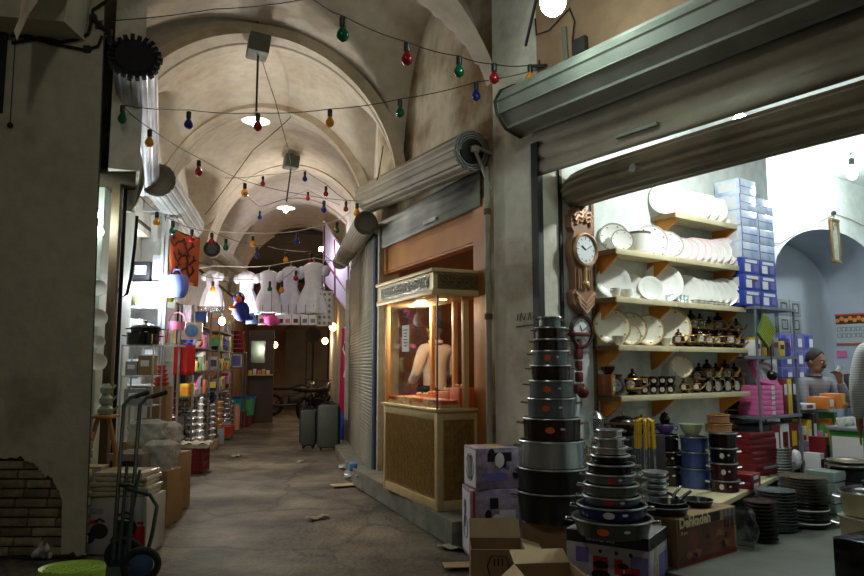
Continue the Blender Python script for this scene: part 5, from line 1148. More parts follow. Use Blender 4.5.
# ================================================================ goods standing before the pillar
def tower(px, Y, rows, pyb, what, grp):
    """rows from the bottom: (py of the upper edge, half width px, body, taper, emblem, word)"""
    c = gy(px, pyb, Y); z = c.z
    for j, (py, hw, body, tp, emb, word) in enumerate(rows):
        zt = gy(px, py, Y).z; r = hw * Y / FPX
        pot('%s pot, %s up in the %s' % (word, ORD[j], what), (c.x, c.y, z), r, zt - z, body, ALU, emb, tp, True, grp, hm=CHROME)
        z = zt
    return c, z
c, z = tower(553.5, 5.06, [(489, 35, mat('black_pot', (18, 17, 17), .3), .93, None, 'big plain black'), (465.5, 34, MATS['black_pot'], .98, None, 'wide black'), (439, 31.5, mat('silver_pot', (150, 156, 158), .24, .7), 1.05, None, 'bright silver'),
   (417, 28, BROWNP, .97, STK_O, 'black brown orange stickered'), (397.5, 23.5, mat('steel_pot', (104, 112, 114), .28, .45), .97, STK_O, 'dark grey'), (380, 21.5, MATS['steel_pot'], .97, STK_O, 'grey orange stickered'), (365, 19.5, BROWNP, .95, None, 'dark brown'),
   (350.7, 18, MATS['steel_pot'], .95, STK_O, 'small grey stickered'), (339, 16.5, BROWNP, .96, None, 'small brown'), (327.6, 15, BROWNP, .97, None, 'little brown'), (317, 10.8, MATS['steel_pot'], .97, None, 'smallest grey topmost')], 519, 'tall pot tower by the pillar', 'tall pot tower')
carton('plain brown carton under the tall pot tower', (c.x + .02, c.y + .02, 0), -.35, (.40, .38, c.z - .003), CARD)
# printed box and the pan tower on it
HB = .38
f0, f1, f2 = gz(566, 528, HB), gz(649, 539, HB), gz(671, 526, HB)
ux = (f1 - f0); LX = ux.length; ux.normalize(); rzb = math.atan2(ux.y, ux.x); LYb = .40; cen = f0 + ux * LX / 2 + Vector((-ux.y, ux.x, 0)) * LYb / 2
t = carton('white and blue printed cookware box under the pan tower', (cen.x, cen.y, 0), rzb, (LX, LYb, HB), mat('box_white', (186, 184, 200), .5, var=(6, .2)),
   [('f', 0, .40, .99, .19, BLKB), ('r', 0, .40, .99, .19, BLKB), ('f', -.30, .12, .16, .24, PURP), ('f', .38, .05, .2, .30, PURP), ('f', -.08, -.08, .18, .42, STK_R), ('f', .14, .0, .10, .24, STK_R), ('f', .30, -.16, .18, .36, STK_R), ('r', .2, -.1, .4, .5, PURP), ('r', -.2, -.2, .18, .5, TANP), ('r', -.18, .3, .14, .42, CARDL), ('t', 0, 0, .96, .96, mat('box_grey', (150, 146, 140), .6))])
ex = Vector((ux.x, ux.y, 0)); FR = Matrix(((1, 0, 0), (0, 0, -1), (0, 1, 0)))
text('printed_lettering', 'universel', .05, STK_W, t, Vector((-.13, -LYb / 2 - .003, HB * .86)), FR)
mb = MB()
for (x, z_, r_) in ((-.04, .19, .05), (-.04, .13, .06), (.10, .20, .035)): mb.lathe([(r_, 0), (r_, .002), (0, .003)], (x, -LYb / 2 - .002, z_), 20, eul(PI / 2, 0, 0), sy=.5)
mb.lathe([(.075, 0), (.075, .002), (0, .003)], (.15, -LYb / 2 - .003, .13), 20, eul(PI / 2, 0, 0), sy=.45); mb.build('printed_pots', BLKB, t)
mb = MB()
for x in (-.04, .06, .15): mb.lathe([(.012, 0), (0, .004)], (x, -LYb / 2 - .003, .27), 10, eul(PI / 2, 0, 0))
mb.build('printed_knobs', BLKB, t)
GRN2 = mat('grey_green_pan', (84, 92, 86), .3, .3)
c, z = tower(612.5, 4.42, [(516, 37.5, mat('dark_grey_pan', (70, 74, 72), .3, .3), .88, STK_O, 'wide grey shallow'), (503, 32.5, NAVYP, .95, STK_W, 'navy blue shallow'), (494, 27, GRN2, .95, STK_R, 'grey green red stickered'), (482.5, 25.5, GRN2, .95, None, 'dark green grey'), (472, 23, GREYP, .95, STK_R, 'grey red stickered'), (462.6, 22, NOIR, .95, None, 'black'), (454, 18, NOIR, .95, None, 'small black'), (446, 16, CHROME, .95, None, 'steel'), (437, 14, CHROME, .95, None, 'small steel'), (429, 12, ALU, .95, None, 'topmost small steel')], 534, 'pan tower on the printed box', 'pan tower')
# pile of bowls behind the pan tower
P = gz(660, 516, .10)
for j in range(6): pot('%s steel bowl from the bottom of the pile between the two boxes' % ORD[j], (1.56, 5.02, ZF + .31 + .04 * j - .0), .085, .038, ALU, ALU, None, .85, False, 'steel bowl pile', 'steel_bowl', cat='bowl')
carton('plain carton under the steel bowl pile', (1.56, 5.02, ZF), .3, (.22, .22, .308), CARD)
# carton with the lettering, pans on it
b0, b1 = gz(678.6, 569, ZF), gz(737.5, 551, ZF); ux = b1 - b0; LX = ux.length; ux.normalize(); rzb = math.atan2(ux.y, ux.x); LYd = .32; HD = .305; cen = b0 + ux * LX / 2 + Vector((-ux.y, ux.x, 0)) * LYd / 2
DKB = mat('dehkadeh_brown', (128, 62, 44), .55, var=(5, .45), col2=(70, 44, 36)); CRB = mat('lettering_cream', (222, 206, 160), .5)
t = carton('brown cookware carton lettered Dehkadeh with food picture', (cen.x, cen.y, ZF), rzb, (LX, LYd, HD), CARD, [('f', -.02, -.10, .95, .74, DKB), ('f', -.14, .38, .70, .20, BLKB), ('f', .38, .30, .20, .34, mat('tile_grey', (132, 134, 128), .5)), ('l', 0, .0, .98, .98, mat('kraft_dark', (112, 88, 60), .8)), ('f', 0, -.44, .98, .09, STK_R)])
text('printed_lettering', 'Dehkadeh', .088, CRB, t, Vector((-LX / 2 + .02, -LYd / 2 - .004, HD * .80)), FR, bold=.003)
text('printed_small_lettering', '32 pcs', .03, CRB, t, Vector((-LX / 2 + .03, -LYd / 2 - .004, HD * .66)), FR)
random.seed(5)
for i in range(16):
    mb = MB(); mb.lathe([(random.uniform(.018, .045), 0), (0, .003)], (random.uniform(-.24, .26), -LYd / 2 - .003 - i * .0001, random.uniform(.04, .16)), 10, eul(PI / 2, 0, 0), sy=.7); mb.build('printed_food', [mat('food_red', (110, 30, 26), .6), mat('food_ochre', (140, 84, 40), .6), NOIR, mat('food_brown', (90, 52, 36), .6)][i % 4], t)
mb = MB()
for x in (.20, .25, .30, .34): mb.box((x, -LYd / 2 - .003, .24), (.004, .002, .12))
for z_ in (.19, .245): mb.box((.27, -LYd / 2 - .003, z_), (.15, .002, .004))
mb.build('printed_grid', BLKB, t)
def fpan(label, P, r, h, rz, grp='frying pans'):
    t = thing('frying_pan', label, 'pan', P, rz, grp); mb = MB(); mb.lathe([(r * .8, 0), (r * .84, .004), (r, h), (r - .006, h), (r * .8, .01), (0, .01)], n=30); mb.build('pan_body', mat('nonstick', (34, 36, 36), .25), t)
    mb = MB(); mb.lathe([(r - .002, h - .004), (r + .004, h), (r - .004, h + .002), (r - .002, h - .004)], n=30); mb.build('rim', GREYP, t)
    mb = MB(); mb.tube([(r - .005, 0, h * .7), (r + .06, 0, h + .02), (r + .19, 0, h + .05)], .011, 7); mb.build('pan_handle', NOIR, t); return t
d_ = Vector((-ux.y, ux.x, 0)); top = ZF + HD + .001
fpan('larger frying pan lying on the carton lettered Dehkadeh', (b0 + ux * .10 + d_ * .14).to_tuple()[:2] + (top,), .145, .055, .75)
fpan('frying pan nested in the larger one', (b0 + ux * .12 + d_ * .15).to_tuple()[:2] + (top + .028,), .122, .05, .95)
fpan('smaller frying pan by itself on the carton lettered Dehkadeh', (b0 + ux * .50 + d_ * .17).to_tuple()[:2] + (top,), .115, .045, 2.6)
# purple cartons by the kiosk
t = carton('lower lilac printed carton beside the kiosk step', (.455, 5.46, 0), .16, (.40, .30, .49), LILAC, [('f', -.05, .30, .16, .16, BLKB), ('f', -.2, -.2, .18, .22, PURP), ('f', .2, .05, .3, .3, WHITEP), ('l', 0, 0, .9, .9, WHITEP), ('l', .1, .1, .3, .4, PURP), ('f', -.43, 0, .05, .95, STK_R)])
q = t.location
t2 = carton('upper lilac printed carton with a dark kettle picture', (q.x + .01, q.y, .492), .28, (.37, .28, .30), LILAC, [('f', .0, .28, .52, .22, BLKB), ('f', .05, .12, .2, .2, BLKB), ('f', -.1, -.2, .5, .2, PURP), ('l', 0, 0, .9, .9, WHITEP), ('l', .0, .0, .4, .6, BLKB), ('l', .0, .0, .3, .45, WHITEP), ('t', 0, 0, .3, .9, CARDL)])
for tt_, z_, k_ in ((t, .2, .8), (t2, .15, 1.)):
    mb = MB(); mb.tube([(-.202 + .017 * (tt_ is t2), .085 * k_ * math.cos(a), z_ + .10 * k_ * math.sin(a)) for a in [2 * PI * i / 24 for i in range(24)]], .004, 4, closed=True); mb.build('printed_ring', BLKB, tt_)
    for i in range(5): mb = MB(); mb.lathe([(.014 + .012 * (i % 3), 0), (0, .003)], (-.13 + .065 * i, -(.152 if tt_ is t else .142), z_ - .04 + .05 * ((i * 3) % 4)), 12, eul(PI / 2, 0, 0), sy=1.5); mb.build('printed_bottle', [PURP, BLKB, WHITEP][i % 3], tt_)
# open cartons
def open_carton(label, P, rz, sx, sy, sz, flaps, face=None):
    t = thing('open_carton', label, 'box', P, rz, 'open cardboard cartons'); th = .006; mb = MB()
    mb.box((0, 0, th / 2), (sx, sy, th)); mb.box((0, -sy / 2, sz / 2), (sx, th, sz)); mb.box((0, sy / 2, sz / 2), (sx, th, sz)); mb.box((-sx / 2, 0, sz / 2), (th, sy, sz)); mb.box((sx / 2, 0, sz / 2), (th, sy, sz)); mb.build('carton_walls', CARD, t)
    for (side, ang, l_) in flaps:
        mb = MB()
        if side in 'fb':
            w_ = sx; sg = -1 if side == 'f' else 1
            mb.box((0, sg * l_ / 2, 0), (w_, l_, th)); R = Matrix.Rotation(sg * ang, 3, 'X'); off = Vector((0, sg * sy / 2, sz))
        else:
            sg = -1 if side == 'l' else 1
            mb.box((sg * l_ / 2, 0, 0), (l_, sy, th)); R = Matrix.Rotation(-sg * ang, 3, 'Y'); off = Vector((sg * sx / 2, 0, sz))
        mb.v = [R @ p + off for p in mb.v]; mb.build('flap', CARDL, t)
    if face:
        mb = MB(); mb.tube([(-.05, -sy / 2 - .004, sz * .35), (-.07, -sy / 2 - .004, sz * .6), (-.045, -sy / 2 - .004, sz * .85), (.045, -sy / 2 - .004, sz * .85), (.07, -sy / 2 - .004, sz * .6), (.045, -sy / 2 - .004, sz * .3), (-.05, -sy / 2 - .004, sz * .3)], .004, 4)
        for x in (-.025, .0, .025): mb.tube([(x, -sy / 2 - .004, sz * .78), (x, -sy / 2 - .004, sz * .6)], .004, 4)
        mb.build('printed_mark', BLKB, t)
    return t
oc = gz(531, 600, 0); open_carton('open cardboard carton with splayed flaps nearest the printed box', (.68, 4.22, 0), .12, .34, .30, .22, [('f', -.75, .16), ('r', -.55, .15), ('l', -.7, .15), ('b', .35, .14)])
open_carton('open cardboard carton with a drawn mark in front of the lilac cartons', (.42, 4.72, 0), -.02, .34, .30, .25, [('b', .9, .14), ('r', -.3, .13)], True)
t = tag(MB().box((0, 0, .004), (.19, .13, .006)).build('cardboard_sheet', CARDL, loc=gz(457, 566, 0) + Vector((0, 0, .004)), rz=.1), 'flat cardboard scrap lying on the ground by the open cartons', 'cardboard')
# litter by the kerb
random.seed(3)
def crumple(label, P, r, m, sz=.6):
    t = thing('crumpled_bag', label, 'litter', P); mb = MB()
    def fn(u, v):
        a = 2 * PI * u; k = 1 + .28 * math.sin(7 * a + 5 * v) + .2 * math.sin(3 * a - 11 * v); b = PI * v
        return (r * k * math.sin(b) * math.cos(a), r * k * math.sin(b) * math.sin(a), max(0, r * sz * (1 - math.cos(b) * k) * .5))
    mb.grid(fn, 26, 14); mb.build('film', m, t, ang=12); return t
PB = mat('grey_film', (168, 172, 176), .25, .0, spec=.8)
crumple('shiny crumpled plastic bag by the kerb of the closed shutter', gz(358, 478, 0), .16, PB); crumple('smaller crumpled plastic film lying nearer the suitcases', gz(349, 468, 0), .13, PB, .4)
t = tag(MB().box((0, 0, .004), (.30, .18, .006), eul(0, 0, .4)).build('cardboard_sheet', CARDL, loc=gz(344, 485, 0)), 'pale cardboard scrap by the crumpled plastic bag', 'cardboard')
for px, py, lab in ((237, 456, 'dusty paper scrap on the alley by the tray stall'), (318, 518, 'small scrap lying mid alley before the step'), (452, 548, 'tiny white scrap by the corner of the step'), (300, 462, 'pale scrap on the alley before the suitcases')):
    mb = MB(); mb.grid(lambda u, v: ((u - .5) * .22, (v - .5) * .10, .01 + .012 * math.sin(u * 9 + v * 5)), 6, 4); tag(mb.build('paper_scrap', mat('dusty_paper', (142, 136, 118), .9), loc=gz(px, py, 0), rz=px, solid=.002), lab, 'litter')
# suitcases
def suitcase(label, P, w_, d_, h_, rz, m):
    t = thing('suitcase', label, 'suitcase', P, rz, 'suitcases by the closed shutter'); mb = MB(); mb.bev((0, 0, h_ / 2 + .04), (w_, d_, h_), .06); mb.build('shell', m, t)
    mb = MB()
    for y in (-.08, .08):
        mb.tube([(w_ * .502 * math.copysign(1, a) * min(1, abs(a)) if False else x, y, z) for x, z, a in ((-w_ / 2 - .002, .10, 0), (-w_ / 2 - .002, h_ - .04, 0), (-w_ / 2 + .06, h_ + .045, 0), (w_ / 2 - .06, h_ + .045, 0), (w_ / 2 + .002, h_ - .04, 0), (w_ / 2 + .002, .10, 0))], .006, 5)
    mb.build('zip_seam', BLACKM, t)
    mb = MB(); mb.tube([(-.08, 0, h_ + .04), (-.07, 0, h_ + .075), (.07, 0, h_ + .075), (.08, 0, h_ + .04)], .012, 6); mb.build('handle', BLACKM, t)
    for sx in (-1, 1):
        for sy in (-1, 1): mb = MB(); mb.lathe([(.028, -.012), (.028, .012)], (sx * (w_ / 2 - .06), sy * (d_ / 2 - .05), .03), 12, eul(0, PI / 2, 0)); mb.build('wheel', BLACKM, t)
    return t
SUIT = mat('suitcase_cloth', (74, 80, 70), .7, var=(40, .25))
suitcase('larger grey green suitcase standing by the closed shutter', gz(327, 451, 0) + Vector((0, .14, 0)), .36, .28, .72, .05, SUIT); suitcase('shorter dark suitcase standing on the alley side of the larger one', gz(307, 449, 0) + Vector((0, .14, 0)), .28, .26, .62, .0, mat('suitcase_dark', (62, 66, 58), .7, var=(40, .25)))
t = thing('fabric_roll', 'tall crimson and blue wrapped roll standing by the shutter post', 'roll', gz(343, 446, 0) + Vector((-.02, .2, 0)))
mb = MB(); mb.lathe([(.085, .55), (.10, .58), (.10, 2.08), (.05, 2.12), (0, 2.12)], n=18); mb.build('crimson_wrap', mat('crimson', (186, 24, 84), .35, var=(5, .35)), t); mb = MB(); mb.lathe([(.0, 0), (.09, 0), (.10, .02), (.10, .579), (0, .58)], n=18); mb.build('blue_wrap', mat('blue_wrap', (40, 70, 160), .4), t)
mb = MB(); mb.tube([(.02, -.095, 1.95), (-.05, -.10, 1.7), (.03, -.105, 1.5), (-.02, -.1, 1.2)], .012, 5); mb.build('tape', WHITEP, t)
t.rotation_euler = (0, .02, 0)
t = thing('black_bin', 'dark tall bin bag beside the crimson roll', 'bag', gz(336, 446, 0) + Vector((.16, .55, 0)))
mb = MB(); mb.lathe([(.14, 0), (.16, .2), (.15, .5), (.08, .68), (.1, .74)], n=16); mb.build('bag_body', BLACKM, t)

# ---------------- hand truck, stool
GRT = mat('dark_green_paint', (30, 50, 40), .4)
t = thing('hand_truck', 'dark green two wheeled hand truck leaning by the pier', 'hand truck', (-2.13, 4.86, 0), .0)
hx = .135; mb = MB()
def ht(px, py, Y): return gy(px, py, Y) - t.location
A0, A1 = ht(113, 560, 4.84), ht(124, 405, 5.12); B0, B1 = ht(128, 560, 4.84), ht(140, 405, 5.12)
for nm, (p0, p1, g) in (('side_rail', (A0, A1, ht(147, 393, 5.3))), ('side_rail', (B0, B1, ht(165, 393, 5.3)))):
    mb = MB(); mb.tube([p0, p1, p1.lerp(g, .25) + Vector((0, 0, .03)), g], .0145, 8); r_ = mb.build(nm, GRT, t)
    mb = MB(); mb.tube([p1.lerp(g, .45) + Vector((0, 0, .02)), g + (g - p1) * .05], .018, 8); mb.build('grip', BLACKM, r_)
mb = MB(); mb.tube([ht(119, 560, 4.83), ht(127, 466, 5.0)], .012, 7); mb.tube([ht(124, 560, 4.83), ht(140, 470, 5.0)], .010, 7); mb.build('centre_bar', GRT, t)
mb = MB(); mb.tube([ht(119, 484, 4.97), ht(132, 490, 4.96), ht(150, 495, 4.93), ht(157, 506, 4.9), ht(152, 535, 4.84), ht(144, 566, 4.8)], .0135, 8); mb.build('wheel_guard', GRT, t)
for a, b in ((484, 11), (520, 12), (548, 12)): mb = MB(); mb.tube([ht(119 - (a - 484) * .07, a, 4.95), ht(134 - (a - 484) * .07, a + 2, 4.95)], .011, 6); mb.build('cross_bar', GRT, t)
BLW = mat('wheel_blue', (40, 70, 110), .5)
for (px, py, Y) in ((141, 566, 4.72), (124, 549, 4.98)):
    c = ht(px, py, Y); c.z = .115; mb = MB(); mb.tube([c + Vector((.105 * math.cos(a) * .93, .105 * math.sin(a) * .37 * 0 + .105 * math.cos(a) * .3, .092 * math.sin(a))) for a in [2 * PI * i / 24 for i in range(24)]], .024, 8, closed=True); wv = mb.build('wheel', BLACKM, t)
    mb = MB(); mb.lathe([(0, -.02), (.03, -.02), (.075, -.008), (.075, .008), (.03, .02), (0, .02)], c, 20, align(Vector((-.3, .95, 0)))); mb.build('wheel_hub', BLW, wv)
mb = MB(); mb.box(ht(116, 572, 4.78) * 1 + Vector((0, 0, 0)), (.30, .22, .008)); 
for p in mb.v: p.z = .012 + (p.z - mb.v[0].z) * 1.0
mb.build('toe_plate', GRT, t)
LIME = mat('lime_plastic', (150, 184, 60), .35)
sp = gz(72, 566, .30); t = thing('plastic_stool', 'lime green plastic stool with pierced seat before the brick pier', 'stool', (sp.x, sp.y, 0), .2)
mb = MB(); RX, RY = .175, .14
mb.lathe([(.80, .285), (.97, .298), (1.0, .29), (1.0, .272), (.96, .268), (.94, .28), (.8, .275), (.80, .285)], n=32, sx=RX, sy=RY)
for i in range(-4, 5):
    o_ = i * .058
    for sg in (-1, 1):
        pts = []
        for k in range(25):
            v = -.2 + .4 * k / 24; x, y = (o_ + v * .7, sg * v * .7)
            if (x / (RX * .84)) ** 2 + (y / (RY * .84)) ** 2 < 1: pts.append((x, y, .284 + .002 * sg))
        if len(pts) > 2: mb.tube(pts, .0075, 4)
mb.build('seat', LIME, t)
for sx in (-1, 1):
    for sy in (-1, 1): mb = MB(); mb.box((0, 0, .14), (.05, .045, .28), taper=.9); [p.__setattr__('x', p.x + sx * (.145 - p.z * .12)) or p.__setattr__('y', p.y + sy * (.112 - p.z * .10)) for p in mb.v]; mb.build('leg', LIME, t)
mb = MB(); mb.lathe([(.99, .27), (.98, .225), (.96, .225), (.97, .27), (.99, .27)], n=32, sx=RX, sy=RY); mb.build('apron', LIME, t)
crumple('white crumpled rag at the foot of the bricks behind the stool', gz(47, 557, 0) + Vector((.0, .0, 0)), .085, mat('rag', (170, 168, 158), .9), 1.3)
# ================================================================ stalls on the far side of the alley
random.seed(21)
ALF = mat('aluminium_frame', (186, 190, 194), .35, .6)
# first stall: posts, plates hung behind the pier
bp = gy(112, 300, 6.35); mb = MB(); mb.box((0, 0, 1.6), (.075, .06, 3.2)); tag(mb.build('stall_post', mat('brown_post', (104, 86, 62), .6, var=(5, .3)), loc=(bp.x, bp.y, 0)), 'brown square post of the first stall behind the pier', 'post')
bp = gy(120, 300, 6.5); t = thing('black_pole', 'slim black pole with a hooked cable beside the brown post', 'pole', (bp.x, bp.y, 0)); mb = MB(); mb.tube([(0, 0, 0), (0, 0, 3.1)], .02, 8); mb.build('pole_shaft', BLACKM, t)
mb = MB(); o_ = Vector((bp.x, bp.y, 0)); mb.tube([gy(x, y, 6.5) - o_ for x, y in ((137, 216), (135, 244), (131, 276), (127, 294), (121, 298), (119, 288))], .016, 6); mb.build('hooked_cable', BLACKM, t)
mb = MB(); slab(mb, (-3.08, 6.45), (-3.28, 7.6), 0, 3.1, .05); mb.build('wall_left_stall', mat('stall_wall', (206, 216, 206), .7, var=(3, .2)), kind='structure')
for j, (y, r) in enumerate(((232, .05), (288, .075), (318, .08), (342, .06), (362, .075))):
    plate('white', gy(98, y, 6.25), r, Vector((.55, -.83, .1)), '%s pale plate from the top, hung behind the pier edge' % ORD[j], 'plates hung behind the pier')
t = thing('hanging_plastic', 'whitish plastic sheet bunched up under the silver roller', 'plastic sheet', gy(126, 212, 6.6)); mb = MB()
mb.grid(lambda u, v: ((.05 + .07 * math.sin(PI * min(1, v * 1.2)) * (1 + .3 * math.sin(9 * 2 * PI * u * .5 + 5 * v))) * math.cos(2 * PI * u) + .06 * v, .06 * math.sin(2 * PI * u) * (1 + .25 * math.sin(6 * PI * u + 8 * v)), v * .75), 22, 16); mb.build('sheet', mat('milky_film', (196, 192, 178), .4, var=(8, .25)), t, ang=25)
t = thing('added_stall_bulb', 'added bare bulb brightening the plates in the first stall', 'lamp', (-3.02, 6.15, 2.75)); mb = MB(); mb.ball((0, 0, 0), .045, 12, sz=1.3); mb.build('bulb', GLOWC, t); mb = MB(); mb.tube([(0, 0, .05), (0, 0, .34)], .006, 5); mb.build('flex', BLACK, t)  # bulb added so the plates behind the pier edge are bright
for o in list(SC.objects):
    if o.get('group') == 'plates hung behind the pier': o.name = 'hanging_plate'
# lit display cabinet facing down the alley
c0, c1 = gy(122, 340, 8.3), gy(161, 340, 8.3); cx = (c0.x + c1.x) / 2; cw = c1.x - c0.x
t = thing('display_cabinet', 'bright white lit display cabinet with aluminium frame beyond the black pole', 'display cabinet', (cx, 8.3, 0))
mb = MB(); mb.box((0, .42, 1.65), (cw, .03, 3.3)); mb.box((-cw / 2, .21, 1.65), (.02, .42, 3.3)); mb.build('back_panel', M_SHOPW, t)
mb = MB()
for x in (-cw / 2 + .02, cw / 2 - .02, cw / 2 + .03): mb.box((x, 0, 1.65), (.035, .05, 3.3))
mb.box((0, 0, 3.28), (cw, .05, .05)); mb.build('frame', ALF, t)
for y in (283, 307, 333, 360, 385): mb = MB(); mb.box((0, .2, gy(140, y, 8.3).z), (cw - .04, .40, .022)); mb.build('cabinet_shelf', mat('white_shelf', (226, 230, 230), .4), t)
mb = MB(); mb.lathe([(.0, -.0), (.035, 0), (.035, .12), (0, .12)], (.10, .05, gy(153, 290, 8.3).z - .06), 12); mb.build('tube_lamp', GLOWC, t)
zc = lambda y: gy(140, y, 8.3).z
for i, (x, y, w_, h_, m, lab) in enumerate(((-.08, 283, .22, .26, BLKB, 'dark picture box on the upper board of the lit cabinet'), (.12, 283, .12, .34, GRYB, 'tall grey box beside the lamp in the lit cabinet'), (-.12, 333, .14, .16, WHITEP, 'white box on the third board of the lit cabinet'), (.08, 360, .2, .14, GRYB, 'grey box low in the lit cabinet'), (-.1, 385, .16, .16, WHITEP, 'small white box on the lowest board of the lit cabinet'))):
    carton(lab, (cx + x, 8.45, zc(y) + .012), 0, (w_, .16, h_), m, [('f', 0, .1, .6, .4, WHITEP if m is not WHITEP else GRYB)])
t = thing('straw_basket', 'wide straw basket on the second board of the lit cabinet', 'basket', (cx - .03, 8.48, zc(307) + .012)); mb = MB(); mb.lathe([(.0, 0), (.12, 0), (.17, .16), (.16, .16), (.11, .01)], n=22); mb.build('basket_body', mat('straw', (190, 180, 140), .7, var=(60, .5), bump=(80, .6)), t)
# wire rack with black roasters
wr = gy(143, 345, 7.3); t = thing('wire_rack', 'grey metal rack before the lit cabinet with black roasters on top', 'rack', (wr.x, 7.3, 0)); tz = wr.z
for x in (-.16, .16):
    for y in (-.12, .12): mb = MB(); mb.tube([(x, y, 0), (x, y, tz)], .010, 6); mb.build('upright', ALF, t)
for z in (tz - .01, tz - .32, tz - .62, .35): mb = MB(); mb.box((0, 0, z), (.34, .26, .012)); mb.build('rack_shelf', ALF, t)
pot('big oval black roaster on top of the wire rack', (wr.x, 7.3, tz), .16, .125, NOIR, NOIR, None, 1.0, True, 'black roasters'); t = pot('flat black roaster lid lying on the oval roaster', (wr.x + .02, 7.3, tz + .128), .15, .05, NOIR, NOIR, None, .95, True, 'black roasters', lid=NOIR)
for i, (x, z, w_, h_, m, lab) in enumerate(((-.08, tz - .31, .12, .14, GRYB, 'grey packet on the top board of the wire rack'), (.06, tz - .31, .14, .20, CARD, 'brown packet on the top board of the wire rack'), (-.02, tz - .61, .24, .16, GRYB, 'wide grey box in the middle of the wire rack'), (.0, .356, .26, .28, CARD, 'brown carton low in the wire rack'))):
    carton(lab, (wr.x + x, 7.3, z), 0, (w_, .16, h_), m, [('f', 0, .1, .6, .3, WHITEP)])
# near goods at the pier: picture carton, wrapped packs, plastic bundles
gx = lambda px, Y: (px - 432) / FPX * Y
t = carton('white carton with black pot pictures and red corner behind the hand truck', (gx(131, 5.5), 5.57, 0), -.06, (.48, .32, .42), mat('carton_pale', (176, 172, 170), .6, var=(5, .2)), [('f', -.34, .06, .14, .06, STK_R), ('f', .38, -.22, .20, .44, STK_R), ('f', -.32, .25, .24, .10, GRYB), ('f', .4, .05, .1, .05, STK_R), ('t', 0, 0, .9, .9, CARDL)])
mb = MB()
for (x, z, r_) in ((-.12, .17, .07), (.08, .20, .09), (-.2, .12, .05), (.03, .10, .06)): mb.lathe([(r_, 0), (r_, .003), (0, .004)], (x, -.162, z), 18, eul(PI / 2, 0, 0), sy=.8)
mb.tube([(.02, -.165, .29), (.08, -.165, .31), (.14, -.165, .29)], .008, 5); mb.tube([(-.16, -.165, .24), (-.12, -.165, .26), (-.08, -.165, .24)], .008, 5); mb.build('printed_pots', mat('print_black', (40, 40, 46), .5), t)
for j in range(5):
    tt = thing('wrapped_pack', '%s flat plastic wrapped pack from the bottom on the pot picture carton' % ORD[j], 'pack', (gx(132 + random.uniform(-3, 3), 5.5), 5.55, .424 + j * .036), random.uniform(-.12, .12), 'wrapped packs on the picture carton')
    mb = MB(); mb.bev((0, 0, .017), (.46 - .02 * j, .30, .034), .012); mb.build('pack_body', mat('film_cream', (186, 178, 150), .22, var=(14, .35)), tt)
t = carton('dark patterned carton behind the wrapped packs', (gx(137, 6.3), 6.35, 0), -.1, (.32, .3, .64), mat('kraft_grey', (120, 108, 98), .8), [('f', 0, .36, .8, .10, BLKB), ('f', 0, .22, .7, .08, WHITEP), ('f', .1, -.1, .5, .3, REDB)])
for j, (px, Y, z0, r_, h_) in enumerate(((166, 6.45, .482, .15, .26), (152, 6.8, .66, .17, .24), (170, 7.0, .56, .15, .30))):
    tt = thing('plastic_bundle', ['clear plastic bundle of glassware on the brown carton by the dark patterned one', 'clear plastic bundle lying over the dark patterned carton', 'clear plastic bundle heaped beyond the standing one'][j], 'bundle', (gx(px, Y), Y, z0), 0, 'clear plastic bundles'); mb = MB()
    mb.grid(lambda u, v: (r_ * (1 + .07 * math.sin(16 * PI * u + 9 * v) + .06 * math.sin(6 * PI * u - 13 * v)) * math.cos(2 * PI * u) * (1 - .5 * max(0, v - .85) * 6), r_ * .8 * (1 + .07 * math.sin(14 * PI * u + 11 * v) + .06 * math.sin(4 * PI * u - 9 * v)) * math.sin(2 * PI * u) * (1 - .5 * max(0, v - .85) * 6), v * h_), 48, 18); mb.build('film', mat('bundle_film', (206, 212, 212), .10, .0, var=(30, .3), bump=(24, .15), alpha=.5), tt, ang=20)
carton('brown carton carrying the bundle of glassware', (gx(166, 6.45), 6.45, 0), -.08, (.27, .26, .48), CARD, [('f', 0, .3, .8, .1, GRYB), ('f', .1, -.1, .4, .3, REDB)])
carton('plain stand carton under the heaped plastic bundle', (gx(172, 7.05), 7.1, 0), -.1, (.34, .3, .555), CARD); carton('small brown carton by itself on the alley before the red crate', (gx(173, 6.65), 6.72, 0), -.12, (.16, .22, .30), CARD, [('f', 0, .3, .9, .06, GRYB)])
WD = mat('stand_wood', (168, 120, 66), .6, var=(6, .3))
st = gy(99, 415, 6.0); t = thing('wooden_stand', 'little tan wooden stand carrying stacked teapots behind the pier', 'stand', (st.x + .04, 6.0, 0))
for sx in (-1, 1): mb = MB(); mb.tube([(sx * .04, 0, st.z), (sx * .12, 0, st.z - .32), (sx * .10, 0, 0)], .022, 6); mb.build('leg', WD, t)
mb = MB(); mb.bev((0, 0, st.z - .012), (.20, .2, .025), .006); mb.build('stand_top', WD, t)
for j in range(3):
    tt = thing('enamel_kettle', '%s pale green kettle from the wooden stand upward' % ORD[j], 'kettle', (st.x + .05, 6.0, st.z + .002 + j * .088), 0, 'stacked pale kettles'); mb = MB(); r_ = .065 - .008 * j; mb.lathe([(r_ * .8, 0), (r_, .02), (r_, .05), (r_ * .6, .075), (r_ * .5, .085), (0, .086)], n=20); mb.build('kettle_body', mat('pale_green_enamel', (150, 164, 148), .25, .3), tt)
    mb = MB(); mb.tube([(r_ * .9, 0, .03), (r_ * 1.5, 0, .06), (r_ * 1.6, 0, .075)], .009, 6); mb.build('spout', MATS['pale_green_enamel'], tt)
carton('small white carton on the ground behind the pier edge', (gx(104, 6.2), 6.15, 0), 0, (.2, .16, .55), CARDL, [('f', 0, .38, .9, .2, WHITEP)])
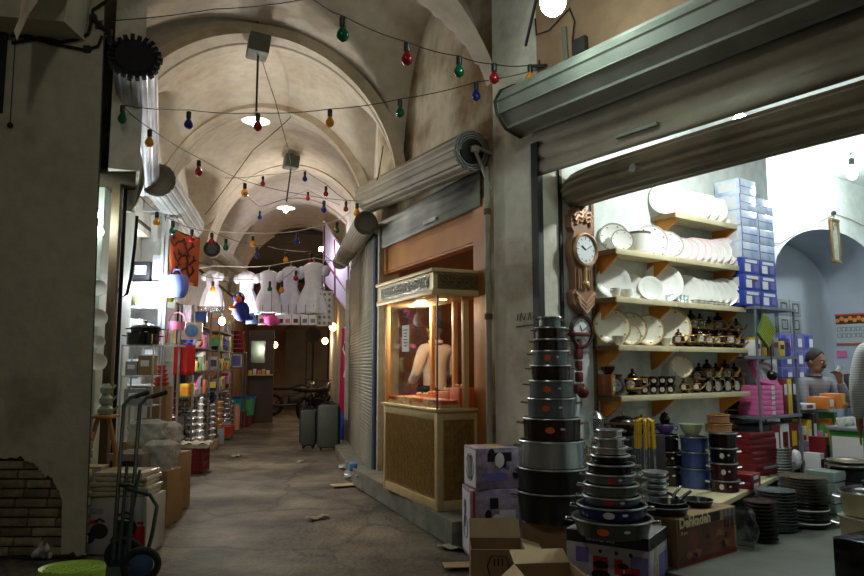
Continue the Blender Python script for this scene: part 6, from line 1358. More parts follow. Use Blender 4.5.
# benches of goods along the alley
LRZ = math.atan2(DL.y, DL.x) - PI / 2 + PI / 2      # local x along the alley
def LB(Y, off):     # a point off metres out of the left fronts at depth Y
    q = L1b + DL * ((Y - L1b.y) / DL.y); return q - LI * off
def bench(lab, Y0, Y1, off, z, m):
    a, b = LB(Y0, off), LB(Y1, off); c = (a + b) / 2; L_ = (b - a).length
    t = thing('stall_bench', lab, 'bench', (c.x, c.y, 0), math.atan2(DL.y, DL.x)); mb = MB(); mb.bev((0, 0, z - .02), (L_, .56, .04), .006); mb.build('bench_top', m, t)
    for x in (-L_ / 2 + .06, L_ / 2 - .06):
        for y in (-.24, .24): mb = MB(); mb.box((x, y, (z - .04) / 2), (.05, .05, z - .04)); mb.build('leg', WD, t)
    return z
BT = mat('bench_board', (110, 92, 70), .7, var=(4, .3))
bench('low board bench of steel ware nearest the wire rack', 8.95, 9.75, .04, .45, BT)
STL = mat('steel_cup', (170, 174, 176), .2, .85); RLID = mat('red_lid', (196, 50, 36), .35); WPL = mat('white_plastic', (214, 216, 214), .35); BRW = mat('brown_pot', (86, 54, 36), .4)
cols = [(STL, 'steel'), (WPL, 'white'), (STL, 'bright steel'), (NOIR, 'black'), (CHROME, 'chrome'), (BRW, 'brown'), (RLID, 'red'), (WPL, 'plain white'), (GOLDB, 'brass'), (STL, 'silver'), (REDB, 'dark red')]
def bstack(Y, off, z, r, h, n, m, lab, grp):
    p = LB(Y, off)
    for j in range(n):
        t = thing('stacked_pot', '%s, %s from its base' % (lab, ORD[j]), 'pot', (p.x, p.y, z + j * h), 0, grp)
        mb = MB(); rr = r * (1 - .04 * j); mb.lathe([(rr * .8, 0), (rr * .9, .006), (rr, h * .8), (rr + .006, h * .9), (rr * .96, h * .99), (0, h * .99)], n=16); mb.build('pot_body', m, t)
        mb = MB(); mb.lathe([(rr + .003, h * .74), (rr + .012, h * .80), (rr + .006, h * .88)], n=16, cap=False); mb.build('rim', ALU, t)
k = 0
for (b, Y0, Y1, z, n) in (('the near bench', 9.02, 9.68, .45, 5),):
    for i in range(n):
        Y = Y0 + (Y1 - Y0) * i / (n - 1)
        for row_, off in ((0, -.13), (1, .17)):
            m, w_ = cols[(k * 5 + row_ * 3) % len(cols)]; k += 1
            cnt = (2, 4, 3, 5, 2, 3)[(k * 7) % 6]; h_ = random.uniform(.07, .12); r_ = random.uniform(.065, .10)
            bstack(Y, off, z, r_, h_, cnt, m, '%s pot in the %s %s stack of %s' % (w_, ORD[i], 'rear' if row_ == 0 else 'front', b), 'stacks on %s' % b)
# racks against the fronts, facing the alley
RKD = mat('rack_grey', (92, 92, 90), .5, .2)
SMALLC = [(WHITEP, 'white'), (BLUEB, 'blue'), (YELB, 'yellow'), (REDB, 'dark red'), (CARDL, 'buff'), (GRYB, 'grey'), (PINKB, 'pink'), (GRNB, 'green'), (ORGB, 'orange'), (LILAC, 'lilac'), (BLKB, 'black')]
for ri, (Y0, Y1, wh) in enumerate(((9.0, 10.25, 'nearest open rack of the alley'), (10.35, 11.9, 'open rack by the bright lamp post'), (12.5, 14.5, 'far open rack beyond the bright lamp'))):
    wh = wh.replace('nearest open', 'first open'); ro_ = (-.2, .06, .12)[ri]; a, b = LB(Y0, ro_), LB(Y1, ro_); L_ = (b - a).length; t = thing('open_rack', wh + ' against the stall fronts', 'rack', (a.x, a.y, 0), math.atan2(DL.y, DL.x))
    for x in (0, L_): 
        for y in (-.02, -.24): mb = MB(); mb.box((x, y, 1.15), (.025, .025, 2.3)); mb.build('upright', RKD, t)
    zs = (.95, 1.32, 1.68, 2.02)
    for z in zs: mb = MB(); mb.box((L_ / 2, -.13, z), (L_, .26, .02)); mb.build('rack_shelf', RKD, t)
    d = (b - a).normalized(); nn = Vector((d.y, -d.x, 0)); rz = math.atan2(d.y, d.x)
    for zi, z in enumerate(zs):
        x = .04; i = 0
        while x < L_ - .16:
            w_ = random.uniform(.12, .24); h_ = random.uniform(.14, .30); m, cn = SMALLC[random.randrange(len(SMALLC))]
            p = a + d * (x + w_ / 2) + nn * .14
            lab = '%s, %s on the %s board, %s' % ('%s', ORD[i], ('lowest', 'second', 'third', 'top')[zi], wh); q = random.random(); P3 = (p.x, p.y, z + .011)
            if q < .5: carton(lab % (cn + ' packet'), P3, rz, (w_, .18, h_), m, [('f', 0, .1, .7, .45, SMALLC[random.randrange(len(SMALLC))][0]), ('l', 0, 0, .7, .5, SMALLC[random.randrange(len(SMALLC))][0])], group='packets on the ' + wh)
            elif q < .8: vase(lab % (cn + ' round jar'), P3, min(.09, w_ / 2), h_ * .75, m, None, 'jars on the ' + wh, 'jar', random.random() < .7)
            else: bowl(lab % (cn + ' bowl'), P3, min(.12, w_ / 2 + .02), h_ * .5, m, 'bowls on the ' + wh, 'bowl', bandm=ALU)
            x += w_ + random.uniform(.01, .05); i += 1
# special pieces
def hang(P, lab): return P
t = thing('pink_basket', 'pink wire basket hanging above the white utensils', 'basket', gy(177, 330, 8.4)); PK = mat('pink_plastic', (226, 120, 160), .4)
mb = MB(); mb.lathe([(.085, 0), (.10, .10), (.095, .10), (.08, .005), (0, .005)], n=18); mb.build('basket_body', PK, t); mb = MB(); mb.tube([(.10 * math.cos(a), 0, .10 + .11 * math.sin(a)) for a in [PI * i / 10 for i in range(11)]], .009, 6); mb.build('handle', PK, t)
bx = gy(169, 345, 7.95); t = thing('utensil_shelf', 'white small shelf of hanging utensils past the black roasters', 'shelf', (bx.x, 7.95, bx.z)); mb = MB(); mb.box((0, 0, -.01), (.30, .22, .02)); mb.build('board', MATS['white_shelf'], t)
for i in range(7): mb = MB(); mb.tube([(-.12 + i * .04, -.06, .02 + .01), (-.12 + i * .04 + .006, -.06, .16 + .02 * (i % 2))], .009, 5); mb.build('utensil_handle', [WPL, PK, WPL, RLID, WPL, YEL, WPL][i], t)
mb = MB(); mb.box((-.12, 0, -bx.z / 2 - .01), (.02, .02, bx.z - .02)); mb.box((.12, 0, -bx.z / 2 - .01), (.02, .02, bx.z - .02)); mb.build('shelf_legs', ALF, t)
for j in range(5):
    pz = gy(161, 386, 7.6); t = thing('red_bowl', '%s red plastic bowl from the bottom of the red pile by the hand truck grips' % ORD[j], 'bowl', (pz.x, 7.6, pz.z + j * .045), 0, 'red bowl pile'); mb = MB(); r_ = .085 - .010 * j; mb.lathe([(r_ * .7, 0), (r_, .03), (r_ + .006, .04), (0, .043)], n=18); mb.build('bowl_body', RLID, t)
pz = gy(161, 386, 7.6); carton('tall brown carton under the red bowl pile', (pz.x, 7.6, 0), 0, (.2, .2, pz.z - .002), CARD)
# clock in a box
pk = gy(192, 331, 9.2); t = thing('boxed_clock', 'cream boxed wall clock with blue dial hanging in the stalls', 'clock', pk, .25); mb = MB(); mb.bev((0, 0, 0), (.26, .06, .22), .008); mb.build('box', mat('cream_card', (206, 188, 170), .5), t); mb = MB(); mb.lathe([(.075, 0), (.085, .012), (.07, .014), (0, .014)], (0, -.03, 0), 24, eul(PI / 2, 0, 0)); f_ = mb.build('dial', mat('blue_dial', (90, 140, 200), .4), t); mb = MB(); hands(mb, (0, 0), -.048, .07, .8, 2.6); mb.build('clock_hands', BLACK, t)
for j in range(2): t = thing('red_apron', 'red cloth hanging %s the boxed clock' % ('under' if j == 0 else 'just past'), 'cloth', gy(181 + 8 * j, 345, 8.95), .3); mb = MB(); mb.grid(lambda u, v: ((u - .5) * .16, .015 * math.sin(u * 12), -v * .38), 10, 6); mb.build('cloth', mat('red_cloth', (190, 34, 30), .7), t, solid=.006); mb = MB(); mb.tube([(-.08, 0, 0), (0, 0, .04), (.08, 0, 0)], .005, 5); mb.build('hanger', ALU, t)
# bright lamp post
lp = gy(226.5, 375, 14.9); mb = MB(); mb.box((0, 0, 1.18), (.10, .07, 2.36)); tag(mb.build('white_post', WPL, loc=(lp.x, 14.9, 0)), 'white square post beside the bright bulb among the stalls', 'post')
t = thing('bright_bulb', 'dazzling bare bulb hanging by the white post of the stalls', 'lamp', gy(222, 321, 10.15)); mb = MB(); mb.ball((0, 0, 0), .045, 14, sz=1.3); mb.build('bulb', GLOW, t); mb = MB(); mb.lathe([(.02, .055), (.02, .11), (0, .11)], n=10); mb.tube([(0, 0, .1), (0, 0, .5)], .005, 5); mb.build('socket', BLACK, t)
# floor level pieces along the alley edge
cr = gz(189, 473, 0); t = thing('red_crate', 'dark red pierced plastic crate carrying a wrapped tray', 'crate', (cr.x, cr.y + .15, 0), .05); CRD = mat('crate_red', (120, 20, 34), .45)
mb = MB()
for z in (.02, .12, .22, .30):
    for (c, s_) in (((0, -.15, z), (.34, .012, .03)), ((0, .15, z), (.34, .012, .03)), ((-.17, 0, z), (.012, .3, .03)), ((.17, 0, z), (.012, .3, .03))): mb.box(c, s_)
for i in range(7):
    x = -.165 + i * .055; mb.box((x, -.15, .16), (.016, .012, .30)); mb.box((x, .15, .16), (.016, .012, .30)); mb.box((-.17, x * .88, .16), (.012, .016, .30)); mb.box((.17, x * .88, .16), (.012, .016, .30))
mb.box((0, 0, .01), (.34, .3, .015)); mb.build('crate_lattice', CRD, t); mb = MB(); mb.box((0, 0, .15), (.31, .27, .27)); mb.build('crate_load', REDB, t)
t = thing('wrapped_tray', 'shiny plastic wrapped tray lying on the dark red crate', 'tray', (cr.x, cr.y + .15, .318), .1); mb = MB(); mb.grid(lambda u, v: ((u - .5) * .48, (v - .5) * .40, .06 + .015 * math.sin(u * 17) * math.cos(v * 13)), 16, 12); mb.grid(lambda u, v: ((u - .5) * .46, (v - .5) * .38, .002), 2, 2); mb.box((0, 0, .03), (.46, .38, .05)); mb.build('wrap', mat('shiny_wrap', (196, 188, 170), .15, var=(20, .4)), t)
tb = gz(194, 450, 0); t = thing('low_table', 'low black folding table behind the wrapped tray', 'table', (tb.x + .02, tb.y - .9, 0), .1)
mb = MB(); mb.bev((0, 0, .40), (.40, .34, .03), .006); mb.bev((0, 0, .33), (.36, .30, .03), .006); mb.build('table_top', NOIR, t)
for sx in (-1, 1):
    for sy in (-1, 1): mb = MB(); mb.tube([(sx * .17, sy * .14, 0), (sx * .15, sy * .12, .39)], .012, 6); mb.build('leg', NOIR, t)
vp = gz(210, 448, 0); t = thing('clay_vase', 'brown tall clay vase standing on the alley by the red basket', 'vase', (vp.x, vp.y, 0)); mb = MB(); mb.lathe([(.07, 0), (.075, .02), (.05, .18), (.06, .26), (.13, .40), (.14, .46), (.10, .52), (.12, .56), (.10, .56), (.08, .5), (0, .46)], n=20); mb.build('vase_body', BRW, t); mb = MB(); mb.lathe([(.112, .36), (.142, .41), (.145, .45)], n=20, cap=False); mb.build('vase_band', GOLDB, t)
rb_ = gz(223, 438, 0); t = thing('red_basket', 'bright red pierced basket on the ground before the blue tub', 'basket', (rb_.x, rb_.y, 0), .1); mb = MB(); mb.box((0, 0, .13), (.30, .24, .18), taper=1.12); mb.build('basket_body', RLID, t); mb = MB(); mb.bev((0, 0, .23), (.36, .30, .03), .008); mb.build('basket_rim', RLID, t); mb = MB(); mb.box((0, 0, .02), (.34, .28, .04)); mb.build('green_foot', mat('green_foot', (60, 90, 60), .6), t)
bb = gz(221, 440, 0)
for j, (px, m, h_, lab) in enumerate(((221, REDB, .62, 'dark red tall vase shaped flask stand by the red basket'), (232, TANP, .55, 'pale tan rolled mat leaning by the red basket'), (239, REDB, .36, 'dark red small bin under the blue tub'))):
    p = gz(px, 434 - j * 3, 0); t = thing(['flask', 'rolled_mat', 'bin'][j], lab, ['flask', 'mat', 'bin'][j], (p.x, p.y + .3, 0)); mb = MB(); mb.lathe([(.09 - .02 * (j == 1), 0), (.10 - .02 * (j == 1), h_ * .3), (.08, h_ * .8), (.05 if j < 2 else .09, h_), (0, h_)], n=16); mb.build('body', m, t); mb = MB(); mb.lathe([(.06, h_ * .99), (.06, h_ * 1.03), (0, h_ * 1.04)], n=14); mb.build('cap', ALU, t)
bt = gz(241, 426, 0); t = thing('blue_tub', 'big bright blue and green tub bag on the alley edge', 'tub', (bt.x, bt.y, 0), .1); mb = MB(); mb.box((0, 0, .45), (.50, .40, .42), taper=1.15); mb.build('tub_body', mat('tub_blue', (40, 130, 190), .4, var=(5, .4), col2=(30, 170, 150)), t); mb = MB(); mb.bev((0, 0, .67), (.62, .5, .04), .01); mb.build('tub_rim', mat('tub_rim', (30, 70, 160), .4), t); mb = MB(); mb.box((.18, -.225, .45), (.2, .012, .36)); mb.build('green_print', GRNB, t); mb = MB(); mb.box((0, 0, .12), (.44, .36, .24)); mb.build('tub_base', REDB, t)
pw = gz(256, 421, 0); t = thing('printed_bag', 'lilac printed bag standing at the far end of the goods', 'bag', (pw.x, pw.y, 0), .4); mb = MB(); mb.bev((0, 0, .19), (.30, .14, .38), .04); mb.build('bag_body', LILAC, t); mb = MB(); mb.bev((0, -.072, .2), (.16, .006, .2), .002); mb.build('print', PURP, t); mb = MB(); mb.tube([(-.06, 0, .38), (-.04, 0, .46), (.04, 0, .46), (.06, 0, .38)], .01, 5); mb.build('handle', PURP, t)
for j in range(3): carton('%s plain box in the short row past the lilac bag' % ORD[j], (gx(259, 18.4 + j * .45), 18.4 + j * .45, 0), .1, (.30, .26, .3 + .1 * (j % 2)), [GRYB, CARD, BLKB][j], [('f', 0, 0, .6, .5, WHITEP)], group='boxes past the lilac bag')
# far shop front with mirror and goods
fx = gy(258, 345, 16.8)
t = thing('shop_cabinet', 'brown wooden shop cabinet at the far end of the stalls', 'cabinet', (gx(262, 17.7), 17.7, 0), .2); mb = MB(); mb.box((0, .2, 1.15), (.62, .4, 2.3)); mb.build('carcass', mat('dark_wood', (70, 48, 32), .5), t); mb = MB(); mb.box((-.08, -.02, 1.75), (.34, .03, .55)); mb.build('glass_front', mat('green_mirror', (84, 96, 80), .12, .5), t); mb = MB(); mb.box((0, -.13, 1.18), (.6, .26, .03)); mb.build('cabinet_shelf', mat('lit_board', (206, 176, 110), .5), t)
for j in range(5): p = (gx(262, 17.7) + (-.22 + j * .11), 17.7 - .14 - .04 + .0, 1.196); carton('%s small lit packet on the wooden cabinet shelf' % ORD[j], p, .2, (.08, .1, .10 + .03 * (j % 2)), [YELB, WHITEP, PINKB, YELB, WHITEP][j], group='packets on the wooden cabinet')
for j in range(5):
    p = gy(238, 352, 16.0); t = thing('red_pot', '%s dark red pot from the bottom of the tall far pile' % ORD[j], 'pot', (p.x, 16.0, p.z + j * .10), 0, 'far red pot pile'); mb = MB(); r_ = .15 - .008 * j; mb.lathe([(r_ * .9, 0), (r_, .05), (r_ + .006, .085), (r_ * .9, .097), (0, .098)], n=18); mb.build('pot_body', mat('glossy_red', (132, 24, 34), .2), t); mb = MB(); mb.lathe([(r_ + .002, .072), (r_ + .012, .08), (r_ + .004, .09)], n=18, cap=False); mb.build('rim', ALU, t)
p = gy(238, 352, 16.0); t = thing('pile_stand', 'dark stand carrying the far pile of red pots and a framed picture', 'stand', (p.x, 16.02, 0)); mb = MB(); mb.box((0, 0, p.z - .012), (.34, .30, .02)); mb.build('stand_top', RKD, t); mb = MB(); [mb.box((sx * .15, sy * .13, (p.z - .02) / 2), (.025, .025, p.z - .024)) for sx in (-1, 1) for sy in (-1, 1)]; mb.build('stand_legs', RKD, t); mb = MB(); mb.box((0, 0, p.z - .36), (.32, .28, .02)); mb.build('lower_board', RKD, t)
t = thing('framed_card', 'white framed card with violet picture under the red pot pile', 'picture', (p.x, 15.86, p.z - .34)); mb = MB(); [mb.box(c, s_) for c, s_ in (((-.12, 0, .14), (.025, .02, .28)), ((.12, 0, .14), (.025, .02, .28)), ((0, 0, .27), (.26, .02, .025)), ((0, 0, .012), (.26, .02, .025)))]; mb.build('frame', WPL, t); mb = MB(); mb.box((0, .004, .14), (.22, .008, .24)); mb.build('picture_sheet', PURP, t)
# banner, hung bags
t = thing('orange_banner', 'orange cloth banner with dark brush script hanging over the stalls', 'banner', (0, 0, 0)); bl = {k: gy(x, y, Y) for k, (x, y, Y) in dict(a=(166, 226, 8.5), b=(200, 239, 8.8), c=(198, 287, 8.8), d=(171, 277, 8.5)).items()}
def ban(u, v, o=0.): p = bl['a'].lerp(bl['b'], u).lerp(bl['d'].lerp(bl['c'], u), v); return p + Vector((0, -.02 * math.sin(u * 9) - o, -.015 * math.sin(u * PI)))
mb = MB(); mb.grid(lambda u, v: ban(u, v), 14, 14); mb.build('cloth', mat('banner_orange', (190, 84, 34), .75, var=(6, .3)), t, solid=.008)
mb = MB(); random.seed(4)
for (u0, v0, du, dv, cv) in ((.12, .20, .70, .03, .14), (.20, .46, .66, .05, .16), (.25, .72, .60, .03, .13)):
    mb.tube([ban(u0 + du * q / 12, v0 + dv * q / 12 + cv * math.sin(q / 12 * PI * 3.2) * (.6 + .4 * math.sin(q)), .014) for q in range(13)], .013, 4)
for (u, v) in ((.22, .12), (.5, .14), (.78, .16), (.34, .40), (.62, .38), (.84, .44), (.3, .64), (.55, .63), (.8, .66)): mb.tube([ban(u, v - .05, .014), ban(u + .03, v, .014), ban(u + .01, v + .06, .014)], .012, 4); mb.ball(ban(min(.94, u + .07), v + .03, .014), .013, 6)
mb.build('brush_script', mat('script_brown', (70, 24, 16), .7), t)
mb = MB(); mb.tube([ban(0, 0), ban(.5, 0), ban(1, 0)], .012, 5); mb.build('top_cord', BLACK, t)
def hbag(lab, px, py, Y, r, m):
    t = thing('hanging_bag', lab, 'bag', gy(px, py, Y)); mb = MB()
    mb.grid(lambda u, v: (r * (.55 + .5 * math.sin(PI * (.15 + .75 * v))) * math.cos(2 * PI * u) * (1 + .06 * math.sin(12 * PI * u)), r * .6 * (.4 + .5 * math.sin(PI * (.15 + .75 * v))) * math.sin(2 * PI * u), -v * r * 2.1), 24, 12); mb.add([(0, 0, -r * 2.1)], []); mb.build('bag_body', m, t); mb = MB(); mb.tube([(-r * .4, 0, 0), (-r * .2, 0, r * .5), (r * .2, 0, r * .5), (r * .4, 0, 0)], .012, 5); mb.build('bag_strap', m, t)
hbag('periwinkle blue bag hanging under the orange banner', 177, 275, 8.3, .13, mat('periwinkle', (110, 128, 214), .5, var=(6, .25))); hbag('yellow bag hanging beside the periwinkle bag', 166, 281, 8.35, .12, mat('mustard', (186, 166, 60), .5))
carton('teal printed box hanging high past the periwinkle bag', gy(201, 322, 9.4), .2, (.15, .08, .14), mat('teal_print', (40, 80, 100), .5), [('f', 0, 0, .8, .5, BLUEB)], name='hanging_box')
# dresses on the line
DRS = mat('white_dress', (222, 220, 238), .35, var=(16, .16), spec=.7); DRP = glass('dress_cover', (240, 240, 250), .12, .10)
def dress(px, ytop, ybot, hw, Y, lab, hem=None):
    P = gy(px, ytop, Y); h = (ybot - ytop) * Y / FPX; w = hw * Y / FPX; t = thing('white_dress', lab, 'dress', P, random.uniform(-.25, .25), 'white dresses on the line')
    mb = MB(); w *= 1.12; prof = [(w * 1.0, -h), (w * .98, -h * .93), (w * .78, -h * .62), (w * .50, -h * .42), (w * .56, -h * .26), (w * .66, -h * .12), (w * .60, -h * .05), (w * .34, 0)]
    n = 40; vs = []; fs = []
    for (r, z) in prof:
        fl = max(0, (-z / h - .4) / .6)
        for i in range(n): a = 2 * PI * i / n; rr = r * (1 + .09 * fl * math.sin(9 * a)); vs.append((rr * math.cos(a), rr * .5 * math.sin(a), z))
    for j in range(len(prof) - 1):
        for i in range(n): fs.append((j * n + i, j * n + (i + 1) % n, (j + 1) * n + (i + 1) % n, (j + 1) * n + i))
    mb.add(vs, fs); mb.build('gown', DRS, t)
    for sg in (-1, 1): mb = MB(); mb.ball((sg * w * .70, 0, -h * .17), w * .27, 12, sz=1.2); mb.build('puff_sleeve', DRS, t)
    mb = MB(); mb.lathe([(w * .44, -h * .42), (w * .46, -h * .39), (w * .44, -h * .36)], n=24, sy=.5, cap=False); mb.build('sash', mat('satin', (206, 204, 226), .25), t)
    mb = MB(); mb.tube([(-w * .5, 0, -h * .05), (0, 0, .02), (w * .5, 0, -h * .05)], .006, 5); mb.tube([(0, 0, .02), (0, 0, .05), (.02, 0, .07), (.0, 0, .09)], .005, 5); mb.build('hanger', ALU, t)
    if hem:
        mb = MB(); mb.lathe([(w * 1.0, -h), (w * 1.02, -h * 1.13), (w * .8, -h * 1.15)], n=24, sy=.5, cap=False)
        for i in range(14): a = 2 * PI * i / 14; mb.ball((w * math.cos(a), w * .5 * math.sin(a), -h * 1.07), .022, 6)
        mb.build('sequin_hem', hem, t)
    return t
SEQ = mat('sequin_silver', (170, 172, 180), .2, .9, bump=(70, 1.))
dress(213, 271, 307, 11, 10.5, 'white dress with sequin hem hanging by itself beside the plush bird', SEQ)
dress(247, 272, 315, 13, 10.62, 'white dress just past the plush bird on the line'); dress(269, 271, 313, 13.5, 10.4, 'white dress hung in the middle of the line above the pink plush'); dress(291, 267, 316, 13, 10.62, 'white dress under the red festoon bulb on the line'); dress(314, 263, 314, 16, 10.38, 'widest white dress hanging next to the dotted cloth')
t = thing('clothes_line', 'cord across the alley carrying the white dresses', 'line', (0, 0, 0)); mb = MB(); mb.tube([gy(x, y, 10.45) for x, y in ((180, 262), (197, 269), (213, 266), (247, 267), (269, 266), (291, 262), (314, 258), (336, 262), (352, 268))], .006, 5); mb.build('cord', MATS['pale_wire'], t)
t = thing('dotted_cloth', 'white dotted sheet on a hanger at the end of the dresses', 'cloth', gy(325, 291, 10.3)); mb = MB(); mb.grid(lambda u, v: ((u - .5) * .24, .012 * math.sin(u * 9), -v * .52), 10, 8); mb.build('sheet', mat('sheet_white', (226, 224, 222), .6), t, solid=.006)
for i in range(3):
    for j in range(6): mb = MB(); mb.lathe([(.022, 0), (.022, .002), (0, .003)], (-.07 + .07 * i, -.02, -.05 - .085 * j), 10, eul(PI / 2, 0, 0)); mb.build('printed_dot', GRYB, t)
mb = MB(); mb.tube([(-.12, 0, 0), (0, 0, .06), (.12, 0, 0)], .006, 5); mb.tube([(0, 0, .06), (0, 0, .12)], .005, 5); mb.build('hanger', BLACK, t)
# plush bird: round blue body with orange beak and feet
pb_ = gy(240, 307, 10.1); t = thing('plush_bird', 'blue plush bird with orange beak and feet hanging among the dresses', 'plush toy', pb_, .6); PBL = mat('plush_blue', (34, 48, 128), .9, var=(30, .3)); POR = mat('plush_orange', (230, 100, 30), .9)
mb = MB(); mb.ball((.02, 0, -.06), .12, 16, sz=1.25); mb.ball((-.02, -.01, .13), .085, 16); mb.ball((.16, .02, -.16), .075, 12, sz=.7); mb.build('plush_body', PBL, t)
mb = MB(); mb.lathe([(.05, 0), (.04, .04), (0, .10)], (-.05, -.08, .10), 12, align(Vector((-.5, -.8, -.1)))); mb.ball((-.13, -.05, -.02), .05, 10, sz=.7); mb.build('beak_and_foot', POR, t)
for sg in (-1, 1): mb = MB(); mb.ball((-.03 + .035 * sg, -.075, .165), .022, 10); e_ = mb.build('eye', WPL, t); mb = MB(); mb.ball((-.03 + .035 * sg, -.096, .165), .009, 8); mb.build('pupil', BLACK, e_)
mb = MB(); mb.tube([(-.02, 0, .2), (-.02, 0, .36)], .004, 4); mb.build('string', BLACK, t)
t = thing('blue_toy_dress', 'little light blue dress hanging beside the plush bird', 'dress', gy(252, 313, 10.2)); mb = MB(); mb.lathe([(.09, -.16), (.05, -.04), (.03, 0), (0, 0)], n=18, sy=.6); mb.build('gown', mat('light_blue', (120, 160, 220), .6), t); mb = MB(); mb.tube([(0, 0, 0), (0, 0, .25)], .004, 4); mb.build('string', BLACK, t)
t = thing('pink_plush', 'pink plush toy hanging under the middle dress', 'plush toy', gy(271, 320, 10.2)); mb = MB(); mb.ball((0, 0, 0), .10, 14, sz=.85); mb.ball((.09, 0, -.02), .05, 10); mb.ball((-.08, 0, .05), .045, 10); mb.build('plush_body', mat('plush_pink', (216, 90, 160), .9), t); mb = MB(); mb.tube([(0, 0, .08), (0, 0, .45)], .004, 4); mb.build('string', BLACK, t)
for j, px in enumerate((262, 281, 288, 296, 305, 313)):
    t = carton('%s small white toy packet hanging under the dresses, from the pink plush' % ORD[j] if j else 'small white toy packet hanging between the blue and pink toys', gy(px, 325, 10.25), 0, (.11, .05, .15), WHITEP, [('f', 0, -.1, .6, .4, [REDB, BLKB, PINKB, REDB, PURP, GRYB][j])], name='toy_packet', group='toy packets under the dresses'); mb = MB(); mb.tube([(0, 0, .15), (0, 0, .30)], .004, 4); mb.build('string', BLACK, t)
# slanted white canopy with dark red bars beyond the closed shutter
t = thing('canopy', 'slanted white canopy panel with dark red bars near the dark arch', 'canopy', (0, 0, 0)); Yc = 13.2
pg = [gy(x, y, Yc + dy) for x, y, dy in ((325, 223, 1.2), (349, 262, 0), (350, 314, 0), (325, 283, 1.2))]; nrm = (pg[1] - pg[0]).cross(pg[3] - pg[0]).normalized() * .03
mb = MB(); mb.add(pg + [p + nrm for p in pg], [(0, 1, 2, 3), (7, 6, 5, 4)] + [(i, (i + 1) % 4, (i + 1) % 4 + 4, i + 4) for i in range(4)]); mb.build('panel', mat('canopy_white', (206, 196, 222), .6), t)
mb = MB()
for a, b in ((pg[0], pg[3]), (pg[1], pg[2]), (pg[3], pg[2]), (pg[0].lerp(pg[3], .62), pg[1].lerp(pg[2], .62)), (pg[0].lerp(pg[1], .45), pg[3].lerp(pg[2], .45))): mb.tube([a - nrm * .6 if (nrm.y > 0) else a + nrm * 1.6, b - nrm * .6 if (nrm.y > 0) else b + nrm * 1.6], .018, 5)
mb.build('bars', mat('dark_red_bar', (90, 30, 50), .5), t)
mb = MB(); mb.tube([gy(324, 221, 14.4), gy(324, 300, 14.4)], .02, 6); mb.build('support_pole', WPL, t)
t = thing('small_lamp', 'tiny glowing lamp beside the white canopy', 'lamp', gy(321, 249, 13.6)); mb = MB(); mb.ball((0, 0, 0), .05, 10); mb.build('bulb', GLOW, t); mb = MB(); mb.tube([(0, 0, .03), (.03, .2, .1)], .01, 5); mb.build('arm', BLACK, t)
# far end
GLOWW = mat('lamp_glow_warm', (255, 214, 150), .4, emis=((255, 190, 110), 30))
for px, py, Y, lab in ((275, 345, 21.0, 'small warm wall lamp by the wooden cabinet at the alley end'), (325, 341, 19.5, 'small warm lamp on the ochre wall near the crimson roll'), (333, 327, 16.5, 'tiny warm lamp below the white canopy')):
    t = thing('wall_lamp', lab, 'lamp', gy(px, py, Y)); mb = MB(); mb.ball((0, 0, 0), .085, 12, sz=1.1); mb.build('bulb', GLOWW, t); mb = MB(); mb.tube([(0, .05, .07), (0, .3, .12)], .02, 5); mb.build('arm', BLACK, t)
mb = MB(); mb.box((0, 0, 1.35), (1.5, .1, 2.7)); q = gy(303, 360, 24.5); o_ = mb.build('door_1', mat('end_door', (150, 140, 120), .7, var=(2, .3)), loc=(q.x, 25.2, 0), kind='structure')
mb = MB(); mb.box((0, -.06, 1.3), (.03, .02, 2.5)); mb.build('door_gap', BLACK, o_)
t = thing('round_sign', 'dark round sign on a pole at the end of the alley', 'sign', gy(313, 335, 22.0)); mb = MB(); mb.lathe([(.24, -.015), (.24, .015)], n=28, R=eul(PI / 2, 0, 0)); mb.build('disc', BLACKM, t); mb = MB(); mb.tube([(0, .03, .2), (0, .03, -t.location.z)], .03, 6); mb.build('pole', BLACKM, t)
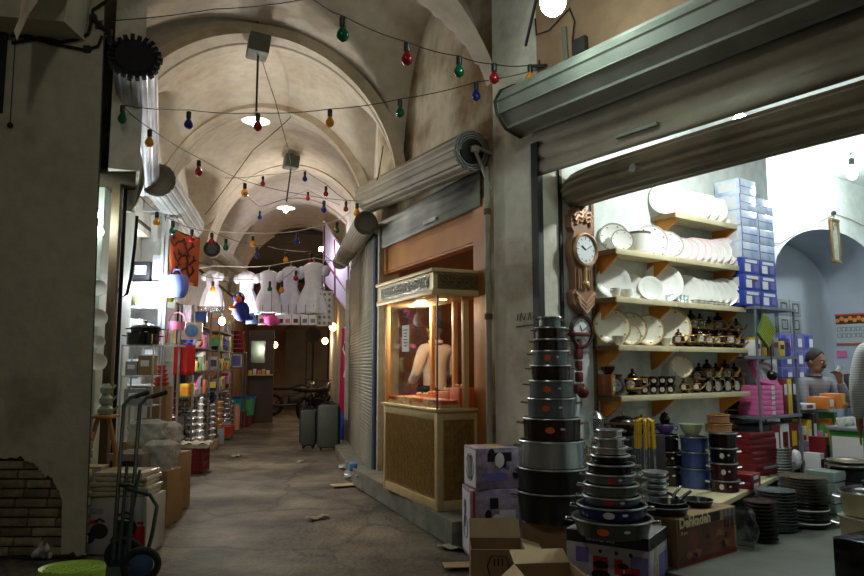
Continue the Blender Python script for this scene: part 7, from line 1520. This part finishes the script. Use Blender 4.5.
def motorbike(lab, P, rz):
    t = thing('motorbike', lab, 'motorbike', P, rz, 'motorbikes at the alley end')
    for x in (-.62, .62):
        mb = MB(); mb.tube([(x + .27 * math.cos(a), 0, .30 + .27 * math.sin(a)) for a in [2 * PI * i / 24 for i in range(24)]], .045, 8, closed=True); w_ = mb.build('wheel', BLACKM, t)
        mb = MB(); mb.lathe([(.06, -.05), (.06, .05)], (x, 0, .30), 12, eul(PI / 2, 0, 0)); [mb.tube([(x, 0, .3), (x + .25 * math.cos(a), 0, .3 + .25 * math.sin(a))], .006, 4) for a in [PI / 4 * i for i in range(8)]]; mb.build('spokes', ALU, w_)
    mb = MB(); mb.tube([(-.62, 0, .30), (-.30, 0, .55), (.15, 0, .62), (.42, 0, .85)], .03, 7); mb.tube([(-.2, 0, .35), (.2, 0, .35), (.42, 0, .82)], .03, 7); mb.bev((0, 0, .40), (.36, .24, .28), .05); mb.build('frame_and_engine', mat('engine_dark', (40, 40, 42), .4, .5), t)
    mb = MB(); mb.lathe([(0, -.24), (.10, -.2), (.15, 0), (.12, .18), (0, .24)], (.16, 0, .76), 16, eul(0, PI / 2, 0), sx=.75); mb.build('fuel_tank', mat('tank_dark', (30, 26, 34), .25), t)
    mb = MB(); mb.bev((-.32, 0, .76), (.62, .24, .10), .04); mb.build('saddle', BLACKM, t)
    mb = MB(); [mb.tube([(.62, s * .06, .30), (.44, s * .06, .95)], .022, 6) for s in (-1, 1)]; mb.build('fork', ALU, t); mb = MB(); mb.tube([(.34, -.34, 1.02), (.42, -.1, 1.0), (.42, .1, 1.0), (.34, .34, 1.02)], .016, 6); mb.build('handlebar', BLACK, t); mb = MB(); mb.ball((.54, 0, .88), .09, 12); mb.build('headlamp', ALU, t); mb = MB(); mb.tube([(.02, -.14, .30), (-.5, -.16, .28), (-.8, -.16, .34)], .04, 8); mb.build('exhaust', MATS['engine_dark'], t)
    return t
motorbike('dark motorbike parked side on before the end door of the alley', (gx(296, 20.5), 20.5, 0), .35); m2 = motorbike('second dark motorbike parked by the ochre wall at the alley end', (gx(318, 18.6), 18.9, 0), 1.1)

# taller piles along the alley edge, on cartons, a nearer and a further line
PILES = [(196, 463, STL, 'steel', 6, .085), (204, 458, WPL, 'white', 7, .075), (203, 449, BRW, 'brown', 4, .10), (215, 450, CHROME, 'chrome', 6, .085), (216, 443, REDB, 'dark red', 5, .09), (229, 437, STL, 'bright steel', 6, .09), (232, 431, mat('green_pot', (60, 120, 80), .35), 'green', 5, .11), (247, 424, mat('blue_pot', (60, 90, 170), .35), 'blue', 5, .12), (222, 445, mat('amber_pot', (170, 110, 50), .35), 'amber', 5, .09)]
BACK = [(186, 470, WPL, 'white'), (193, 462, REDB, 'dark red'), (200, 455, STL, 'steel'), (207, 450, YELB, 'yellow'), (213, 445, CHROME, 'chrome'), (219, 441, WPL, 'pale'), (225, 437, BLUEB, 'blue'), (231, 432, STL, 'bright steel'), (237, 428, RLID, 'red')]
def pile(p, hb, n, r_, m, w_, where, i):
    carton('small plain carton under the %s pot pile in the %s' % (w_, where), p, .15 * (i % 3), (.24, .24, hb), [CARD, CARDL, GRYB][i % 3])
    shape = i % 3
    for j in range(n):
        t = thing('piled_pot', '%s pot, %s up in the pile in the %s' % (w_, ORD[j], where), 'pot', (p.x, p.y, hb + .002 + j * .10), 0, 'pot piles in the ' + where)
        rr = r_ * (1 - .05 * j); mb = MB()
        if shape == 0: mb.lathe([(rr * .75, 0), (rr * .9, .008), (rr, .075), (rr + .008, .085), (rr * .95, .098), (0, .099)], n=18)
        elif shape == 1: mb.lathe([(rr * .5, 0), (rr * .6, .01), (rr, .06), (rr * 1.02, .075), (rr * .7, .097), (0, .099)], n=18)
        else: mb.lathe([(rr * .9, 0), (rr, .02), (rr * .8, .09), (rr * .82, .098), (0, .099)], n=18)
        mb.build('pot_body', m, t)
        mb = MB(); mb.lathe([(rr + .004, .062), (rr + .012, .07), (rr + .006, .08)], n=18, cap=False); mb.build('rim', ALU, t)
for i, (px, py, m, w_, n, r_) in enumerate(PILES):
    p = gz(px, py, 0); pile(Vector((p.x - .14, p.y + .16, 0)), .16 + .06 * (i % 3), n, r_, m, w_, 'line on the alley edge', i)
for i, (px, py, m, w_) in enumerate(BACK):
    p = gz(px, py, 0); pile(Vector((p.x - .36, p.y + .20, 0)), .55 + .1 * (i % 2), 3 + i % 4, .085, m, w_, 'raised line behind', i + 1)
# ================================================================ people
SKIN = mat('skin', (150, 104, 78), .55, var=(14, .12)); HAIR = mat('grey_hair', (64, 60, 56), .8, var=(40, .4)); HAIRD = mat('dark_hair', (28, 22, 20), .7, var=(40, .3)); EYEW = mat('eye_white', (220, 214, 206), .3)
TROU = mat('dark_trousers', (40, 40, 46), .85); SHOE = mat('dark_shoes', (26, 22, 20), .4)
def striped(name, c1, c2, n):
    m = bpy.data.materials.new(name); m.use_nodes = True; MATS[name] = m; N, L = m.node_tree.nodes, m.node_tree.links; b = N['Principled BSDF']; b.inputs['Roughness'].default_value = .85
    tc = N.new('ShaderNodeTexCoord'); w_ = N.new('ShaderNodeTexWave'); w_.inputs['Scale'].default_value = n; w_.inputs['Distortion'].default_value = .6; w_.bands_direction = 'Z'
    r = N.new('ShaderNodeValToRGB'); r.color_ramp.elements[0].position = .35; r.color_ramp.elements[0].color = lin(c2); r.color_ramp.elements[1].position = .6; r.color_ramp.elements[1].color = lin(c1)
    L.new(tc.outputs['Object'], w_.inputs['Vector']); L.new(w_.outputs['Fac'], r.inputs['Fac']); L.new(r.outputs['Color'], b.inputs['Base Color']); return m
def skin_mesh(name, chains, m, parent, extra=None, voxel=None, root=None):
    """chains: lists of (point, radius) sharing joints by equal coordinates; one continuous skinned surface"""
    pts = []; rad = []; idx = {}; edges = []
    for ch in chains:
        prev = None
        for (p, r) in ch:
            key = tuple(round(c, 4) for c in p)
            if key not in idx: idx[key] = len(pts); pts.append(key); rad.append(r)
            i = idx[key]
            if prev is not None and prev != i: edges.append((prev, i))
            prev = i
    me = bpy.data.meshes.new(name); me.from_pydata(pts, edges, []); o = bpy.data.objects.new(name, me); COL.objects.link(o)
    o.modifiers.new('s', 'SKIN'); sv = me.skin_vertices[0].data
    for i, r in enumerate(rad): sv[i].radius = (r, r) if not hasattr(r, '__len__') else r
    sv[0].use_root = True
    sb = o.modifiers.new('ss', 'SUBSURF'); sb.levels = 2; sb.render_levels = 2
    dg = bpy.context.evaluated_depsgraph_get(); me2 = bpy.data.meshes.new_from_object(o.evaluated_get(dg)); bpy.data.objects.remove(o)
    if extra or voxel:
        mb = MB(); mb.add([v.co.copy() for v in me2.vertices], [list(p.vertices) for p in me2.polygons])
        if extra: extra(mb)
        o = mb.build(name + '_tmp', m); rm = o.modifiers.new('r', 'REMESH'); rm.mode = 'VOXEL'; rm.voxel_size = voxel or .009; rm.use_smooth_shade = True
        sm = o.modifiers.new('sm', 'SMOOTH'); sm.iterations = 2
        dg = bpy.context.evaluated_depsgraph_get(); me2 = bpy.data.meshes.new_from_object(o.evaluated_get(dg)); bpy.data.objects.remove(o)
    me2.name = name; me2.materials.clear(); me2.materials.append(m)
    for p in me2.polygons: p.use_smooth = True; p.material_index = 0
    o = bpy.data.objects.new(name, me2); COL.objects.link(o); o.parent = parent; return o
def hand_chains(wr, d, up, side, curl=.5):
    """five unequal fingers from a palm; d = way the hand points, up = back of the hand, side = thumb side"""
    d, up, side = Vector(d).normalized(), Vector(up).normalized(), Vector(side).normalized(); wr = Vector(wr); pal = wr + d * .05; out = [[(wr, .026), (pal, (.034, .020))]]
    for k, (o_, l_) in enumerate(((.030, .068), (.011, .078), (-.009, .072), (-.028, .056))):
        b = wr + d * .085 + side * o_; q = b + (d * math.cos(curl) - up * math.sin(curl)) * l_ * .55; e = q + (d * math.cos(curl * 2) - up * math.sin(curl * 2)) * l_ * .45
        out.append([(pal, (.034, .020)), (b, .0105), (q, .0095), (e, .008)])
    b = wr + d * .03 + side * .035; out.append([(wr, .026), (b, .013), (b + (d * .7 + side * .6 - up * .3) * .035, .011), (b + (d * .9 + side * .4 - up * .6) * .060, .009)])
    return [[(tuple(p), r) for p, r in c] for c in out]
def human(name, label, loc, rz, J, shirt, hair, look=0., tilt=0., hands_=None, hairlong=.0, moustache=False, scale=1., group=None):
    t = thing(name, label, 'person', loc, rz, group); V = Vector
    hc = V(J['head']); RH = rotz(look) @ eul(tilt, 0, 0)
    ch = [[(J['pelvis'], .10), (J['waist'], (.10, .08)), (J['chest'], (.11, .08)), (J['neckb'], .06), (J['neck'], .055), (tuple(hc), .075)]]
    for s in 'lr':
        ch.append([(J['chest'], (.11, .08)), (J['sh_' + s], .045), (J['el_' + s], .038), (J['wr_' + s], .027)])
        ch.append([(J['pelvis'], .10), (J['hip_' + s], .085), (J['kn_' + s], .06), (J['an_' + s], .042), (J['toe_' + s], .035)])
        d, up, side, cu = (hands_ or {}).get(s, ((V(J['wr_' + s]) - V(J['el_' + s])), (0, -.3, 1), (0, -1, 0), .5)); ch += hand_chains(J['wr_' + s], d, up, side, cu)
    def head(mb):
        def H_(p): return hc + RH @ V(p)
        vs = MB(); vs.ball((0, .005, .02), .098, 24, sz=1.18); mb.add([H_((p.x * .80, p.y, p.z)) for p in vs.v], vs.f)
        vs = MB(); vs.ball((0, -.028, -.055), .062, 16, sz=1.05); mb.add([H_((p.x * .95, p.y, p.z)) for p in vs.v], vs.f)          # jaw
        vs = MB(); vs.lathe([(.010, .03), (.015, 0), (.021, -.028), (.0, -.036)], (0, -.098, -.0), 10, eul(-.25, 0, 0)); mb.add([H_(p) for p in vs.v], vs.f)   # nose
        vs = MB(); vs.ball((0, -.086, .028), .022, 10, sz=.5); mb.add([H_((p.x * 2.6, p.y, p.z)) for p in vs.v], vs.f)               # brow
        vs = MB(); vs.ball((0, -.083, -.062), .016, 10, sz=.6); mb.add([H_((p.x * 1.7, p.y, p.z)) for p in vs.v], vs.f)               # lips
        for s in (-1, 1): vs = MB(); vs.ball((s * .080, .012, -.008), .026, 10, sz=1.3); mb.add([H_((p.x if abs(p.x) < 1 else p.x, p.y * .6, p.z)) for p in vs.v], vs.f)
    skin_mesh('body', ch, SKIN, t, head, .008)
    # clothes: shells over the limbs
    g = .014
    sc_ = [[(tuple(V(J['pelvis']) + V((0, 0, -.05))), (.165, .13)), (J['pelvis'], (.16, .13)), (J['waist'], (.145, .12)), (J['chest'], (.172, .126)), (J['neckb'], .085)]]
    for s in 'lr': e = V(J['el_' + s]).lerp(V(J['wr_' + s]), .93); sc_.append([(J['chest'], (.172, .126)), (tuple(V(J['chest']).lerp(V(J['sh_' + s]), .6)), .11), (J['sh_' + s], .085), (tuple(V(J['sh_' + s]).lerp(V(J['el_' + s]), .5)), .068), (J['el_' + s], .060), (tuple(e), .046)])
    skin_mesh('shirt', sc_, shirt, t)
    mb = MB(); nb = V(J['neckb']); mb.lathe([(.062, .028), (.080, .035), (.085, .01), (.072, .0)], tuple(nb), 18, cap=False); mb.build('collar', shirt, t, solid=.006)
    tr = [[(J['pelvis'], (.125, .11))] + [(J['hip_l'], .11), (J['kn_l'], .08), (tuple(V(J['kn_l']).lerp(V(J['an_l']), .9)), .065)], [(J['pelvis'], (.125, .11)), (J['hip_r'], .11), (J['kn_r'], .08), (tuple(V(J['kn_r']).lerp(V(J['an_r']), .9)), .065)]]
    skin_mesh('trousers', tr, TROU, t)
    for s in 'lr':
        a, b = V(J['an_' + s]), V(J['toe_' + s]); mb = MB(); mb.bev(a.lerp(b, .45) + V((0, 0, -.015)), (.10, (b - a).length + .13, .085), .035); mb.build('shoe', SHOE, t)
    # hair cap, moustache, eyes
    mb = MB(); n = 28; vs = []; fs = []
    for j in range(9):
        th = j / 8 * (1.80 + hairlong)
        for i in range(n):
            a = 2 * PI * i / n; fr = max(0, -math.sin(a)); t2 = th * (1 - .58 * fr); r_ = .1035 + .0025 * math.sin(i * 5.1 + j * 3)
            vs.append(hc + RH @ V((r_ * .82 * math.sin(t2) * math.cos(a), .008 + r_ * math.sin(t2) * math.sin(a), .022 + r_ * 1.17 * math.cos(t2))))
    for j in range(8):
        for i in range(n): fs.append((j * n + i, j * n + (i + 1) % n, (j + 1) * n + (i + 1) % n, (j + 1) * n + i))
    mb.add(vs, fs); mb.build('hair', hair, t, solid=.007)
    if moustache: mb = MB(); mb.tube([hc + RH @ V(p) for p in ((-.034, -.082, -.052), (-.014, -.100, -.043), (.014, -.100, -.043), (.034, -.082, -.052))], .009, 6); mb.build('moustache', hair, t)
    for s in (-1, 1):
        mb = MB(); mb.ball(hc + RH @ V((s * .032, -.086, .010)), .0115, 10); e_ = mb.build('eye', EYEW, t); mb = MB(); mb.ball(hc + RH @ V((s * .032, -.0955, .010)), .0055, 8); mb.build('iris', BLACK, e_)
        mb = MB(); mb.tube([hc + RH @ V((s * (.032 + x), -.096 + abs(x) * .3, .034 - abs(x) * .15)) for x in (-.018, 0, .018)], .005, 5); mb.build('eyebrow', hair, t)
    t.scale = (scale,) * 3
    return t
def standing(**k):
    J = dict(pelvis=(0, 0, .95), waist=(0, 0, 1.10), chest=(0, .01, 1.32), neckb=(0, .01, 1.46), neck=(0, .0, 1.52), head=(0, -.015, 1.62), sh_l=(.19, .01, 1.40), sh_r=(-.19, .01, 1.40), el_l=(.24, .03, 1.12), el_r=(-.24, .03, 1.12), wr_l=(.24, -.05, .88), wr_r=(-.24, -.05, .88),
             hip_l=(.09, 0, .90), hip_r=(-.09, 0, .90), kn_l=(.10, -.02, .50), kn_r=(-.10, -.02, .50), an_l=(.10, .02, .09), an_r=(-.10, .02, .09), toe_l=(.11, -.13, .045), toe_r=(-.11, -.13, .045)); J.update(k); return J
# the clerk, seated behind the counter with one hand raised to his mouth, turned towards the shop
cp = gy(811, 362, 7.75); sz_ = .47
cl = Vector((cp.x, cp.y, ZF))
hz = cp.z - ZF
J = dict(pelvis=(0, 0, .56), waist=(0, 0, .72), chest=(0, -.03, .95), neckb=(0, -.03, 1.09), neck=(0, -.045, 1.15), head=(0, -.065, 1.25), sh_l=(.19, -.03, 1.03), sh_r=(-.19, -.03, 1.03), el_l=(.27, -.20, .80), el_r=(-.25, -.13, .78), wr_l=(.12, -.24, 1.06), wr_r=(-.05, -.34, .82),
         hip_l=(.10, -.03, .54), hip_r=(-.10, -.03, .54), kn_l=(.13, -.45, .52), kn_r=(-.13, -.45, .52), an_l=(.12, -.45, .09), an_r=(-.12, -.45, .09), toe_l=(.12, -.60, .045), toe_r=(-.12, -.60, .045))
lift = hz - 1.25
for k in J:
    if not k.startswith(('an', 'toe')): J[k] = (J[k][0], J[k][1], J[k][2] + lift)
GST = striped('grey_striped_shirt', (150, 146, 154), (112, 108, 118), 22)
human('person', 'seated man in a grey striped shirt behind the counter raising a hand to his mouth', cl, .30, J, GST, HAIR, look=.25, tilt=.12, hands_={'l': ((-.30, -.15, .55), (.5, -.5, .3), (.2, -.7, .2), .7), 'r': ((.9, -.3, .0), (0, 0, 1), (0, -1, 0), .5)}, moustache=True)
t = thing('paper_cup', 'white paper held in the seated man\'s raised hand', 'paper', cl + rotz(.30) @ Vector((.045, -.29, 1.15 + lift)), .7); mb = MB(); mb.lathe([(.018, 0), (.028, .06), (.026, .06), (0, .005)], n=14); mb.build('cup_wall', WHITEP, t); t.rotation_euler = (.5, .4, .7)
t['label'] = 'white paper cup held at the mouth by the seated man'; t['category'] = 'cup'
t = thing('office_chair', 'black high backed office chair under the seated man', 'chair', cl, .30); mb = MB(); mb.bev((0, -.05, .42 + lift), (.48, .46, .08), .03); mb.build('seat', BLACKM, t); mb = MB(); mb.grid(lambda u, v: ((u - .5) * .48 * (1 - .25 * abs(v - .5)), .24 + .05 * math.cos((u - .5) * 2.6), .52 + lift + v * .56), 12, 10); mb.build('backrest', BLACKM, t, solid=.05)
mb = MB(); mb.tube([(0, 0, .06), (0, 0, .42 + lift)], .03, 8); [mb.tube([(0, 0, .08), (.27 * math.cos(a), .27 * math.sin(a), .045)], .02, 6) for a in [2 * PI * i / 5 for i in range(5)]]; mb.build('pedestal', BLACK, t)
t = thing('dark_monitor', 'dark tilted screen standing behind the seated man\'s raised hand', 'screen', A(5.15, -.25, ZF + .9), ANG_N + .3); mb = MB(); mb.bev((0, 0, .22), (.44, .05, .32), .01); mb.build('screen_shell', BLKB, t); mb = MB(); mb.box((0, -.028, .22), (.38, .004, .26)); mb.build('screen_face', mat('screen_grey', (90, 98, 104), .2), t); mb = MB(); mb.tube([(0, .02, 0), (0, .02, .1)], .03, 8); mb.lathe([(.12, 0), (.12, .015), (0, .02)], (0, .02, 0), 18); mb.build('screen_stand', BLKB, t)
t.location = A(5.85, -.36, ZF + .80)
t2 = thing('side_table', 'pale side table in the niche carrying the dark screen', 'table', A(5.85, -.36, ZF), ANG_N); mb = MB(); mb.bev((0, 0, .78), (.7, .45, .035), .006); mb.build('table_top', GRYB, t2)
for sx in (-1, 1):
    for sy in (-1, 1): mb = MB(); mb.box((sx * .31, sy * .19, .38), (.04, .04, .765)); mb.build('leg', ALF, t2)
# customer at the picture edge
WST = striped('white_striped_shirt', (206, 206, 208), (150, 152, 158), 26)
human('person', 'standing customer in a white striped shirt at the edge of the view by the display', (3.29, 5.0, ZF), 2.6, standing(), WST, HAIRD, look=.2)
# sweet seller inside the kiosk shop
WSH = mat('white_shirt', (224, 214, 204), .8, var=(6, .12))
kp = gy(435, 345, 8.0)
sm = human('person', 'man in a white shirt standing inside the sweet shop behind the lit kiosk', (kp.x, kp.y, .195), 3.9, standing(el_l=(.27, -.02, 1.12), el_r=(-.27, -.02, 1.12), wr_l=(.17, -.22, 1.02), wr_r=(-.17, -.22, 1.02)), WSH, HAIRD, look=-.35, tilt=.2)
# white tiered shelves with bottles on the back wall of the sweet shop
for j, (tt_, z) in enumerate(((.9, 1.5), (.9, 1.9), (2.0, 1.5), (2.0, 1.9))):
    p = KP(tt_, 1.72); t = thing('wall_shelf', '%s small shelf on the back wall of the sweet shop' % ORD[j], 'shelf', (p.x, p.y, z), KR, 'shelves of the sweet shop'); mb = MB(); mb.box((0, 0, 0), (.24, .8, .025)); mb.build('board', WOODO, t); mb = MB(); mb.box((.06, 0, -.06), (.02, .76, .10)); mb.build('bracket_rail', WOODO, t)
    for i in range(4): carton('%s pale sweet box on the %s sweet shop shelf' % (ORD[i], ORD[j]), p + DK * (-.28 + i * .19) + Vector((0, 0, z + .014 - p.z)), KR, (.14, .13, .12 + .05 * (i % 2)), [WHITEP, GRYB, REDB, WHITEP][i], [('l', 0, 0, .6, .5, REDB)], group='sweet boxes on the shelves')
# ================================================================ light
def plight(name, loc, power, col, r=.05, typ='POINT', rot=None, spot=None):
    l = bpy.data.lights.new(name, typ); l.energy = power; l.color = col
    if typ in ('POINT', 'SPOT'): l.shadow_soft_size = r
    o = bpy.data.objects.new(name, l); COL.objects.link(o); o.location = loc
    if rot: o.rotation_euler = rot
    if spot: l.spot_size = spot
    return o
w = bpy.data.worlds.new('world'); SC.world = w; w.use_nodes = True
w.node_tree.nodes['Background'].inputs[0].default_value = (.5, .55, .7, 1); w.node_tree.nodes['Background'].inputs[1].default_value = .01
COOL = (.95, 1., .93); WARM = (1., .78, .52); WHITE = (1., .93, .82)
plight('added_shelf_light', A(1.15, 1.05, 3.17), 76, (.93, 1., .97), .06)  # light of the added bulb behind the roll
plight('shop_bulb_light', BULBP + Vector((0, 0, -.12)), 75, (.9, 1., .97), .05)
plight('shop_bulb_light_far', A(5.3, 2.6, 3.2), 14, (.9, 1., .97), .05)
plight('mercury_lamp_light', gy(553, 8, 4.25), 72, COOL, .06)
plight('pendant_light_a', (-2.0, 7.9, 3.93), 20, WHITE, .05)
plight('pendant_light_b', gy(286, 212, 11.4), 22, WHITE, .05)
plight('stall_light', gy(152, 290, 8.15), 80, (.9, .97, 1.), .06)
plight('added_crossing_light', (-1.2, 1.2, 4.4), 46, WHITE, .08)  # light of the added lamp over the crossing
plight('added_stall_light', (-3.02, 6.15, 2.67), 10, COOL, .05)  # light of the bulb added in the first stall
plight('small_lamp_light', gy(321, 252, 13.5), 30, (.85, .85, 1.), .06)
plight('added_sweet_room_light', KP(1.2, 1.0) + Vector((0, 0, 2.72)), 10, (1., .8, .6), .1)  # light of the lamp added in the sweet shop
plight('kiosk_light', KP(1.3, -.12) + Vector((0, 0, 1.95)), 22, (1., .76, .52), .05)
plight('left_bulb_light', gy(222, 324, 10.05), 75, (1., .95, .85), .05)
plight('far_bulb_light_a', gy(275, 345, 20.7), 24, WARM, .05)
plight('far_bulb_light_b', gy(325, 341, 19.2), 24, WARM, .05)
SC.view_settings.view_transform = 'Standard'; SC.view_settings.look = 'None'; SC.view_settings.gamma = 1; SC.view_settings.exposure = 0
SC.view_settings.use_curve_mapping = False
